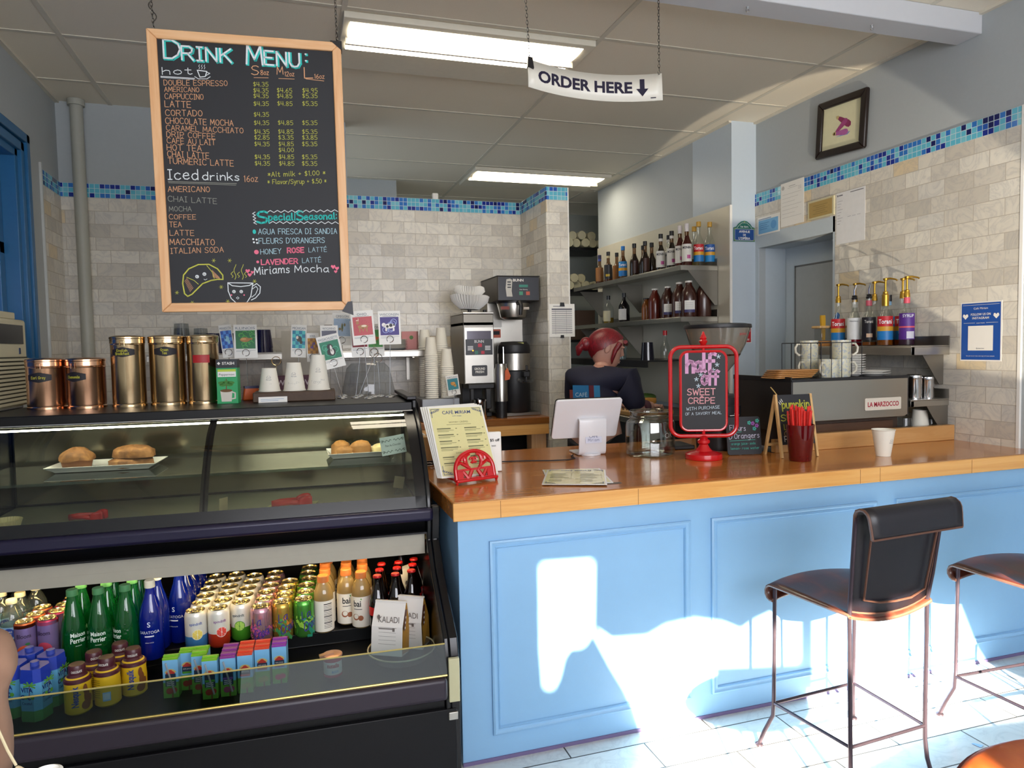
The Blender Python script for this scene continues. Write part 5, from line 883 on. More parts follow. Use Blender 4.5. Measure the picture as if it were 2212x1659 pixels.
for x, wd in ((1.851, 'nearer the order sign'), (2.49, 'nearer the side wall')):
    t = thing('beam_hook', 'small clear and silver hook under the ceiling beam ' + wd, 'hook', (x, 2.555, 2.742), group='hooks under the beam'); obj('eye', MB().tube([(.008 * cos(a), 0, -.012 + .008 * sin(a)) for a in [2 * pi * k / 12 for k in range(12)]], .002, 6, True), CHROME, t); obj('plate', MB().lathe([(0, 0), (.008, 0), (.006, -.004), (0, -.004)], 12), CHROME, t)
# ------------------------------------------------------------------ things on the serving counter
CZ = CT + .0006
# crepe menus in a cast iron holder
hm = T(.632, 2.462, CZ) @ RZ(16); t = thing('menu_holder', 'red cast iron scrollwork stand holding the yellow menus', 'menu holder', M=hm)
b = MB(); A = [(.079 * cos(a), .045 + .07 * sin(a)) for a in [pi * k / 24 for k in range(25)]]; LB = RX(-14)
b.tube([(.079, 0, .012)] + [(x, 0, z) for x, z in A] + [(-.079, 0, .012)], .0078, 8, M=LB)
for s in (-1, 1):
    b.tube([(s * (.042 + .006 * cos(q) - .004 * q * 0), 0, .082 + (.024 - .002 * q) * sin(q) * .6) for q in [k * .5 for k in range(9)]], .0058, 6, M=LB)
    b.tube([(s * (.014 + .024 * sin(q * .5) * (1 - q / 12)), 0, .105 - .055 * q / 6 + .006 * sin(q)) for q in [k * .5 for k in range(14)]], .0064, 6, M=LB)
    b.tube([(s * .075, 0, .068), (s * .055, 0, .076), (s * .035, 0, .064), (s * .02, 0, .054)], .0064, 6, M=LB); b.tube([(s * .03, 0, .105), (s * .05, 0, .09), (s * .066, 0, .088)], .0055, 6, M=LB)
    b.tube([(s * (.006 + .009 * cos(q)), 0, .082 + .009 * sin(q)) for q in [k * .6 for k in range(10)]], .0045, 6, M=LB)
    b.tube([(s * .012, 0, .046), (s * .03, 0, .016)], .0075, 6, M=LB); b.tube([(s * .05, 0, .046), (s * .03, 0, .018)], .0065, 6, M=LB)
b.box(-.079, .079, -.003, .003, .045, .053, M=LB).box(-.079, .079, -.004, .004, .006, .02, M=LB)
b.box(-.079, -.05, -.003, .003, .018, .047, M=LB).box(.05, .079, -.003, .003, .018, .047, M=LB)
obj('scroll_back', b, RED, t, smooth=50)
b = MB().box(-.086, .086, -.014, .012, .008, .018); b.box(-.07, -.05, 0, .10, .006, .014).box(.05, .07, 0, .10, .006, .014); obj('tray', b, RED, t, bev=.003)
for x in (-.082, .082): obj('foot', MB().lathe([(0, 0), (.004, 0), (.006, .006), (.004, .01), (0, .01)], 10, T(x, -.004, 0)), RED, t)
LAM = mat('#e2e0da', .18, nz=.02, coat=.4); CRM = mat('#d9d29a', .25, nz=.03, coat=.4); MINK = mat('#6a6a4a', .6); NAVY = mat('#3a4a7a', .6)
def crepe_menu(name, label, M, full=True, group='laminated crepe menus'):
    t = thing(name, label, 'menu', M=M, group=group); w_, h = .1135, .146
    obj('sheet', MB().box(-w_, w_, -.0012, .0012, 0, 2 * h), LAM, t, bev=.001)
    obj('page', MB().rect(-w_ + .007, w_ - .007, .007, 2 * h - .007, -.0016), CRM, t)
    if not full: return t
    p = MB(); y = -.0022; p.m(0).text('CAFÉ MIRIAM', 0, 2 * h - .034, .0135, y, w=.115, bold=.01); p.text('CITY PARK', 0, 2 * h - .046, .005, y, w=.038)
    p.m(1); p.text('SAVORY CRÊPES', 0, 2 * h - .072, .0062, y, w=.078); p.rect(-.05, .05, 2 * h - .0795, 2 * h - .0782, y)
    for c in (-1, 1):
        for k in range(4):
            z = 2 * h - .097 - .026 * k; x0 = -.092 if c < 0 else .018
            p.rect(x0, x0 + (.062, .05, .07, .055)[(k + c) % 4], z, z + .0042, y); p.rect(x0 + .078 * 0 + .074, x0 + .08, z, z + .003, y); [p.rect(x0, x0 + .066 - .02 * q, z - .006 - .0045 * q, z - .0045 - .0045 * q, y) for q in range(2)]
    p.text('SWEET CRÊPES', 0, .092, .0062, y, w=.074)
    for c in (-1, 1):
        for k in range(2): x0 = -.092 if c < 0 else .018; z = .078 - .024 * k; p.rect(x0, x0 + .045, z, z + .0042, y); p.rect(x0, x0 + .06, z - .007, z - .0055, y)
    p.m(0)
    for sx in (-1, 1):
        for zb, sz in ((.012, 1), (2 * h - .012, -1)):
            x0 = sx * (w_ - .013)
            for k in range(5): p.rib([(x0 - sx * (.007 * k) + .003 * cos(q) * 1.2, zb + sz * (.004 + .0045 * (4 - k) * .6) + .0035 * sin(q)) for q in [1.2 * j for j in range(6)]], .0016, y)
            p.rib([(x0, zb), (x0, zb + sz * .035)], .002, y); p.rib([(x0, zb), (x0 - sx * .035, zb)], .002, y)
    obj('print', p, [NAVY, MINK], t); return t
mm = T(.612, 2.585, 1.015) @ RZ(9.4) @ RX(-32) @ RY(1.3) @ T(0, 0, -.146)
crepe_menu('crepe_menu', 'front laminated yellow menu leaning in the red scroll stand', mm)
for k in range(1, 4): crepe_menu('crepe_menu', 'laminated menu stacked %s behind the front yellow one' % ('directly', 'second', 'third')[k - 1], mm @ T(-.003 * k, .005 * k, .0045 * k) @ RY(-.8 * k) , False)
t = thing('offer_card', 'white upright acrylic card behind the menus offering a discount', 'card', (.735, 2.66, CZ), -8); obj('panel', MB().box(-.05, .05, -.012, .012, 0, .155, M=RX(-4)), WHITE, t, bev=.004)
p = MB(); p.text('for $5 off', .012, .118, .010, -.0145, w=.062, bold=.02, M=RX(-4)); p.rect(-.016, -.006, .098, .105, -.0145, M=RX(-4)); p.text('toast', .016, .098, .007, -.0145, w=.024, M=RX(-4)); obj('lettering', p, INK, t)
# point of sale tablet seen from behind
t = thing('checkout_tablet', 'white checkout tablet on a bent white stand, seen from behind', 'tablet', (1.25, 2.90, CZ), -3)
PW = mat('#dcdce0', .3, nz=.015, coat=.2)
def rrect(w_, h, r, n=6): return [(sx * (w_ - r) + r * cos(a), sz * (h - r) + r * sin(a)) for sx, sz, a0 in ((1, 1, 0), (-1, 1, 90), (-1, -1, 180), (1, -1, 270)) for a in [radians(a0 + 90 * k / n) for k in range(n + 1)]]
TM = T(0, -.025, .162) @ RX(24.8); obj('tablet_body', MB().prism(rrect(.154, .098, .014), 0, .012, M=TM), PW, t, bev=.003); obj('screen_rim', MB().prism(rrect(.1545, .0985, .014), .012, .017, M=TM), BLACKS, t)
rows = [[(x, y, z) for x in (-.064, .064)] for y, z in ((.10, .006), (-.02, .006), (-.028, .010), (-.033, .02), (-.040, .10), (-.043, .150), (-.042, .158), (-.036, .162), (-.02, .164))]; obj('stand', MB().grid(rows), PW, t, solid=.009, bev=.003, M=T(.02, 0, 0)); obj('pivot', MB().cyl(.05, 0, .008, 28, T(.02, 0, 0)), PW, t)
b = MB(); SMx = T(.022, -.0435, .078) @ RX(-4); b.m(0).rect(-.038, .038, -.022, .024, 0, M=SMx); b.m(1).text('CAFÉ', 0, .002, .011, -.0006, w=.04, M=SMx).hand('Miriam', -.026, -.014, .012, x1=.026, w=.09, y=-.0006, M=SMx).rib([(-.012, .016), (0, .022), (.012, .016)], .0014, -.0006, M=SMx); obj('sticker', b, [mat('#c6c8d8', .3), NAVY], t)
b = MB(); pts = [(1.19, 2.90), (1.165, 2.86), (1.16, 2.81), (1.12, 2.78), (1.04, 2.79), (.96, 2.82), (.88, 2.84), (.78, 2.86)]; b.tube([(x, y, CZ + .003) for x, y in pts], .0026, 6); tag(obj('cable', b, INK), 'thin black cable running from the tablet across the counter', 'cable')
crepe_menu('crepe_menu', 'laminated yellow menu lying flat on the counter, on top', T(.99, 2.395, CZ + .005) @ RZ(-24) @ RX(-90) @ T(0, 0, -.146), True); crepe_menu('crepe_menu', 'laminated yellow menu lying mostly under the other flat one', T(1.005, 2.425, CZ + .002) @ RZ(-15) @ RX(-90) @ T(0, 0, -.146), False)
tag(obj('sticker', MB().box(-.045, .045, -.012, .012, 0, .0006), mat('#4a4440', .5, nz=.2), None, T(1.06, 2.255, CZ) @ RZ(-4)), 'small dark rectangular sticker near the counter front edge', 'sticker')
# glass jar
t = thing('glass_jar', 'large empty clear glass jar with wide threaded mouth', 'jar', (1.508, 2.78, CZ)); JG = glass('#f2f6f3', 2.2, .01, name='jar_glass'); pr = [(0, .004), (.088, .004), (.097, .0), (.106, .008), (.107, .02), (.107, .135), (.104, .15), (.092, .160), (.087, .164), (.091, .168), (.091, .172), (.086, .176), (.086, .186), (.09, .192), (.088, .196)]
obj('body', MB().lathe(pr + [(r - .005, z) for r, z in pr[::-1][:-1]] + [(0, .012)], 48), JG, t); obj('mouth_ring', MB().tube([(.089 * cos(a), .089 * sin(a), .194) for a in [2 * pi * k / 40 for k in range(40)]], .003, 6, True), glass('#d8d4c8', 3, .02, .25, '#b8b4a8', name='jar_rim'), t)
obj('lettering', MB().text('OK', .035, .085, .022, -.0008, fn=wrap(.1075)), glass('#ffffff', 2, .1, .35, '#ffffff', name='embossed'), t)
# red framed swivel chalkboard
RS = T(1.66, 2.595, CZ) @ RZ(-20); t = thing('table_sign', 'red metal pedestal sign with a small chalkboard, promoting a half price crepe', 'sign', M=RS)
obj('pedestal', MB().lathe([(0, 0), (.076, 0), (.078, .006), (.076, .022), (.060, .028), (.036, .034), (.024, .048), (.018, .06), (.026, .068), (.026, .078), (.016, .084), (.02, .092), (.010, .098), (0, .1)], 40), RED, t)
def rr3(w_, h, r, cz, n=8): return [(x, 0, z + cz) for x, z in rrect(w_, h, r, n)]
obj('outer_frame', MB().tube(rr3(.138, .188, .045, .284), .0085, 10, True), RED, t); obj('inner_frame', MB().tube(rr3(.095, .166, .032, .286), .0065, 8, True), RED, t)
obj('pivot', MB().tube([(0, 0, .09), (0, 0, .122)], .007, 8).tube([(0, 0, .45), (0, 0, .475)], .006, 8), RED, t)
obj('finial', MB().lathe([(.006, .478), (.012, .482), (.018, .496), (.012, .503), (.015, .508), (.009, .52), (.004, .534), (0, .537)], 20), RED, t)
obj('slate', MB().prism(rrect(.093, .164, .031), -.004, .004, M=T(0, 0, .286)), mat('#17171c', .6, nz=.2), t)
c = MB(); y = -.0048; c.m(0)
for s, x0, x1, z0, h in (('h', -.070, -.042, .365, .072), ('a', -.036, -.010, .368, .062), ('l', -.002, .006, .368, .07), ('f', .010, .046, .365, .074), ('o', -.008, .014, .314, .056), ('f', .016, .038, .312, .056), ('f', .040, .062, .312, .054)): c.hand(s, x0, z0, h, x1=x1, w=.2 if s != 'l' else .2, y=y)
c.m(1).hand('SWEET', -.068, .270, .026, x1=.048, w=.15, y=y).hand('CRÊPE', -.064, .234, .024, x1=.046, w=.15, y=y); c.m(2).hand('WITH PURCHASE', -.072, .205, .0125, x1=.066, w=.12, y=y, slope=.05).hand('OF A SAVORY MEAL', -.077, .184, .0115, x1=.074, w=.12, y=y, slope=.03)
for x, z in ((.062, .430), (.056, .396), (.040, .374), (-.012, .355), (-.03, .336), (-.022, .308)):
    for a in (90, 162, 234, 306, 18): c.m(2).rib([(x, z), (x + .0085 * cos(radians(a)), z + .0085 * sin(radians(a)))], .0032, y)
obj('lettering', c, [mat('#cf9ac0', .7), mat('#d89aa0', .7), mat('#b8c8d4', .7)], t, smooth=0)
# slate with the orange blossom drink
t = thing('small_chalkboard', 'small dark slate board with a flower doodle, leaning behind the red sign', 'chalkboard', (1.872, 2.606, CZ), -10); LM = RX(-9)
obj('slate', MB().prism(rrect(.078, .082, .012), -.003, .003, M=LM @ T(0, 0, .083)), mat('#15151b', .6, nz=.2), t); p = MB(); y = -.0038
p.m(0).hand('Fleurs', -.062, .108, .022, x1=.010, w=.09, y=y, slope=-.06, M=LM).hand("D'Orangers", -.068, .070, .022, x1=.07, w=.09, y=y, slope=.02, M=LM); p.m(1).hand('orange juice, soda', -.06, .044, .010, x1=.05, w=.14, y=y, M=LM).hand('lemon, rose water', -.064, .024, .010, x1=.066, w=.14, y=y, M=LM).rib([(-.055, .096), (-.01, .1)], .002, y, M=LM).rib([(-.066, .062), (.05, .064)], .002, y, M=LM)
for x, z, m_ in ((.044, .135, 2), (.062, .125, 2), (.05, .112, 1), (.028, .138, 1), (.065, .146, 1)):
    for a in range(0, 360, 72): p.m(m_).disc(x + .0055 * cos(radians(a)), z + .0055 * sin(radians(a)), .0038, y=y - .0002, n=8, M=LM)
obj('lettering', p, [mat('#c8c4d8', .7), mat('#3a9a8a', .7), mat('#8a4a9a', .7)], t, smooth=0)
# folding A-frame board
t = thing('a_frame_board', 'small pine folding chalkboard advertising a pumpkin drink', 'chalkboard', (2.04, 2.51, CZ), -4); FM = T(0, -.05, 0) @ RX(-11); BK = T(0, .075, 0) @ RX(16)
for x in (-.088, .08): obj('leg', MB().box(x, x + .010, -.006, .006, 0, .268, M=FM), LTWOOD, t); obj('leg', MB().box(x, x + .010, -.006, .006, 0, .272, M=BK), LTWOOD, t)
obj('crossbar', MB().box(-.08, .08, -.005, .004, .04, .05, M=BK), LTWOOD, t); obj('back_slate', MB().box(-.08, .082, -.003, .003, .07, .26, M=BK), BLKPL, t)
obj('slate', MB().box(-.079, .081, -.004, .004, .055, .266, M=FM), mat('#1b1b20', .6, nz=.2), t); p = MB(); y = -.0048
p.m(0).hand('pumpkin', -.058, .208, .032, x1=.072, w=.16, y=y, M=FM).hand('SPICE', -.07, .155, .026, x1=.06, w=.15, y=y, M=FM).hand('LATTE', -.06, .118, .022, x1=.06, w=.15, y=y, M=FM).rib([(-.02, .2), (.07, .203)], .003, y, M=FM); p.m(1).hand('PSL', -.064, .068, .022, x1=.0, w=.16, y=y, M=FM).hand('$5', .02, .068, .02, x1=.06, w=.16, y=y, M=FM)
for k in range(3): p.rib([(-.072 + .006 * k, .236 + .006 * k), (-.066 + .006 * k, .225 + .006 * k)], .003, y, M=FM)
p.m(2).rib([(-.05 + .012 * cos(q), .1 + .012 * sin(q)) for q in [.5 * k for k in range(14)]], .003, y, M=FM); obj('lettering', p, [mat('#b0b03a', .7), mat('#d8d8d0', .7), mat('#c8a060', .7)], t, smooth=0)
obj('stem', MB().tube([(-.075, .0, .262), (-.09, .0, .28), (-.105, 0, .296)], .0022, 6), mat('#b89a5a', .6), t)
# straws in a red tumbler
t = thing('straw_cup', 'translucent dark red tumbler full of red straws', 'cup', (1.985, 2.395, CZ)); obj('body', MB().lathe([(0, .004), (.041, .004), (.042, 0), (.044, .004), (.056, .148), (.054, .148), (.042, .008), (0, .008)], 36), glass('#c03038', 1.8, .05, .45, '#a01c24', name='red_tumbler'), t)
sp = None; rnd = random.Random(5); ST = mat('#d8281e', .4, nz=.05)
for k in range(26):
    a = k * 2.399; rr_ = .046 * sqrt((k + .5) / 26); x, y = rr_ * cos(a), rr_ * sin(a); lx, ly = rnd.uniform(-3, 3), rnd.uniform(-3, 3); M = T(1.985 + x * .72, 2.395 + y * .72, CZ + .009) @ RY(x * 110 + lx * .4) @ RX(-y * 110 + ly * .3)
    lb = 'red straw standing in the dark red tumbler'
    if sp is None: sp = thing('drinking_straw', lb, 'straw', M=M, group='red straws in the tumbler'); obj('tube', MB().lathe([(.0027, 0), (.0042, 0), (.0042, .198), (.0027, .198), (.0027, .1)], 10), ST, sp); walk(sp)
    else: dup(sp, M @ T(0, 0, rnd.uniform(-.006, .02) * (k % 3 > 0) + (.02 if k in (4, 9) else 0)))
papercup('white paper cup standing alone on the wooden counter', T(2.370, 2.352, CZ) @ RZ(8), .0285, .0445, .112, True, 'paper cups in use')
# behind the menus, at the end of the pastry case
t = thing('pen_holder', 'small pale wooden pen holder behind the menus', 'holder', (.530, 2.93, CZ), 5); obj('block', MB().box(-.03, .03, -.03, .03, .018, .12), LTWOOD, t, bev=.003); b = MB()
obj('wire_base', MB().tube([(-.034, -.034, .004), (.034, -.034, .004), (.034, .034, .004), (-.034, .034, .004)], .003, 6, True).tube([(-.034, -.034, .016), (.034, -.034, .016), (.034, .034, .016), (-.034, .034, .016)], .003, 6, True).tube([(-.034, -.034, .0), (-.034, -.034, .02)], .003, 6).tube([(.034, -.034, 0), (.034, -.034, .02)], .003, 6), INK, t)
for k, (x, y, c_, wd) in enumerate(((-.012, 0, '#1a1a22', 'black pen leaning in the wooden holder'), (.01, .008, '#3a2a7a', 'purple marker in the wooden holder'))):
    o = tag(obj('pen', MB().cyl(.0065, 0, .15, 12), mat(c_, .4), None, T(.530 + x, 2.93 + y, CZ + .06) @ RY(-14 + 20 * k)), wd, 'pen')
t = thing('soap_pump', 'white pump dispenser bottle half hidden behind the menus', 'dispenser', (.60, 2.87, CZ)); obj('bottle', MB().lathe([(0, 0), (.032, 0), (.033, .15), (.02, .17), (.013, .175), (.013, .19), (0, .19)], 24), WHITE, t); obj('pump_head', MB().lathe([(0, .19), (.012, .19), (.012, .20), (.005, .202), (.005, .228), (.011, .23), (.011, .24), (0, .241)], 16).box(-.035, .0, -.006, .006, .229, .238), WHITE, t, bev=.002)
t = thing('napkin_stack', 'crumpled white napkins beside the pen holder', 'napkins', (.512, 3.03, CZ)); obj('cloth', MB().grid([[(.03 * i - .045 + .008 * sin(j * 2.1 + i), .03 * j - .045, .13 + .02 * sin(i * 1.7 + j * 2.3) - .012 * (i - 1.5) ** 2) for i in range(4)] for j in range(4)]), WHITE, t, solid=.006, sub=1); obj('block', MB().box(-.03, .03, -.03, .03, 0, .12), WHITE, t)
# ------------------------------------------------------------------ side wall: papers, picture, shelves with syrups
def wallquad(name, label, cat, Y0, Y1, Z0, Z1, m_, X=XR - .008, tilt=0, th=.0012, group=None):   # local x runs along the wall toward the viewer, z up, facing the room
    M = T(X - th, (Y0 + Y1) / 2, (Z0 + Z1) / 2) @ RZ(-90) @ RY(tilt); t = thing(name, label, cat, M=M, group=group); w_, h = abs(Y1 - Y0) / 2, abs(Z1 - Z0) / 2
    obj('sheet', MB().box(-w_, w_, 0, th, -h, h), m_, t, smooth=0); return t, w_, h
t, w_, h = wallquad('wall_permit', 'white permit card with a pale blue print over the passage', 'paper', 4.095, 3.872, 2.075, 2.195, PAPER)
p = MB(); p.m(0).rect(-w_ + .012, w_ - .012, -h + .01, h - .022, -.0008); p.m(1); [p.rect(-w_ + .025, .01 - .02 * (k % 2), h - .045 - .013 * k, h - .042 - .013 * k, -.0014) for k in range(4)]; p.m(2).disc(.055, -.006, .028, y=-.0014); p.m(1).rect(-w_ + .012, .03, h - .018, h - .014, -.0008); obj('print', p, [mat('#7ab2dc', .6), mat('#4a7ab0', .6), mat('#5f9ad0', .6)], t)
t, w_, h = wallquad('wall_licence', 'tall white printed licence covering part of the blue mosaic', 'paper', 3.858, 3.645, 2.095, 2.367, PAPER, XR - .0085)
p = MB(); p.disc(-w_ + .022, h - .03, .013, y=-.0008); p.rect(-.03, .03, h - .03, h - .026, -.0008); p.rect(-.04, .05, h - .04, h - .038, -.0008); [p.rect(-w_ + .015, w_ - .02 - .03 * (k % 3), h - .075 - .024 * k, h - .0735 - .024 * k, -.0008) for k in range(7)]; [p.rect(.055, .085, h - .06 + .008 * k, h - .058 + .008 * k, -.0008) for k in range(3)]; obj('print', p, mat('#b4b2ae', .7), t)
t, w_, h = wallquad('wall_certificate', 'small gold certificate in a pale frame over the passage', 'certificate', 3.602, 3.388, 2.093, 2.203, mat('#c9c09a', .5), th=.008, tilt=0)
p = MB(); p.m(0).rect(-w_ + .012, w_ - .012, -h + .01, h - .01, -.0008); p.m(1); [p.rect(-.06 + .02 * (k % 2), .06 - .02 * (k % 2), .02 - .012 * k, .0225 - .012 * k, -.0014) for k in range(5)]; obj('print', p, [mat('#b09458', .5, .2), mat('#8a7440', .6)], t)
t, w_, h = wallquad('wall_notice', 'long white printed notice hanging beside the gold certificate', 'paper', 3.374, 3.160, 1.915, 2.208, mat('#dcdcdc', .7), XR - .0085)
p = MB(); p.m(0).rect(-w_ + .008, -w_ + .016, h - .022, h - .012, -.0008); p.rect(-w_ + .02, -w_ + .05, h - .02, h - .014, -.0008); p.rect(0, w_ - .01, h - .014, h - .010, -.0008); p.m(1); [p.rect(-w_ + .01, -w_ + .05 - .01 * (k % 3), h - .05 - .016 * k, h - .048 - .016 * k, -.0008) for k in range(9)]; [p.rect(-.02 + .035 * k, .005 + .035 * k, -.0, .002, -.0008) for k in range(3)]; obj('print', p, [mat('#6a6a72', .7), mat('#9c9ca2', .7)], t)
t, w_, h = wallquad('wall_poster', 'blue poster with white hearts taped to the marble tiles', 'poster', 2.570, 2.365, 1.256, 1.530, PAPER)
p = MB(); p.m(0).rect(-w_ + .006, w_ - .006, -h + .006, h - .006, -.0008); p.m(1).text('Café Miriam', 0, h - .035, .009, -.0014, w=.07).text('FOLLOW US ON', 0, h - .063, .010, -.0014, w=.098, bold=.01).text('INSTAGRAM', 0, h - .08, .010, -.0014, w=.082, bold=.01).text('scan here', 0, h - .1, .005, -.0014, w=.04); p.rect(-.062, .062, -.088, .026, -.0014); p.rect(-w_ + .012, w_ - .012, h - .015, h - .0138, -.0014); p.rect(-.085, -.028, h - .098, h - .0968, -.0014); p.rect(.028, .085, h - .098, h - .0968, -.0014); p.text('See you at our next visit, tag us in your photos', 0, -h + .022, .004, -.0014, w=.14)
for s in (-1, 1): p.poly([(s * .076 + x * .0011 - .0, h - .066 + z * .0011) for x, z in [(q[0] , -q[1]) for q in heart(0, 0, 13)]], -.0014)
p.m(2).text('@cafemiriam', 0, -.08, .0045, -.002, w=.04); obj('print', p, [mat('#1f4fa0', .4), PAPER, mat('#3a3a5a', .6)], t, smooth=0)
# tilted picture of vegetables
M = T(XR - .004, 3.33, 2.583) @ RZ(-90) @ RY(4.0); t = thing('framed_picture', 'dark framed picture of purple vegetables hanging crooked on the wall', 'picture', M=M); w_, h, fr = .188, .160, .042
for nm, poly in (('frame_top', [(-w_, h), (w_, h), (w_ - fr, h - fr), (-w_ + fr, h - fr)]), ('frame_bottom', [(-w_, -h), (w_, -h), (w_ - fr, -h + fr), (-w_ + fr, -h + fr)]), ('frame_side', [(-w_, -h), (-w_ + fr, -h + fr), (-w_ + fr, h - fr), (-w_, h)]), ('frame_side', [(w_, -h), (w_ - fr, -h + fr), (w_ - fr, h - fr), (w_, h)])): obj(nm, MB().prism(poly, -.028, 0), mat('#1d130f', .35, nz=.2), t, bev=.008)
obj('print', MB().box(-w_ + fr - .004, w_ - fr + .004, -.012, -.004, -h + fr - .004, h - fr + .004), mat('#ddd9b4', .6), t); c = MB()
def veg(cx, cz, L, r, a, m_):
    c.m(m_); R_ = lambda x, z: (cx + x * cos(a) - z * sin(a), cz + x * sin(a) + z * cos(a)); pts = []
    prof = [(-.5, .35), (-.3, .62), (0, .8), (.25, 1), (.42, .8), (.5, .0)]; pts = [R_(L * x, r * q) for x, q in prof] + [R_(L * x, -r * q) for x, q in prof[::-1][1:]]; c.poly(pts, -.0128 - .0003 * m_)
    c.m(3).poly([R_(L * -.5, r * .6), R_(L * -.42, r * .3), R_(L * -.42, -r * .3), R_(L * -.5, -r * .6), R_(L * -.62, 0)], -.0142)
veg(.02, .018, .12, .019, -.55, 0); veg(-.002, -.004, .11, .017, .62, 1); veg(.0, -.040, .11, .017, -.05, 2)
c.m(4).poly([(-.04, -.058), (.05, -.06), (.07, -.045), (.02, -.05)], -.0126); obj('painting', c, [mat('#8a2a5a', .5, nz=.3, sc=60), mat('#a0407a', .5, nz=.3, sc=60), mat('#b060a0', .5, nz=.3, sc=60), mat('#c8b07a', .6), mat('#8aa0c8', .6)], t, smooth=0)
# street plate and red notice on the white column
M = T(2.956, 4.122, 2.108); t = thing('street_sign', 'small green and blue enamel street plate on the white column', 'sign', M=M); s = .083
pl = [(-s, -.066), (s, -.066), (s, .026), (.062, .032), (.048, .05), (.022, .068), (0, .072), (-.022, .068), (-.048, .05), (-.062, .032), (-s, .026)]
obj('plate', MB().prism(pl, -.004, 0), mat('#1f6a5a', .3, coat=.3), t); b = MB(); b.m(0).rect(-s + .008, s - .008, -.058, .014, -.0046); b.m(1).rib([(-s + .007, -.059), (s - .007, -.059), (s - .007, .016), (-s + .007, .016), (-s + .007, -.059)], .002, -.005).rib([(-.06, .021), (-.04, .042), (-.018, .058), (.018, .058), (.04, .042), (.06, .021)], .002, -.005)
b.text('1er Arrt', 0, .026, .013, -.0052, w=.06, bold=.02).text('AVENUE', 0, -.008, .0145, -.0052, w=.085, bold=.03).text('DE', 0, -.030, .0135, -.0052, w=.022, bold=.03).text("L'OPÉRA", 0, -.053, .0145, -.0052, w=.09, bold=.03); b.m(2); [b.disc(x, z, .005, y=-.0054) for x, z in ((-s + .008, .018), (s - .008, .018), (-s + .008, -.058), (s - .008, -.058), (0, .064))]; obj('lettering', b, [mat('#1f4a8a', .3), PAPER, mat('#8a9a5a', .4)], t)
t = thing('warning_sign', 'small red and white warning notice half behind the grinder hopper', 'sign', (2.955, 4.122, 1.413)); obj('plate', MB().box(-.058, .058, -.002, 0, -.055, .055), PAPER, t); b = MB(); b.m(0).rect(-.053, .053, -.05, .05, -.0026); b.m(1).text('RESTRICTED', 0, .02, .018, -.0032, w=.094, bold=.02).text('DO NOT', 0, -.016, .012, -.0032, w=.05, bold=.02).text('ENTER HERE', 0, -.038, .012, -.0032, w=.08, bold=.02); obj('lettering', b, [mat('#b8202a', .4), PAPER], t)

# steel wall shelves with syrup bottles
SX, SY0, SY1, SZT = 2.808, 2.626, 3.34, 1.3315
def wallshelf(label, x0, x1, y0, y1, zt, lip, group, gus):
    t = thing('steel_shelf', label, 'shelf', ((x0 + x1) / 2, y0, zt), group=group); a, c = (x1 - x0) / 2, y1 - y0
    obj('deck', MB().box(-a, a, 0, c, -.006, 0).box(-a, -a + .02, 0, c, -lip, -.006).box(-a, a, 0, .004, -lip, -.006), STEEL, t, bev=.0015); obj('upstand', MB().box(a - .006, a, 0, c, 0, .045), STEEL2, t)
    for yy in gus: obj('bracket', MB().prism([(a - .004, -lip), (a - .004, -lip - .145), (a - .03, -lip - .145), (-a + .1, -lip)], yy, yy + .003), STEEL2, t)
    return t
wallshelf('steel shelf on the marble wall holding syrup bottles with pumps', SX, XR - .009, SY0, SY1, SZT, .045, 'steel shelves by the passage', (.03, .6)); wallshelf('low short steel shelf holding two steel canisters', SX, XR - .009, SY0, 2.95, 1.074, .034, 'steel shelves by the passage', (.002,))
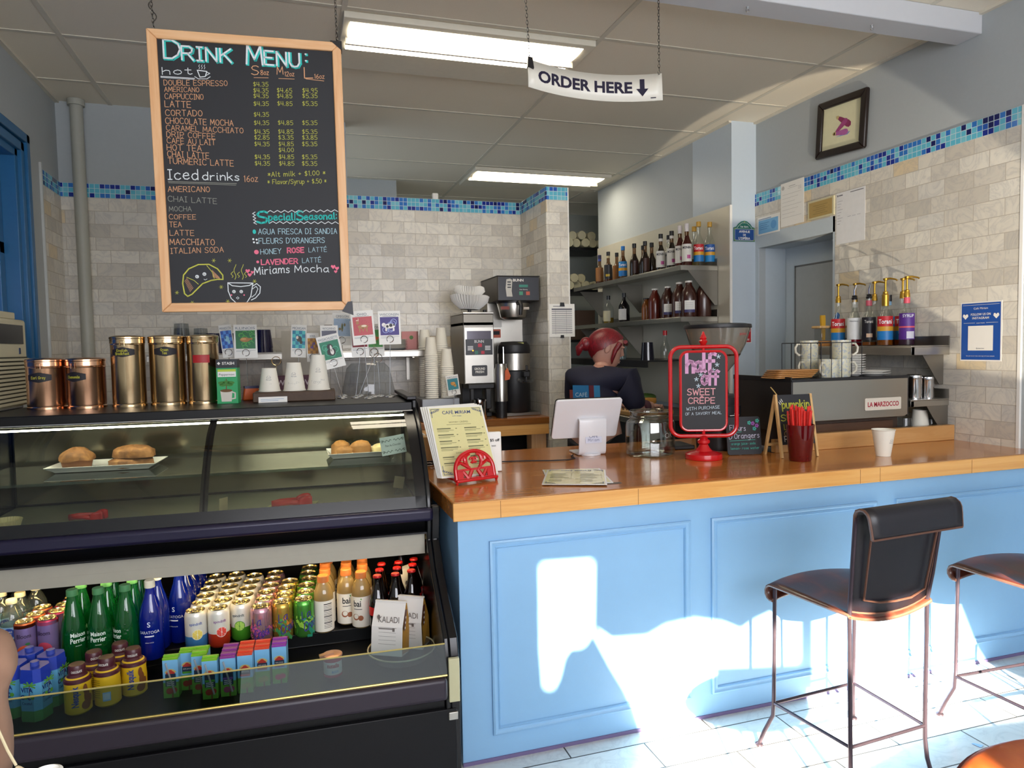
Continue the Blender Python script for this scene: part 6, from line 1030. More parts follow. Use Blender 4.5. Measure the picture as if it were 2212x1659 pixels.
def syrup(name, label, x, y, z, glassm, liq, lvl, lab, capk, group, rz=-60, r=.037, h=.222, neck=.014, nh=.07, ncol=None, words=None):
    t = thing(name, label, 'bottle', (x, y, z + .0005), rz, group=group); hb = h - nh
    obj('body', MB().lathe([(0, 0), (r * .92, 0), (r, .006), (r, hb - .035), (r * .93, hb - .012), (r * .62, hb + .012), (neck * 1.25, hb + .028), (neck, hb + .04), (neck, h + .028), (neck * 1.15, h + .03)], 26), glassm, t)
    if liq: zz = min(lvl, hb - .03); pr = [(0, .003), (r * .94, .004), (r * .955, zz)] + ([(r * .9, hb - .012), (r * .58, hb + .01), (neck * .9, hb + .04), (0, hb + .041)] if lvl > hb else [(0, zz)]); obj('syrup', MB().lathe(pr, 26), liq, t)
    if lab:
        p = MB(); f = wrap(r + .0006); mats = []
        for i, (z0, z1, c_, x0, x1) in enumerate(lab): p.m(i); mats.append(mat(c_, .45)); p.rect(x0 * r, x1 * r, z0, z1, -.0001 - .0004 * i, fn=f, nx=14)
        if words:
            for wd, z0, hh, ww, c_ in words: p.m(len(mats)); mats.append(mat(c_, .5)); p.text(wd, 0, z0, hh, -.0022, w=ww, bold=.02, fn=f)
        obj('label', p, mats, t)
    if ncol: obj('neck_label', MB().lathe([(neck + .0008, h - .012), (neck + .0008, h + .016)], 18), mat(ncol, .45), t)
    T_ = h + .03
    if capk == 'pump' or capk == 'bigpump':
        g = GOLD; k = obj('pump', MB().lathe([(0, T_ - .05 if capk == 'bigpump' else T_ - .012), (.017 if capk == 'bigpump' else .015, T_ - .05 if capk == 'bigpump' else T_ - .012), (.017 if capk == 'bigpump' else .014, T_ + .006), (.012, T_ + .012), (.012, T_ + .022), (.005, T_ + .026), (.005, T_ + .078), (.011, T_ + .08), (.012, T_ + .09), (0, T_ + .092)], 18), g, t); obj('spout', MB().tube([(0, 0, T_ + .087), (.022, -.004, T_ + .088), (.045, -.01, T_ + .082), (.052, -.012, T_ + .076)], [.006, .005, .004, .004], 8), g, k)
    elif capk == 'pour': k = obj('pourer', MB().lathe([(0, T_ - .004), (.013, T_ - .004), (.015, T_ + .004), (.011, T_ + .012), (.014, T_ + .016), (.006, T_ + .02), (0, T_ + .02)], 16), BLKPL, t); obj('spout', MB().tube([(0, 0, T_ + .018), (0, 0, T_ + .045), (.008, 0, T_ + .075)], .0045, 8), CHROME, k)
    else: obj('cap', MB().lathe([(0, T_ - .022), (neck * 1.15, T_ - .022), (neck * 1.15, T_ + .012), (0, T_ + .013)], 18), mat(capk, .35), t)
    return t
def liqm(c, b=.6): return glass(c, .3, .1, b, c, name='liquid')
TOR = lambda bot, c2='#c8202a': [(.03, .15, c2, -1.25, 1.25), (.03, .075, bot, -1.25, 1.25), (.075, .098, '#d8a02a', -1.25, 1.25)]
TW = [('Torani', .112, .022, .062, '#ffffff')]
AMB, RUBY, PURL, AMBD = liqm('#c06a1a', .65), liqm('#b01830', .8), liqm('#4a1840', .8), liqm('#7a3410', .8)
G1 = 'syrup bottles with pumps'
for x, y, liq, lvl, lab, cap, ncol, words, wd in (
    (2.915, 3.213, None, 0, TOR('#1f7ac0'), 'pump', None, TW, 'syrup bottle with red and blue label and gold pump, beside the wooden container'),
    (2.975, 3.155, PURL, .05, [(.03, .15, '#dcd8d2', -1.2, .9)], 'pump', '#d8d4ce', [('MO', .11, .014, .02, '#4a4a50')], 'white labelled syrup bottle with a pale pump and collar'),
    (2.905, 3.085, RUBY, .055, [(.035, .15, '#dcdcda', -1.2, 1.2)], 'pour', None, [('Nutrition', .13, .006, .04, '#7a7a80')], 'syrup bottle with plain white printed label and steel pourer'),
    (2.915, 2.995, AMB, .02, [(.03, .15, '#15121c', -1.1, 1.1), (.045, .065, '#d8b89a', -.3, .5)], 'pour', '#c8586a', [('Torani', .12, .015, .04, '#d8d4ce')], 'black labelled syrup bottle with a pink neck band'),
    (3.0, 2.952, AMB, .05, TOR('#1f86c8', '#1f86c8'), '#1a1a1e', '#8ab4d4', [('Torani', .112, .022, .062, '#ffffff')], 'blue labelled syrup bottle with yellow stripe and black cap'),
    (3.0, 2.862, AMB, .05, TOR('#1f7ac0'), 'pump', None, TW, 'clear syrup bottle with tall gold pump standing behind the amber one'),
    (2.905, 2.878, AMB, .13, TOR('#1f7ac0'), 'bigpump', None, TW, 'full amber syrup bottle with red label and thick gold pump'),
    (2.935, 2.775, PURL, .06, [(.03, .16, '#5a2a8a', -1.3, 1.0), (.088, .096, '#d8586a', -1.3, 1.0), (.035, .07, '#d8d4e0', -.2, .8)], 'pump', '#b8485a', [('SYRUP', .14, .014, .05, '#e8e4f0')], 'purple labelled syrup bottle with the highest gold pump'),
    (3.0, 3.045, None, 0, None, 'pump', None, None, 'clear syrup bottle with a gold pump against the tiles')):
    o = syrup('syrup_bottle', wd, x, y, SZT, CLEAR, liq, lvl, lab, cap, G1, rz=-35 if 'highest' in wd else -45, ncol=ncol, words=words)
t = thing('utensil_tub', 'clear tub with a wooden rim at the far end of the steel shelf', 'container', (2.925, 3.285, SZT + .0006)); obj('tub', MB().box(-.085, .08, -.03, .03, 0, .10), CLEARP, t, bev=.004); obj('rim', MB().box(-.10, .085, -.036, .036, .10, .115), LTWOOD, t, bev=.005); obj('base_tray', MB().box(-.086, .081, -.031, .031, .001, .03), TRAYW, t)
tag(obj('spatula', MB().prism([(-.006, 0), (.006, 0), (.012, .1), (.014, .15), (-.004, .16), (-.014, .14)], -.003, .003), mat('#1f6ab0', .4), None, T(2.94, 3.285, SZT + .035) @ RY(14)), 'blue spatula standing in the wooden rimmed tub', 'spatula'); tag(obj('brush', MB().prism([(-.006, 0), (.006, 0), (.015, .11), (.014, .14), (-.014, .14), (-.015, .11)], -.006, .006), mat('#c89a2a', .5, nz=.2), None, T(2.875, 3.28, SZT + .035) @ RY(-3)), 'yellow pastry brush standing in the wooden rimmed tub', 'brush')
for k, (x, y, r, h, wd) in enumerate(((2.905, 2.70, .036, .118, 'nearer the espresso machine, lid domed'), (2.975, 2.685, .028, .108, 'nearer the wall'))):
    t = thing('steel_canister', 'shiny steel canister on the low shelf, ' + wd, 'canister', (x, y, 1.075), group='steel canisters on the low shelf'); obj('body', MB().lathe([(0, 0), (r, 0), (r, h * .8), (r * 1.03, h * .82), (r * .9, h * .86), (0, h * .87)], 28), CHROME, t); obj('lid', MB().lathe([(r * 1.02, h * .83), (r * 1.04, h * .86), (r * 1.0, h * .95), (r * .8, h), (0, h)], 28), CHROME, t)
papercup('tall white upturned cup under the low steel shelf', T(2.95, 2.705, .8306), .033, .05, .185, False, 'upturned cups beside the machine', None, False)
t = thing('plastic_cup', 'translucent upturned cup leaning beside the espresso machine', 'cup', (2.86, 2.71, .8306)); obj('body', MB().lathe([(.045, 0), (.03, .15), (0, .15)], 28), CLEARP, t); t = thing('plastic_cup', 'translucent upturned cup in the corner by the ledge end', 'cup', (3.005, 2.69, .8306)); obj('body', MB().lathe([(.035, 0), (.025, .14), (0, .14)], 28), CLEARP, t)

# ------------------------------------------------------------------ espresso machine and what stands on it
EM = T(2.14, 2.632, .8306); t = thing('espresso_machine', 'wide steel espresso machine with black sides, its back to the customers', 'espresso machine', M=EM); w_ = .655
obj('back_panel', MB().prism([(.0, .352), (w_, .352), (w_, .178), (w_ - .02, .168), (.06, .168), (.0, .185)], 0, .012), mat('#b5aea2', .3, 1, nz=.06, sc=3), t, bev=.002); obj('body', MB().box(.004, w_ - .004, .012, .42, .17, .35), BLKPL, t, bev=.004)
obj('side_panel', MB().box(-.006, .004, 0, .43, .12, .36), mat('#2a2624', .35, nz=.1), t, bev=.002); obj('side_panel', MB().box(w_ - .002, w_ + .006, 0, .43, .17, .352), mat('#2a2624', .35), t, bev=.002)
obj('cup_tray', MB().box(-.004, w_ + .004, -.003, .43, .352, .357).box(-.006, w_ + .004, -.005, .002, .35, .363).box(-.008, -.002, 0, .43, .35, .372), BLKPL, t, bev=.001)
obj('base', MB().box(.02, w_ - .02, .04, .40, .035, .17), mat('#3a2a20', .5, nz=.15), t); obj('wood_trim', MB().box(.02, w_ - .06, .026, .04, .06, .15), DKWOOD, t)
for x in (.06, w_ - .06):
    for y in (.07, .37): obj('foot', MB().cyl(.02, 0, .036, 14, T(x, y, 0)), STEEL, t)
q = MB(); bx0, bx1, bz0, bz1 = .40, .612, .205, .262; q.m(0).prism([(x + (bx0 + bx1) / 2, z + (bz0 + bz1) / 2) for x, z in rrect((bx1 - bx0) / 2, (bz1 - bz0) / 2, .006)], -.004, 0, M=None); q.m(1).text('LA MARZOCCO', (bx0 + bx1) / 2, .222, .021, -.0048, w=.182, bold=.025); obj('name_plate', q, [mat('#d6cfc0', .35), mat('#a8203a', .4)], t)
EZ = .8306 + .3578
for k in range(5): tag(obj('serving_board', MB().prism([(x * 1.0, z) for x, z in rrect(.115, .06, .03)], 0, .006, M=T(0, 0, 0) @ RX(90)), TRAYW, None, T(2.215 + .012 * k - .02, 2.74 + .004 * k, EZ + .0075 * (k + 1)) @ RY(0) @ RZ(6 - 2 * k), bev=.002), ('bottom', 'second', 'third', 'fourth', 'top')[k] + ' oval wooden board stacked on the espresso machine', 'board', 'oval wooden boards on the machine')
MUGM = NT('floral_mug'); n_ = MUGM.noise(MUGM.scale(MUGM.obj(), (1, 1, 1)), 90, 2, .6); MUGM = MUGM.done(MUGM.pr(MUGM.ramp(n_, [(.40, '#d6d2b8'), (.55, '#cfcdb6'), (.63, '#a4b0c8'), (.72, '#c4c49a')]), .3, coat=.3))
def mug(label, x, y, z, rz, up=False):
    t = thing('coffee_mug', label, 'mug', (x, y, z), rz, group='floral mugs on the machine'); r, h = .042, .088; obj('body', MB().lathe([(0, 0), (r * .9, 0), (r, .006), (r, h), (r - .004, h), (r - .005, .008), (0, .008)], 32), MUGM, t)
    obj('handle', MB().tube([(r - .003, 0, h * .8), (r + .018, 0, h * .82), (r + .03, 0, h * .6), (r + .027, 0, h * .35), (r + .012, 0, h * .2), (r - .003, 0, h * .22)], .0055, 8), mat('#d8d2c0', .3, coat=.3), t)
for i, (x, y, z, rz, wd) in enumerate(((2.485, 2.72, 0, -20, 'bottom mug of the front stack beside the plates'), (2.487, 2.72, .0885, -28, 'upper mug of the front stack, highest of all'), (2.40, 2.705, 0, 200, 'bottom mug at the front beside the wooden boards'), (2.43, 2.87, 0, 190, 'bottom mug further back inside the wire rack'), (2.43, 2.87, .0885, 170, 'upper mug further back inside the wire rack'))): mug('white floral coffee mug, ' + wd, x, y, EZ + .0006 + z, rz)
t = thing('wire_rack', 'black wire rack standing around the floral mugs', 'rack', (2.43, 2.79, EZ + .0006)); b = MB(); RW, RD, RH = .115, .135, .165
for z in (RH, .003): b.tube([(-RW, -RD, z), (RW, -RD, z), (RW, RD, z), (-RW, RD, z)], .0022, 6, True)
for k in range(5): x = -RW + 2 * RW * k / 4; b.tube([(x, -RD, .0), (x, -RD, RH)], .0018, 6); b.tube([(x, RD, 0), (x, RD, RH)], .0018, 6)
for k in range(1, 4): y = -RD + 2 * RD * k / 4; b.tube([(-RW, y, 0), (-RW, y, RH)], .0018, 6); b.tube([(RW, y, 0), (RW, y, RH)], .0018, 6)
obj('wires', b, INK, t); obj('corner_hook', MB().tube([(-RW, -RD, RH), (-RW - .02, -RD, RH + .001), (-RW - .022, -RD, RH - .006)], .0022, 6), INK, t)
def plate_(label, x, y, z, r, group):
    return tag(obj('plate', MB().lathe([(0, .002), (r * .55, .0), (r * .6, .003), (r * .95, .0105), (r, .0125), (r * .985, .014), (r * .6, .006), (0, .005)], 36), PORC, None, T(x, y, z)), label, 'plate', group)
for k in range(9): plate_('small white plate in the stack beside the mugs, ' + ('lowest', 'second up', 'third up', 'fourth up', 'fifth up', 'sixth up', 'seventh up', 'eighth up', 'topmost')[k], 2.615, 2.80, EZ + .0006 + .0115 * k, .068, 'stack of small plates')
for k in range(2): plate_(('lower', 'upper')[k] + ' wide white plate at the end of the espresso machine', 2.715, 2.735 + .03, EZ + .0008 + .012 * k, .078 + .004 * (1 - k), 'wide white plates')
# bean grinder with a big hopper
t = thing('coffee_grinder', 'black coffee grinder with a large clear bean hopper behind the red sign', 'grinder', (1.885, 2.83, CZ)); obj('body', MB().lathe([(0, 0), (.095, 0), (.098, .02), (.098, .15), (.104, .155), (.104, .20), (.098, .205), (.098, .24), (.08, .25), (.05, .252), (.045, .30), (0, .30)], 36), BLKPL, t)
HP = [(.026, .30), (.03, .335), (.085, .40), (.125, .48), (.147, .555)]; obj('hopper', MB().lathe(HP + [(r - .003, z) for r, z in HP[::-1]], 44), glass('#e4e0d6', 2, .04, .42, '#cfc8ba', name='hopper_plastic'), t); obj('hopper_lid', MB().lathe([(0, .553), (.15, .553), (.152, .558), (.150, .570), (.12, .575), (0, .576)], 44), BLKPL, t)
bm_ = NT('coffee_beans'); v_ = bm_.n('ShaderNodeTexVoronoi'); v_.inputs['Scale'].default_value = 95; bm_.l(bm_.obj(), v_.inputs['Vector']); BEANS = bm_.done(bm_.pr(bm_.ramp(v_.outputs[0], [(0, '#6a3818'), (.5, '#3a1c0c'), (1, '#140804')]), .4, 0, bm_.bump(v_.outputs[0], .8, .004)))
o = obj('coffee_beans', MB().lathe([(0, .30), (.022, .302), (.027, .336), (.081, .402), (.104, .435), (.06, .452), (0, .456)], 40), BEANS, t); o['kind'] = 'stuff'
p = MB(); f = wrap(.1045); p.m(0).poly([(.035, .165), (.058, .165), (.0465, .187)], -.001, fn=f).rect(.012, .07, .158, .161, -.001, fn=f, nx=6); obj('warning_print', p, PAPER, t, RZ(-10)); obj('brand_print', MB().text('anfim', .0, .52, .014, -.0012, w=.05, fn=wrap(.138)), mat('#b84a4a', .5), t, RZ(20))
t = thing('dark_jar', 'squat dark glass jar behind the small chalkboard', 'jar', (1.985, 2.72, CZ)); obj('body', MB().lathe([(0, 0), (.04, 0), (.042, .1), (.036, .115), (.036, .13), (0, .13)], 28), glass('#6a6a66', 1.5, .03, .35, '#2a2622', name='smoky_glass'), t)
t = thing('black_tray', 'flat black tray lying behind the glass jar', 'tray', (1.69, 2.93, CZ), -6); obj('tray', MB().box(-.09, .09, -.08, .08, 0, .018), BLKPL, t, bev=.004)
# ------------------------------------------------------------------ coffee bar against the back wall
BZ = .9096
t = thing('condiment_box', 'grey metal box on the back counter carrying the paper cup stacks', 'box', (.885, 4.27, BZ)); obj('box', MB().box(-.12, .115, 0, .28, 0, .143), mat('#8d8f92', .4, .4, nz=.08), t, bev=.004)
cup1 = None
for i, (px, top, wd) in enumerate((((920, 850), 709, 'hindmost stack nearest the wall shelf'), ((933, 852), 728, 'front stack nearest the pastry case'), ((956, 850), 705, 'tallest stack, second from the coffee grinder'), ((967, 855), 752, 'shortest stack beside the coffee grinder'))):
    Y = (4.50, 4.33, 4.50, 4.33)[i]; P = ony(px[0], px[1], Y); zt = ony(px[0], top, Y).z; n = int((zt - .115 - 1.053) / .0125)
    for k in range(n + 1):
        last = k == n; lb = ('topmost upturned paper cup of the ' if last else 'nested upturned paper cup in the ') + wd; M = T(P.x, Y, 1.0535 + .0125 * k)
        if cup1 is None: cup1 = thing('paper_cup', lb, 'cup', M=M); obj('body', MB().lathe([(.0405, .004), (.0425, .001), (.0425, .004), (.0405, .006), (.0285, .115), (.026, .115), (.0255, .111), (0, .111)], 24), CUPW, cup1); walk(cup1); cup1['group'] = 'nested cups of the ' + wd
        else: dup(cup1, M, lb, ('top cups of the stacks' if last else 'nested cups of the ' + wd))
# grinder with paper filters on top
GM = T(1.055, 4.36, BZ); t = thing('coffee_grinder', 'tall silver and black bulk coffee grinder with fluted paper filters on top', 'grinder', M=GM); w_ = .20; d_ = .36; z0, z1 = .22, .665
obj('body', MB().box(0, w_, .004, d_, z0, z1 - .05), STEEL2, t, bev=.004); obj('hopper_top', MB().box(0, w_, .004, d_, z1 - .075, z1), mat('#777269', .35, .8), t, bev=.004); obj('lid', MB().box(-.002, w_ + .002, 0, d_, z1, z1 + .012), STEEL, t, bev=.003)
obj('front_panel', MB().box(.006, w_ - .004, 0, .005, z0 + .005, z1 - .085), STEEL, t, bev=.001); obj('hopper_window', MB().box(.022, w_ - .02, -.003, 0, z1 - .215, z1 - .108).box(.098, .102, -.004, 0, z1 - .215, z1 - .108), mat('#55505e', .15, .2), t)
b = MB(); b.m(0).rect(.012, w_ - .012, z0 + .185, z0 + .285, -.0045); b.m(1).text('BUNN', .10, z0 + .262, .017, -.0052, w=.062, bold=.02); b.m(2).rect(.092, .118, z0 + .235, z0 + .257, -.0052).rect(.112, .134, z0 + .19, z0 + .21, -.0052); b.m(3).rect(.07, .092, z0 + .19, z0 + .212, -.0052); b.m(1)
for x in (.024, .138): [b.rect(x, x + .036, z0 + .215 + .010 * k, z0 + .222 + .010 * k, -.0052) for k in range(3)]
b.m(4).disc(.058, z0 + .213, .005, y=-.006); obj('control_panel', b, [mat('#26262c', .35), mat('#c8c8cc', .5), mat('#b8203a', .4), mat('#2a6a5a', .4), glow('#ffb03a', 1.5, 'lamp')], t)
b = MB(); b.m(0).prism([(x + .1, z + z0 + .085) for x, z in rrect(.05, .034, .008)], -.006, -.003); b.m(1).text('GROUND', .1, z0 + .09, .014, -.0066, w=.07, bold=.02).text('FRESH', .1, z0 + .07, .014, -.0066, w=.055, bold=.02); obj('name_plate', b, [mat('#26262c', .35), PAPER], t)
obj('chute', MB().box(.02, .19, -.02, .12, z0 - .03, z0), BLKPL, t, bev=.004); b = MB(); b.box(.03, .055, -.03, .0, .07, z0 - .03); obj('handle', b, BLKPL, t, bev=.005); obj('handle', MB().box(.13, .165, -.035, .0, .06, z0 - .03), BLKPL, t, bev=.006); obj('base', MB().box(.0, w_, .08, d_, 0, .03).box(.03, .17, .2, d_, .03, z0), BLKPL, t, bev=.004)
for x in (.05, .15): obj('foot', MB().cyl(.012, 0, .015, 12, T(x, .03, z1 + .012)), BLKPL, t)
tag(obj('steel_cup', MB().lathe([(0, 0), (.048, 0), (.05, .004), (.05, .125), (.047, .125), (.046, .006), (0, .006)], 28), CHROME, None, T(1.135, 4.318, BZ)), 'steel cup standing under the coffee grinder chute', 'cup')
FILT = mat('#f8f6f0', .9, nz=.02)
def filt(label, z, r0, r1, h):
    n = 40; rows = [[((r_ + (.0055 * q) * (1 if k % 2 else -1)) * cos(2 * pi * k / (2 * n)), (r_ + (.0055 * q) * (1 if k % 2 else -1)) * sin(2 * pi * k / (2 * n)), zz + .004 * q * sin(k * .3)) for k in range(2 * n)] for r_, zz, q in ((.001, .004, 0), (r0, .003, .1), (r0 + .004, .008, .4), ((r0 + r1) / 2, h * .5, .8), (r1, h, 1))]
    tag(obj('paper_filter', MB().grid(rows, closed=True), FILT, None, T(1.125, 4.47, z) @ RY(3), smooth=0), label, 'filter', 'fluted paper filters')
FZ = BZ + z1 + .0135 + .002
for k in range(4): filt('fluted paper coffee filter on the grinder, ' + ('lowest', 'second', 'third', 'fourth')[k] + ' of its nest', FZ + .015 + .010 * k, .06, .116 + .003 * k, .06)
for k in range(3): filt('fluted paper coffee filter in the upper nest, ' + ('lowest', 'middle', 'top')[k], FZ + .092 + .010 * k, .055, .098 - .002 * k, .05)
# brewer
WM = T(1.285, 4.36, BZ); t = thing('coffee_brewer', 'tall steel coffee brewer with a control head above a black server', 'coffee machine', M=WM); w_ = .285
obj('head', MB().box(0, w_, .0, .40, .748, .905), mat('#4a4540', .35, .7), t, bev=.004); obj('head_top', MB().box(-.003, w_ + .003, -.003, .40, .903, .909), BLKPL, t, bev=.002)
b = MB(); b.m(0).rect(.006, w_ - .006, .752, .90, -.0008); b.m(1).text('BUNN', .14, .872, .016, -.0016, w=.07, bold=.02); b.m(2).rect(.145, .205, .835, .852, -.0016); b.m(3).rect(.145, .17, .785, .808, -.0016); b.m(4).rect(.192, .217, .785, .808, -.0016); b.m(5).poly([(.06, .775), (.1, .775), (.094, .81), (.1, .88), (.085, .89), (.06, .885), (.054, .83)], -.0016); b.m(0); [b.rect(.066, .09, .83 + .017 * k, .838 + .017 * k, -.002) for k in range(3)]; b.m(1); b.text('Smart Brewing', .175, .818, .006, -.0016, w=.055)
obj('control_panel', b, [mat('#2a2c34', .3), PAPER, mat('#2a7a6a', .4), mat('#3a8a6a', .4), mat('#b8503a', .4), mat('#a8a49a', .4, .5)], t)
obj('column', MB().box(-.01, .24, .225, .40, .022, .748), STEEL, t, bev=.003); obj('deck', MB().box(-.01, w_, .02, .40, 0, .022), STEEL2, t, bev=.003)
q = MB(); q.lathe([(0, .745), (.105, .745), (.108, .735), (.085, .645), (.06, .63), (0, .63)], 32, T(.135, .10, 0)); fb = obj('brew_funnel', q, STEEL, t); obj('funnel_rim', MB().lathe([(.1, .748), (.112, .748), (.112, .735), (.1, .735)], 32, T(.135, .10, 0)), BLKPL, fb); obj('handle', MB().tube([(.135, -.005, .735), (.135, -.05, .735), (.135, -.06, .715), (.135, -.052, .655)], [.016, .015, .013, .011], 10), BLKPL, fb)
b = MB(); b.m(0).rect(.02, .075, .692, .712, -.002, M=T(0, .0, 0)); b.m(1).rect(.172, .21, .692, .708, -.002); obj('warning_label', b, [mat('#7a3428', .5), mat('#b8aca0', .5)], fb, M=T(0, -.002, 0))
b = MB(); b.m(0).rect(-.004, .09, .585, .635, 0).m(1).rect(.006, .082, .515, .572, 0).m(2).rect(.014, .074, .535, .56, -.0008); obj('label', b, [PAPER, mat('#b8563a', .5), INK], t, M=T(0, .2235, 0))
s_ = thing('coffee_server', 'black and steel thermal coffee server standing on the brewer', 'server', (1.42, 4.468, BZ + .0232)); r = .105
obj('body', MB().lathe([(0, 0), (.10, 0), (r, .01), (r, .27), (.10, .275)], 36), BLKPL, s_); obj('steel_band', MB().lathe([(r * .99, .275), (r + .003, .277), (r + .003, .385), (r * .99, .388), (0, .388)], 36), STEEL, s_); obj('lid', MB().lathe([(r * 1.02, .388), (r * 1.05, .4), (r, .44), (r * .8, .462), (0, .466)], 36), BLKPL, s_); obj('lid_label', MB().rect(-.004, .04, .44, .456, -.09), mat('#b8b86a', .5), s_)
k_ = obj('faucet', MB().box(-.02, .02, -.16, -.1, .235, .27).box(-.008, .008, -.165, -.15, .27, .31).cyl(.010, .2, .24, 12, T(0, -.145, 0)), BLKPL, s_, bev=.004, M=T(.035, 0, 0)); obj('drip_guard', MB().tube([(-.05, -.13, .215), (-.03, -.165, .205), (.03, -.165, .205), (.05, -.13, .215)], .011, 8), CLEARP, s_, M=T(.035, 0, 0)); obj('sight_glass', MB().tube([(-.09, -.06, .28), (-.09, -.06, .43)], .004, 6), CHROME, s_)
t = thing('steel_flask', 'slim steel flask with an orange tab beside the coffee server', 'flask', (1.292, 4.345, BZ)); obj('body', MB().lathe([(0, .105), (.042, .105), (.042, .31), (.036, .325), (.036, .345), (0, .347)], 24), STEEL, t); obj('stand', MB().cyl(.035, 0, .105, 20), BLKPL, t); obj('orange_tab', MB().prism([(.012, .24), (.042, .245), (.05, .27), (.03, .32), (.014, .3)], -.048, -.042), mat('#c8581c', .4), t)
# printed list clipped to the tiled column
t = thing('clipped_list', 'white printed table clipped to the tiled column', 'paper', (1.677, 4.2445, 1.525)); obj('sheet', MB().box(-.087, .088, -.002, 0, -.105, .105), PAPER, t); b = MB(); b.rect(-.06, .02, .088, .092, -.0026); b.m(0).rect(-.07, .07, .066, .076, -.0026); [b.rect(-.07, .07, .056 - .0125 * k, .060 - .0125 * k, -.0026) for k in range(12)]; b.rect(-.045, -.044, -.09, .066, -.003).rect(.03, .031, -.09, .066, -.003); obj('print', b, mat('#6a6a72', .7), t)
obj('clip', MB().prism([(-.014, .09), (.018, .09), (.014, .114), (-.01, .114)], -.008, 0), BLKPL, t); obj('clip', MB().prism([(-.012, -.112), (.012, -.112), (.01, -.094), (-.01, -.094)], -.008, 0), BLKPL, t)
# postcard beside the grinder
P = ony(984, 862, 4.26); postcard('teal postcard with a crab standing before the cup stacks', None, None, (.078, .125), -7, 'MARYLAND', ('#1f7a86', '#4aa0a0', '#c8903a', '#b87a2a'), 'dots', 4, world=(T(.952, 4.238, BZ), .0, .225))
# wall shelf behind the case, with tumblers and plates
t = thing('wall_shelf', 'steel edged wall shelf behind the postcards', 'shelf', (.03, 4.44, 1.355)); obj('deck', MB().box(-.80, .79, 0, .326, -.006, 0).box(-.80, .79, 0, .006, -.042, -.006), STEEL, t, bev=.002)
for x in (-.5, .12, .72): obj('bracket', MB().box(x, x + .012, .05, .326, -.05, -.006).box(x, x + .02, .30, .326, -.2, -.006), STEEL, t)
def tumblers(x, y, n, r, h, m_, what, group, tw=.0):
    for k in range(n):
        tag(obj('tumbler', MB().lathe([(r, .001), (r * .78, h), (0, h), (r * .76, h - .004), (r * .97, .001)], 24), m_, None, T(x, y, 1.3556 + .028 * k)), what + ('' if n == 1 else ', ' + ('lowest', 'second', 'third', 'fourth')[k] + ' of its nest'), 'tumbler', group)
tumblers(-.60, 4.58, 3, .05, .125, CLEARP, 'clear plastic tumbler above the middle copper canister', 'clear tumblers'); tumblers(-.50, 4.62, 2, .048, .125, CLEARP, 'clear plastic tumbler beside the purple ones', 'clear tumblers')
tumblers(-.42, 4.56, 1, .055, .12, PURPLEP, 'dark purple ribbed tumbler above the red taped canister', 'purple tumblers'); tumblers(-.285, 4.58, 1, .05, .12, PURPLEP, 'purple tumbler behind the first postcard', 'purple tumblers'); tumblers(-.145, 4.56, 2, .055, .11, PURPLEP, 'purple tumbler beside the green postcard', 'purple tumblers')
for k in range(7): tag(obj('plate', MB().lathe([(0, .002), (.09, .0), (.115, .010), (.118, .012), (.09, .005), (0, .005)], 32), PORC, None, T(.62, 4.60, 1.3556 + .0095 * k)), 'white plate stacked on the wall shelf, ' + ('lowest', 'second up', 'third up', 'fourth up', 'fifth up', 'sixth up', 'topmost')[k], 'plate', 'plates on the wall shelf')
t = thing('pink_box', 'pink box with a round badge at the end of the wall shelf', 'box', (.765, 4.66, 1.3556), -20); obj('box', MB().box(-.05, .05, -.03, .03, 0, .12), mat('#c88a8a', .5), t, bev=.002); obj('badge', MB().disc(.015, .08, .013, y=-.0308), mat('#5a7a4a', .5), t)
tag(obj('cleaning_scoop', MB().ell((0, 0, .03), (.07, .045, .028), 20, 10), mat('#2c2420', .4), None, T(.60, 4.60, 1.3556 + .068)), 'dark brown rounded bowl lying on the stacked plates', 'bowl')
tag(obj('wooden_box', MB().box(-.03, .03, -.03, .03, 0, .165), DKWOOD, None, T(.245, 4.60, 1.3556), bev=.003), 'small dark wooden box behind the pale blue postcard', 'box')
tag(obj('hanging_sheet', MB().grid([[(-.125, .004 * sin(z * 9), z), (.0, .006 * sin(z * 7 + 1), z), (.115, .003 * sin(z * 8 + 2), z)] for z in [-.33 + .046 * k for k in range(8)]]), glass('#e8e4da', .5, .3, .7, '#d6d0c2', name='thin_paper'), None, T(.085, 4.434, 1.49)), 'pale translucent paper sheet hanging behind the teal postcard', 'paper')
t = thing('snack_bag', 'clear plastic bag of brown biscuits behind the postcard wires', 'bag', (.46, 4.40, BZ)); obj('bag', MB().lathe([(.0, 0), (.13, .0), (.15, .06), (.16, .2), (.13, .34), (.1, .37)], 20, Matrix.Diagonal((1, .6, 1, 1))), CLEARP, t); tag(obj('biscuit', MB().ell((0, 0, .05), (.055, .04, .05), 18, 10), CRUST2, None, T(.405, 4.40, BZ + .13 * 0 + .004)), 'brown round biscuit in the clear bag, nearer the cups', 'biscuit'); tag(obj('biscuit', MB().ell((0, 0, .05), (.055, .04, .05), 18, 10), CRUST2, None, T(.525, 4.40, BZ + .004)), 'brown round biscuit in the clear bag, nearer the grinder', 'biscuit')
t = thing('dark_bag', 'crumpled black bag beside the condiment box', 'bag', (.70, 4.36, BZ)); obj('bag', MB().ell((0, 0, .08), (.06, .06, .082), 14, 8), BLKPL, t)
t = thing('tea_tin', 'maroon tin with pale lettering behind the upturned cups', 'tin', (.02, 4.33, BZ)); obj('tin', MB().box(-.16, .16, -.03, .03, 0, .31), mat('#4a1a30', .5), t, bev=.003); q = MB(); q.text('WE', -.06, .255, .03, -.0308, bold=.02).text('LOVE', .06, .255, .03, -.0308, bold=.02).text('ILLY', 0, .21, .03, -.0308, bold=.02); obj('lettering', q, mat('#b8a8b0', .6), t)
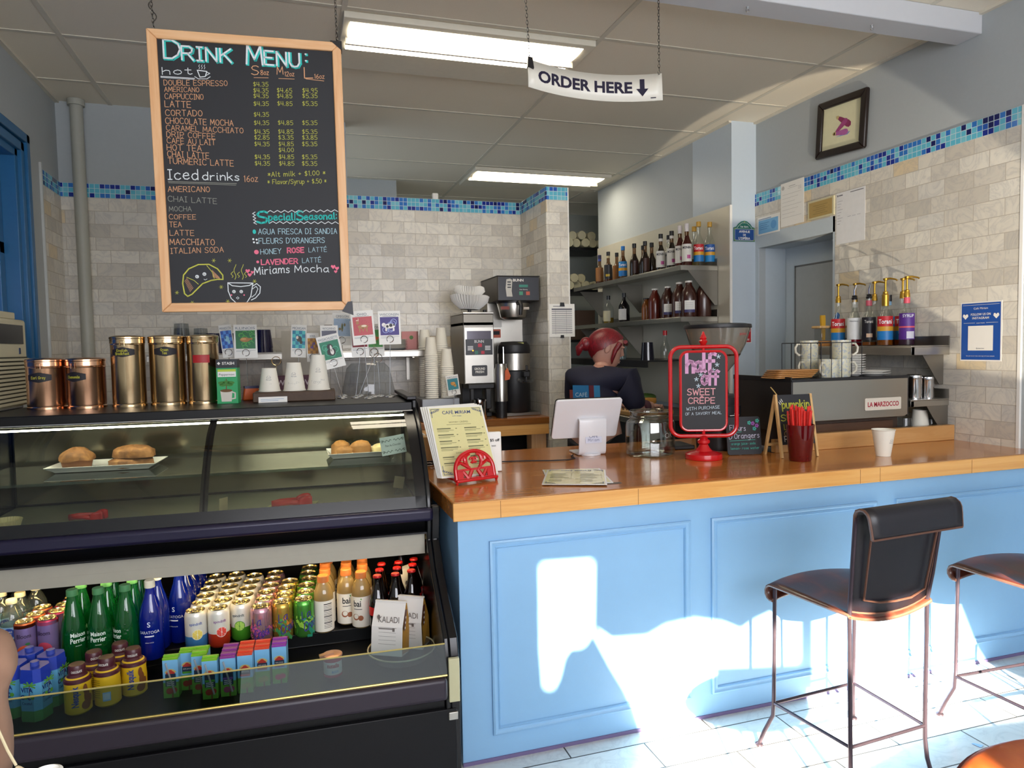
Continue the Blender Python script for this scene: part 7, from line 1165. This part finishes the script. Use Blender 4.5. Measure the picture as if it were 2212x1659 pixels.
# pipe, small white sensor, wall bracket pipes
tag(obj('water_pipe', MB().lathe([(.034, .92), (.034, ZC - .0)], 24).lathe([(.034, 2.80), (.045, 2.80), (.045, 2.835), (.034, 2.835)], 24), mat('#a5a69c', .45), None, T(-1.125, YB - .05, 0)), 'grey painted vertical pipe in the corner near the blue window', 'pipe')
tag(obj('wall_sensor', MB().box(-.02, .02, -.015, .015, 0, .045), WHITE, None, T(.985, 4.80, 2.3688), bev=.006), 'small white sensor on top of the tiled partition', 'sensor')
tag(obj('conduit_pipe', MB().tube([(.42, 6.28, 2.66), (.86, 6.28, 2.66), (.89, 6.28, 2.64), (.90, 6.28, 2.60), (.90, 6.28, 2.3)], .014, 8), mat('#7a776c', .5), None), 'bent grey conduit pipe above the tiled partition', 'pipe')
tag(obj('blue_sign', MB().box(-.05, .05, -.012, 0, -.085, .085), mat('#1f3f8a', .4), None, T(-.665, YB - .001, 2.56)), 'small dark blue wall sign partly behind the chalkboard', 'sign')
# window air conditioner
t = thing('air_conditioner', 'beige window air conditioner in front of the blue window frame', 'air conditioner', M=T(-1.10, 3.62, 1.15)); AC = mat('#bdb79e', .5, nz=.04)
obj('casing', MB().box(-.30, 0, -.56, 0, 0, .37), AC, t, bev=.012); obj('display', MB().box(-.001, .004, -.56, -.05, .265, .345), BLACKS, t, bev=.001); obj('top_box', MB().box(-.2, -.02, -.45, -.06, .37, .40), AC, t, bev=.004); b = MB()
for k in range(12): b.box(-.002, .010, -.55, -.01, .012 + .0165 * k, .022 + .0165 * k)
obj('louver_slats', b, AC, t); obj('louver_gap', MB().box(-.001, .002, -.55, -.01, .01, .21), mat('#3a382e', .6), t); obj('badge', MB().box(0, .003, -.10, -.085, .222, .248), mat('#2a3a5a', .4), t)
obj('mount', MB().box(-.16, -.02, -.5, -.02, -.022, 0), DARKMET, t)
# ------------------------------------------------------------------ kitchen side: shelves, bottles, food, person
def kshelf(label, zt, y0=4.268, y1=6.15):
    t = thing('kitchen_shelf', label, 'shelf', (2.553, y0, zt), group='steel kitchen shelves'); obj('deck', MB().box(0, .294, 0, y1 - y0, -.005, 0).box(0, .006, 0, y1 - y0, -.034, -.005).box(0, .294, 0, .004, -.034, -.005), STEEL, t, bev=.001); obj('upstand', MB().box(.289, .294, 0, y1 - y0, 0, .05), STEEL2, t)
    for yy in (.001, 1.1, y1 - y0 - .006): obj('bracket', MB().prism([(.292, -.034), (.292, -.27), (.27, -.27), (.06, -.034)], yy, yy + .004), STEEL2, t)
    return t
kshelf('upper steel shelf of syrup bottles on the kitchen wall', 1.895); kshelf('lower steel shelf of sauce jugs on the kitchen wall', 1.545)
K1 = 'bottles on the upper kitchen shelf'
def row(px, base, X): q = onx(px, base, X); return q.x, q.y
DKR = liqm('#3a1010', .85); YEL = liqm('#c8a83a', .6); REDL = liqm('#b81428', .75); PUR = liqm('#1c0f22', .9); CLR = None
MON = lambda: [(.03, .15, '#dcd8d0', -1.15, 1.15), (.05, .075, '#b84a8a', .1, .8)]; MW = [('MONIN', .118, .016, .056, '#3a3a42')]
for px, Y, X, h, liq, lvl, lab, cap, nc, words, wd in (
    (1302, 5.80, 2.66, .22, AMB, .14, [(.03, .15, '#8a5a2a', -1.2, 1.2)], '#1a1a4a', '#3a4a9a', None, 'amber bottle furthest along the upper shelf'),
    (1310, 5.62, 2.74, .22, AMB, .14, [(.03, .15, '#8a5a2a', -1.2, 1.2)], '#151518', None, None, 'amber bottle behind the furthest ones'),
    (1320, 5.58, 2.64, .22, AMB, .14, [(.03, .15, '#1a1a1e', -1.2, 1.2), (.05, .07, '#c8a82a', -.5, .5)], '#151518', '#c8b88a', None, 'amber bottle with a black and yellow label'),
    (1335, 5.34, 2.66, .235, YEL, .16, TOR('#1f7ac0', '#1f86c8'), '#1f7ac8', None, TW, 'pale yellow bottle with blue label and bright blue cap'),
    (1345, 5.18, 2.76, .22, DKR, .16, None, '#151518', None, None, 'brown bottle half hidden behind the reddish one'),
    (1353, 5.12, 2.65, .225, DKR, .18, [(.03, .13, '#3a1a16', -.2, 1.2)], '#151518', None, None, 'dark reddish brown bottle standing alone'),
    (1362, 5.02, 2.75, .22, DKR, .18, None, '#151518', None, None, 'brown bottle with black cap set back'),
    (1371, 4.96, 2.66, .22, DKR, .18, [(.03, .13, '#4a2a22', -.2, 1.2)], '#151518', None, None, 'reddish brown bottle at the near end of its cluster'),
    (1398, 4.74, 2.74, .235, YEL, .05, MON(), '#1a1216', '#d8d4cc', MW, 'clear bottle with a white label, behind the first dark one'),
    (1408, 4.70, 2.65, .235, PUR, .2, MON(), '#151518', '#d8d4cc', MW, 'dark purple bottle with a white label and black cap'),
    (1431, 4.56, 2.66, .235, PUR, .2, MON(), '#151518', '#d8d4cc', MW, 'second dark purple bottle with white label, beside the red one'),
    (1444, 4.52, 2.76, .235, YEL, .06, TOR('#1f7ac0'), '#c89a3a', None, TW, 'bottle with red and blue label and gold cap, set back'),
    (1460, 4.43, 2.65, .25, REDL, .2, MON(), '#d8d0d0', '#d8d0d0', MW, 'bright red bottle with a white label, nearer the purple ones'),
    (1467, 4.44, 2.77, .25, YEL, .06, None, '#c89a3a', None, None, 'gold capped bottle between the two red ones'),
    (1480, 4.34, 2.65, .25, REDL, .2, MON(), '#d8d0d0', '#d8d0d0', MW, 'bright red bottle with a white label, nearer the clear ones'),
    (1505, 4.335, 2.74, .265, None, 0, TOR('#1f7ac0'), '#c89a3a', None, TW, 'clear gold capped bottle, second from the shelf end'),
    (1530, 4.33, 2.825, .265, None, 0, TOR('#1f86c8', '#1f5aa8'), '#c89a3a', None, TW, 'clear gold capped bottle at the near end of the upper shelf')):
    syrup('shelf_bottle', wd, X, Y, 1.895, CLEAR if liq is None or lvl < .1 else glass('#b8a088', 1.5, .02, .1, '#6a4a2a', name='tinted_bottle'), liq, lvl, lab, cap, K1, rz=-35, r=.036, h=h, nh=.08, ncol=nc, words=words)
K2 = 'jugs on the lower kitchen shelf'
def jug(label, X, Y, c, h, r, lab, cap='#d8d4cc'):
    t = thing('sauce_jug', label, 'jug', (X, Y, 1.5455), -35, group=K2); obj('body', MB().lathe([(0, 0), (r * .96, 0), (r, .008), (r, h * .5), (r * .97, h * .62), (r * .8, h * .74), (r * .45, h * .88), (.022, h * .93), (.022, h * .96)], 26), mat(c, .25, nz=.1, coat=.3), t); obj('cap', MB().lathe([(0, h * .95), (.026, h * .95), (.026, h), (0, h)], 20), mat(cap, .4), t)
    if lab: p = MB(); f = wrap(r + .0006); p.m(0).rect(-.5 * r, .9 * r, h * .12, h * .45, 0, fn=f, nx=10); p.m(1).rect(-.5 * r, .9 * r, h * .12, h * .2, -.0006, fn=f, nx=10); [p.rect(-.3 * r, .6 * r, h * .38 - .012 * k, h * .385 - .012 * k, -.0006, fn=f, nx=4) for k in range(4)]; obj('label', p, [PAPER, mat('#3a3a6a', .5)], t)
    return t
syrup('sauce_bottle', 'clear bottle with a cream label at the far end of the lower shelf', 2.66, 5.63, 1.545, CLEAR, YEL, .05, [(.02, .11, '#c8c0a0', -1, 1)], '#151518', K2, r=.045, h=.2, nh=.05)
syrup('sauce_bottle', 'dark bottle with a white label on the lower shelf', 2.66, 5.33, 1.545, glass('#4a4048', 1.5, .02, .5, '#1c1420', name='dark_bottle'), PUR, .15, [(.02, .11, '#c8c4c0', -1, 1)], '#151518', K2, r=.046, h=.2, nh=.05)
for px, base, X, c, h, r, lab, cap, wd in ((1397, 685, 2.72, '#8a4a14', .18, .04, 0, '#1a1614', 'amber jar with a dark lid on the lower shelf'), (1415, 684, 2.66, '#5a1a0c', .235, .05, 0, '#d8d4cc', 'tall brown sauce bottle with a white cap'), (1443, 680, 2.66, '#3a1a12', .235, .052, 1, '#d8d4cc', 'chocolate sauce jug, first after the brown bottle'), (1468, 679, 2.66, '#3f1e16', .25, .055, 1, '#d8d4cc', 'chocolate sauce jug with the largest visible label'), (1496, 677, 2.66, '#3a1a12', .25, .054, 1, '#d8d4cc', 'chocolate sauce jug, second from the shelf end'), (1524, 676, 2.775, '#41221a', .25, .054, 0, '#d8d4cc', 'chocolate sauce jug at the near end of the lower shelf')):
    x, y = row(px, base, X); jug(wd, X, max(y, 4.335), c, h, r, lab, cap)
# steel prep counter and glass shelf under the wall shelves
t = thing('prep_counter', 'steel prep counter under the kitchen shelves', 'counter', (2.18, 4.30, 0)); obj('top', MB().box(0, .66, 0, 1.85, .83, .87), STEEL2, t, bev=.004); obj('body', MB().box(.03, .66, .02, 1.85, .02, .83), DARKMET, t)
t = thing('low_shelf', 'dark glass holding shelf above the prep counter', 'shelf', (2.42, 4.50, 1.245)); obj('deck', MB().box(0, .425, 0, 1.6, -.01, 0).box(0, .01, 0, 1.6, -.05, -.01), DARKMET, t); [obj('post', MB().box(.39, .42, yy, yy + .03, -.374, -.01), DARKMET, t) for yy in (.02, 1.5)]
t = thing('blue_tumbler', 'dark upturned plastic tumbler on the low kitchen shelf', 'tumbler', (2.49, 4.62, 1.2456)); obj('body', MB().lathe([(.05, 0), (.04, .13), (0, .13)], 24), glass('#6a6a80', 1.4, .05, .4, '#3a3a4e', name='smoke_plastic'), t)
for k, (x, y, wd) in enumerate(((2.47, 5.35, 'nearest the person'), (2.52, 5.15, 'second from the person'), (2.47, 4.98, 'third from the person'))): tag(obj('drinking_glass', MB().lathe([(0, .004), (.028, .004), (.036, .13), (.034, .13), (.026, .01), (0, .01)], 24), glass('#dfe6e6', 2, .02, .08, '#c8d0d0', name='drink_glass'), None, T(x, y, 1.2455)), 'clear glass on the low kitchen shelf, ' + wd, 'glass', 'kitchen glasses')
syrup('sauce_bottle', 'clear bottle with a red cap on the low kitchen shelf', 2.60, 4.56, 1.2455, CLEAR, None, 0, None, '#a8181c', 'kitchen glasses', r=.034, h=.17, nh=.06)
t = thing('cutting_board', 'long pale cutting board with sandwiches on the prep counter', 'board', (2.37, 4.62, .8706)); obj('board', MB().box(-.16, .18, -.26, .55, 0, .03), mat('#b08a58', .6), t, bev=.004)
def bowl(label, x, y, z, r, c): return tag(obj('bowl', MB().lathe([(0, 0), (r * .5, 0), (r, r * .6), (r * .97, r * .6), (r * .48, .006), (0, .006)], 28), c, None, T(x, y, z)), label, 'bowl')
bowl('white bowl of tomatoes on the cutting board', 2.31, 4.72, .9012, .07, PORC)
for k in range(5): tag(obj('tomato', MB().ell((0, 0, 0), (.026, .026, .023), 14, 8), mat('#a81c14', .3), None, T(2.31 + .03 * cos(k * 1.3) * (k > 0), 4.72 + .03 * sin(k * 1.3) * (k > 0), .9012 + .034 + .017 * (k == 0))), 'red tomato in the white bowl, ' + ('on top of the others', 'facing the panel', 'facing the shelves', 'facing the person', 'facing the counter')[k], 'tomato', 'tomatoes in the bowl')
for k, (x, y, z, w) in enumerate(((2.43, 4.55, .9012, 'bottom slice by the hand'), (2.45, 4.56, .926, 'upper slice resting on another'), (2.52, 4.68, .9012, 'slice lying further back'))): tag(obj('bread_slice', MB().prism(rrect(.06, .045, .02), 0, .024, M=RX(90)), mat('#b8863e', .7, nz=.2), None, T(x, y, z + .024) @ RZ(12 * k), bev=.003), 'golden toasted bread, ' + w, 'bread', 'toasted bread slices')
t = bowl('steel bowl of greens behind the bread', 2.60, 4.85, .9012, .08, STEEL); lump('greens', 'green salad leaves heaped in the steel bowl', 0, 0, 0, (.07, .07, .05), 9, mat('#4a6a2a', .7, nz=.4, sc=40)).matrix_world = T(2.60, 4.85, .935)
# dark rear shelves with rolled cup sleeves, seen past the column
t = thing('storage_rack', 'dark storage rack in the back room past the tiled column', 'rack', (2.55, 6.75, 0))
for z in (2.36, 1.93, 1.42, .95): obj('shelf', MB().box(-.45, .68, 0, .5, z - .025, z), DARKMET, t)
for x in (-.45, .66): obj('post', MB().box(x, x + .02, 0, .02, 0, 2.75), DARKMET, t)
SLV = mat('#a8a48c', .6, nz=.05); rnd = random.Random(3)
cs = None
for z, xs in ((2.3605, [(2.74, 0), (2.83, 0), (2.92, 0), (3.01, 0), (3.10, 0), (2.79, 1), (2.88, 1), (3.0, 1)]), (1.9305, [(2.74, 0), (2.83, 0), (2.92, 0), (3.02, 0), (2.79, 1), (2.88, 1)])):
    for k, (x, up) in enumerate(xs):
        lb = 'pale wrapped sleeve of cups on the %s rear shelf, %s %s' % ('upper' if z > 2 else 'lower', ('first', 'second', 'third', 'fourth', 'fifth', 'sixth', 'seventh', 'eighth')[k], 'lying on top' if up else 'in the bottom row'); M = T(x, 6.70 + .03 * (k % 2), z + .044 + .075 * up)
        if cs is None: cs = thing('cup_sleeve', lb, 'cup sleeve', M=M, group='cup sleeves on the rear shelves'); obj('roll', MB().lathe([(0, 0), (.038, 0), (.0425, .006), (.034, .42), (0, .42)], 20, RX(-90)), SLV, cs); obj('end_cup', MB().lathe([(.0425, .002), (.044, -.002), (.044, .002), (0, .001)], 20, RX(-90)), mat('#bdb89c', .6), cs); walk(cs)
        else: dup(cs, M, lb)
t = thing('brown_box', 'dark brown carton on the rear rack behind the person', 'box', (2.86, 6.74, 1.4206)); obj('carton', MB().box(-.17, .17, 0, .4, 0, .3), mat('#3a2a20', .7), t); t = thing('refrigerator', 'dark tall refrigerator behind the person', 'refrigerator', (2.12, 5.55, 0)); obj('cabinet', MB().box(-.36, .05, 0, .6, 0, 1.62), mat('#121218', .3), t, bev=.006); obj('door', MB().box(-.36, .05, -.03, 0, .05, 1.60), mat('#16161c', .28), t, bev=.006); obj('yellow_note', MB().box(-.03, .015, -.033, -.031, 1.48, 1.54), mat('#b8b86a', .6), t)
# ------------------------------------------------------------------ person at work
SKIN = mat('#b98a78', .5, nz=.05); HAIR = NT('red_hair'); hn = HAIR.noise(HAIR.scale(HAIR.obj(), (30, 30, 6)), 8, 4); HAIR = HAIR.done(HAIR.pr(HAIR.ramp(hn, [(.3, '#48060f'), (.55, '#720c18'), (.8, '#941826')]), .4, 0, HAIR.bump(hn, .4)))
NAVYS = mat('#12142c', .8, nz=.15, bump=.2); MAROON = mat('#4a1226', .8, nz=.1); TROUS = mat('#14141a', .8, nz=.1)
def skinmesh(verts, edges, sub=2):               # one continuous limb surface grown on a jointed skeleton
    me = bpy.data.meshes.new('skel'); me.from_pydata([v[:3] for v in verts], edges, []); o = bpy.data.objects.new('skel', me); COL.objects.link(o)
    o.modifiers.new('k', 'SKIN'); o.modifiers['k'].use_smooth_shade = True; s = o.modifiers.new('s', 'SUBSURF'); s.levels = sub; s.render_levels = sub
    for i, v in enumerate(verts): d = me.skin_vertices[0].data[i]; d.radius = (v[3], v[4] if len(v) > 4 else v[3]); d.use_root = i == 0
    dg = bpy.context.evaluated_depsgraph_get(); e = o.evaluated_get(dg); m2 = e.to_mesh(); out = MB(); out.add([tuple(q.co) for q in m2.vertices], [tuple(p.vertices) for p in m2.polygons]); e.to_mesh_clear(); bpy.data.objects.remove(o); bpy.data.meshes.remove(me); return out
fd = V3((.72, .694, 0)); rd = V3((.694, -.72, 0)); B0 = V3((1.63, 3.62, 0))
def J(f, r, z): q = B0 + fd * f + rd * r; return (q.x, q.y, z)
g = .0
SK = [J(0, 0, .90) + (.13, .10), J(.0, 0, 1.0) + (.115, .09), J(.03, 0, 1.10) + (.13, .095), J(.06, 0, 1.18) + (.11, .075), J(.085, .0, 1.225) + (.052,), J(.115, .005, 1.275) + (.048,),
      J(.06, .15, 1.175) + (.052,), J(.09, .215, .99) + (.042,), (2.075, 3.88, .985, .032), (2.16, 3.95, .978, .026), J(.06, -.15, 1.175) + (.052,), J(.16, -.2, 1.0) + (.042,), (1.90, 4.12, .98, .032), (1.99, 4.15, .975, .026),
      J(0, .09, .80) + (.085,), J(.02, .095, .47) + (.058,), J(-.02, .1, .09) + (.04,), J(.10, .11, .045) + (.036,), J(0, -.09, .80) + (.085,), J(.02, -.095, .47) + (.058,), J(-.02, -.1, .09) + (.04,), J(.10, -.11, .045) + (.036,)]
SE = [(0, 1), (1, 2), (2, 3), (3, 4), (4, 5), (3, 6), (6, 7), (7, 8), (8, 9), (3, 10), (10, 11), (11, 12), (12, 13), (0, 14), (14, 15), (15, 16), (16, 17), (0, 18), (18, 19), (19, 20), (20, 21)]
pm = skinmesh(SK, SE)
HM = T(*(J(.125, .02, 0)[:2] + (1.345,))) @ RZ(-12) @ RY(14)           # head: x forward, z up
hp = [(-.112, .030, -.02, .030, .0), (-.10, .068, -.05, .044, .02), (-.075, .082, -.072, .055, .012), (-.05, .084, -.082, .062, .004), (-.02, .084, -.092, .066, 0), (.01, .080, -.098, .070, 0), (.035, .086, -.10, .071, 0), (.065, .078, -.096, .066, 0), (.09, .052, -.076, .05, 0), (.105, .02, -.04, .026, 0)]
rows = []
for z, xf, xb, hw, _ in hp:
    c = (xf + xb) / 2; a = (xf - xb) / 2; rows.append([(c + a * (abs(cos(q)) ** .85) * (1 if cos(q) > 0 else -1), hw * (abs(sin(q)) ** .9) * (1 if sin(q) > 0 else -1), z) for q in [2 * pi * k / 28 for k in range(28)]])
pm.grid(rows, HM, closed=True); pm.add([HM @ V3((-.0, 0, -.116))] + [HM @ V3(p) for p in rows[0]], [(0, 1 + k, 1 + (k + 1) % 28) for k in range(28)])
pm.grid([[(.078, -.006, .025), (.088, 0, .025), (.078, .006, .025)], [(.08, -.009, .0), (.098, 0, .0), (.08, .009, .0)], [(.08, -.013, -.022), (.106, 0, -.02), (.08, .013, -.022)], [(.08, -.008, -.03), (.088, 0, -.032), (.08, .008, -.03)]], HM)
for s in (-1, 1): pm.ell((0, 0, 0), (.017, .006, .028), 12, 8, HM @ T(-.012, s * .072, -.005) @ RY(12)); pm.ell((.078, s * .03, .022), (.014, .012, .007), 10, 6, HM)
pm.ell((.083, 0, -.058), (.008, .02, .005), 12, 6, HM); pm.ell((.082, 0, -.067), (.008, .018, .006), 12, 6, HM)
def hand_(w, d, flip):                                                # palm with five separate, unequal, bent fingers
    w = V3(w); d = V3(d).normalized(); s = d.cross(V3((0, 0, 1))).normalized() * flip; u = V3((0, 0, 1)); L = []
    V = [w[:] + (.024, .018), (w + d * .045)[:] + (.034, .015), (w + d * .075)[:] + (.036, .014)]; E_ = [(0, 1), (1, 2)]; out = skinmesh([tuple(v) for v in V], E_)
    for k, (off, ln) in enumerate(((-.027, .066), (-.009, .075), (.009, .07), (.026, .055))):
        b0 = w + d * .078 + s * off; P_ = [b0, b0 + d * ln * .42 + u * .006, b0 + d * ln * .75 - u * .008, b0 + d * ln * .92 - u * .028]; out.tube(P_, [.0088, .0083, .0075, .006], 8)
    b0 = w + d * .03 - s * .03; out.tube([b0, b0 + d * .025 - s * .018 - u * .004, b0 + d * .052 - s * .018 - u * .016], [.011, .0095, .0075], 8); return out
for h_ in (hand_((2.155, 3.945, .978), (.75, .62, -.12), 1), hand_((1.985, 4.15, .975), (.9, .35, -.1), -1)): pm.add(h_.v, h_.f)
pr_ = obj('person', pm, SKIN, smooth=80); tag(pr_, 'person with short red ponytail in a navy printed shirt, head bent over food', 'person')
def grow(ix, dr): m_ = {i: k for k, i in enumerate(ix)}; return [tuple(SK[i][:3]) + tuple(r + dr for r in SK[i][3:]) for i in ix], [(m_[a], m_[b_]) for a, b_ in SE if a in m_ and b_ in m_]
v_, e_ = grow([0, 1, 2, 3, 6, 7, 10, 11], .022); v_.append(J(.085, 0, 1.222) + (.070, .066)); e_.append((3, len(v_) - 1)); obj('shirt', skinmesh(v_, e_), NAVYS, pr_, smooth=80)
v_, e_ = grow([7, 8], .012); obj('sleeve', skinmesh(v_, e_), MAROON, pr_, smooth=80); v_, e_ = grow([11, 12], .012); obj('sleeve', skinmesh(v_, e_), MAROON, pr_, smooth=80)
v_, e_ = grow([0, 14, 15, 16, 18, 19, 20], .012); obj('trousers', skinmesh(v_, e_), TROUS, pr_, smooth=80)
for i in (17, 21): q = V3(SK[i][:3]); obj('shoe', skinmesh([tuple(q - fd * .12) + (.042,), tuple(q - fd * .03) + (.046,), tuple(q + fd * .08) + (.042,)], [(0, 1), (1, 2)]), BLKPL, pr_)
hr = MB(); rows = []
for i in range(12):                                                   # cap of hair with a fringe and a longer nape
    row_ = []
    for k in range(40):
        a = 2 * pi * k / 40; back = .5 - .5 * cos(a); pp = radians(52 + 92 * back ** 1.35) * i / 11; R_ = V3((.104, .083, .104)); row_.append((-.008 + R_.x * sin(pp) * cos(a) * (1.06 if cos(a) > 0 else 1.08), R_.y * sin(pp) * sin(a), .010 + R_.z * cos(pp) + (.004 * sin(a * 11) if i > 8 else 0)))
    rows.append(row_)
hr.grid(rows, HM, closed=True)
for s in (-1, 1): hr.tube([(.05, s * .07, .04), (.03, s * .078, -.01), (.026, s * .076, -.06), (.03, s * .07, -.085)], [.016, .013, .009, .003], 8, M=HM)
hr.tube([(.085, -.04, .055), (.10, 0, .05), (.085, .04, .055)], [.012, .016, .012], 8, M=HM); hr.ell((-.125, 0, -.005), (.038, .034, .040), 16, 10, HM); hr.tube([(-.14, 0, -.01), (-.158, 0, -.04), (-.155, 0, -.08)], [.026, .024, .008], 10, M=HM)
obj('hair', hr, HAIR, pr_, smooth=80); obj('hair_tie', MB().tube([(-.096, .03 * cos(a), .0 + .032 * sin(a)) for a in [2 * pi * k / 18 for k in range(18)]], .005, 6, True, M=HM), mat('#c8b8c0', .6), pr_)
# printed picture on the back of the shirt
bk = MB(); cM = Matrix.Translation(V3(J(-.105, -.02, 1.06))) @ RZ(-46) @ RX(4); y = -.0
def bow2(x, y, z): return (x, y + .35 * x * x + .1 * abs(z) ** 1.5, z)
for i, (x0, x1, z0, z1) in enumerate(((-.075, .02, -.075, .085), (.022, .05, -.075, .085), (.05, .085, -.04, .085), (-.095, -.075, -.06, .06))): bk.m(i).rect(x0, x1, z0, z1, 0, M=cM, fn=None, nx=4)
bk.m(4).text('CAFÉ', -.025, .022, .022, -.001, w=.07, M=cM).hand('Miriam', -.05, -.012, .02, x1=.01, w=.1, y=-.001, M=cM); bk.poly([(-.055, -.06), (-.03, -.035), (-.01, -.055), (-.03, -.05)], -.001, M=cM); obj('shirt_print', bk, [mat('#1f6a9a', .7), mat('#5a1c2a', .7), mat('#2a7aa8', .7), mat('#6a2a22', .7), mat('#a8c0cc', .7)], pr_, smooth=0)

# ------------------------------------------------------------------ chair with a jacket and a cup at the near edge
t = thing('wooden_chair', 'wooden chair carrying the tan jacket at the picture edge', 'chair', (-.62, .92, 0)); obj('seat', MB().box(-.2, .2, -.2, .2, .43, .45), DKWOOD, t, bev=.005); obj('backrest', MB().box(.17, .195, -.19, .19, .62, .93), DKWOOD, t, bev=.005)
for x, y, h in ((-.19, -.19, .43), (-.19, .17, .43), (.17, -.19, .93), (.17, .17, .93)): obj('leg', MB().box(x, x + .025, y, y + .025, 0, h), DKWOOD, t)
JY = 1.0
def jp(x, y, d=0): q = ony(x, y, JY); return V3((q.x, q.y + d, q.z))
SUEDE = mat('#8a6a56', .95, nz=.22, sc=30, bump=.4); EDG = [(-12, 1366), (18, 1372), (30, 1396), (42, 1428), (36, 1452), (22, 1478), (11, 1502), (16, 1530), (27, 1562), (31, 1600), (28, 1640), (20, 1690), (14, 1760), (8, 1850)]
t = thing('jacket', 'tan suede jacket with pale cord hanging at the picture edge', 'jacket', (0, 0, 0)); rows = []
for i, (x, y) in enumerate(EDG):
    e = jp(x, y); w0 = .11; rows.append([(e.x - w0 * (1 - cos(q)) / 2 * 2 * .5 - (0 if q < .01 else .0), e.y - .035 * sin(q) + .008 * sin(i * 1.3 + q * 3), e.z) for q in [pi * k / 12 for k in range(13)]] + [(e.x - w0 + w0 * (1 - cos(q)) * .5, e.y + .022 * sin(q) + .012, e.z) for q in [pi * k / 8 for k in range(1, 8)]])
obj('cloth', MB().grid(rows, closed=True), SUEDE, t, smooth=80, sub=1)
obj('seam', MB().tube([jp(x, y, -.037) for x, y in ((-6, 1560), (6, 1578), (15, 1610), (18, 1660), (10, 1720))], .0011, 6), mat('#6a5040', .9), t); obj('cord', MB().tube([jp(x, y, -.03) for x, y in ((6, 1512), (18, 1552), (36, 1592), (54, 1624))], .0016, 6), mat('#cdbf9a', .8), t)
obj('cord_tag', MB().grid([[jp(54, 1622, -.03), jp(60, 1625, -.028)], [jp(44, 1640, -.034), jp(84, 1644, -.024)], [jp(36, 1668, -.036), jp(88, 1668, -.022)], [jp(34, 1700, -.036), jp(84, 1700, -.022)]]), mat('#b8a482', .8, nz=.1), t, solid=.003, sub=1, smooth=80); obj('lining', MB().grid([[jp(0, 1600, -.04), jp(12, 1640, -.038)], [jp(-6, 1700, -.04), jp(24, 1700, -.038)]]), mat('#a8957a', .9), t, solid=.003)
q = ony(97, 1672, .96); t = thing('white_cup', 'white cup with its lid just showing at the bottom edge', 'cup', (q.x, q.y, q.z - .105)); obj('body', MB().lathe([(0, 0), (.014, 0), (.0185, .1), (0, .1)], 28), CUPW, t); obj('lid', MB().lathe([(0, .1), (.0195, .1), (.019, .106), (.015, .108), (.014, .104), (0, .104)], 28), WHITE, t)
t2 = thing('side_table', 'small dark side table below the picture edge holding the white cup', 'table', (q.x + .06, q.y - .04, 0)); obj('top', MB().cyl(.10, q.z - .135, q.z - .1056, 32), DKWOOD, t2); obj('leg', MB().cyl(.02, 0, q.z - .135, 16), DKWOOD, t2); obj('foot', MB().cyl(.09, 0, .015, 24), DKWOOD, t2)
tag(obj('paper_scrap', MB().poly([(0, 0), (.012, .0), (.03, .02), (.008, .028)], 0, M=RX(90)), mat('#8ab0e0', .7), None, T(onz(2098, 1606, .002).x, onz(2098, 1606, .002).y, .0015)), 'tiny blue and white paper scrap on the floor tiles', 'paper scrap')
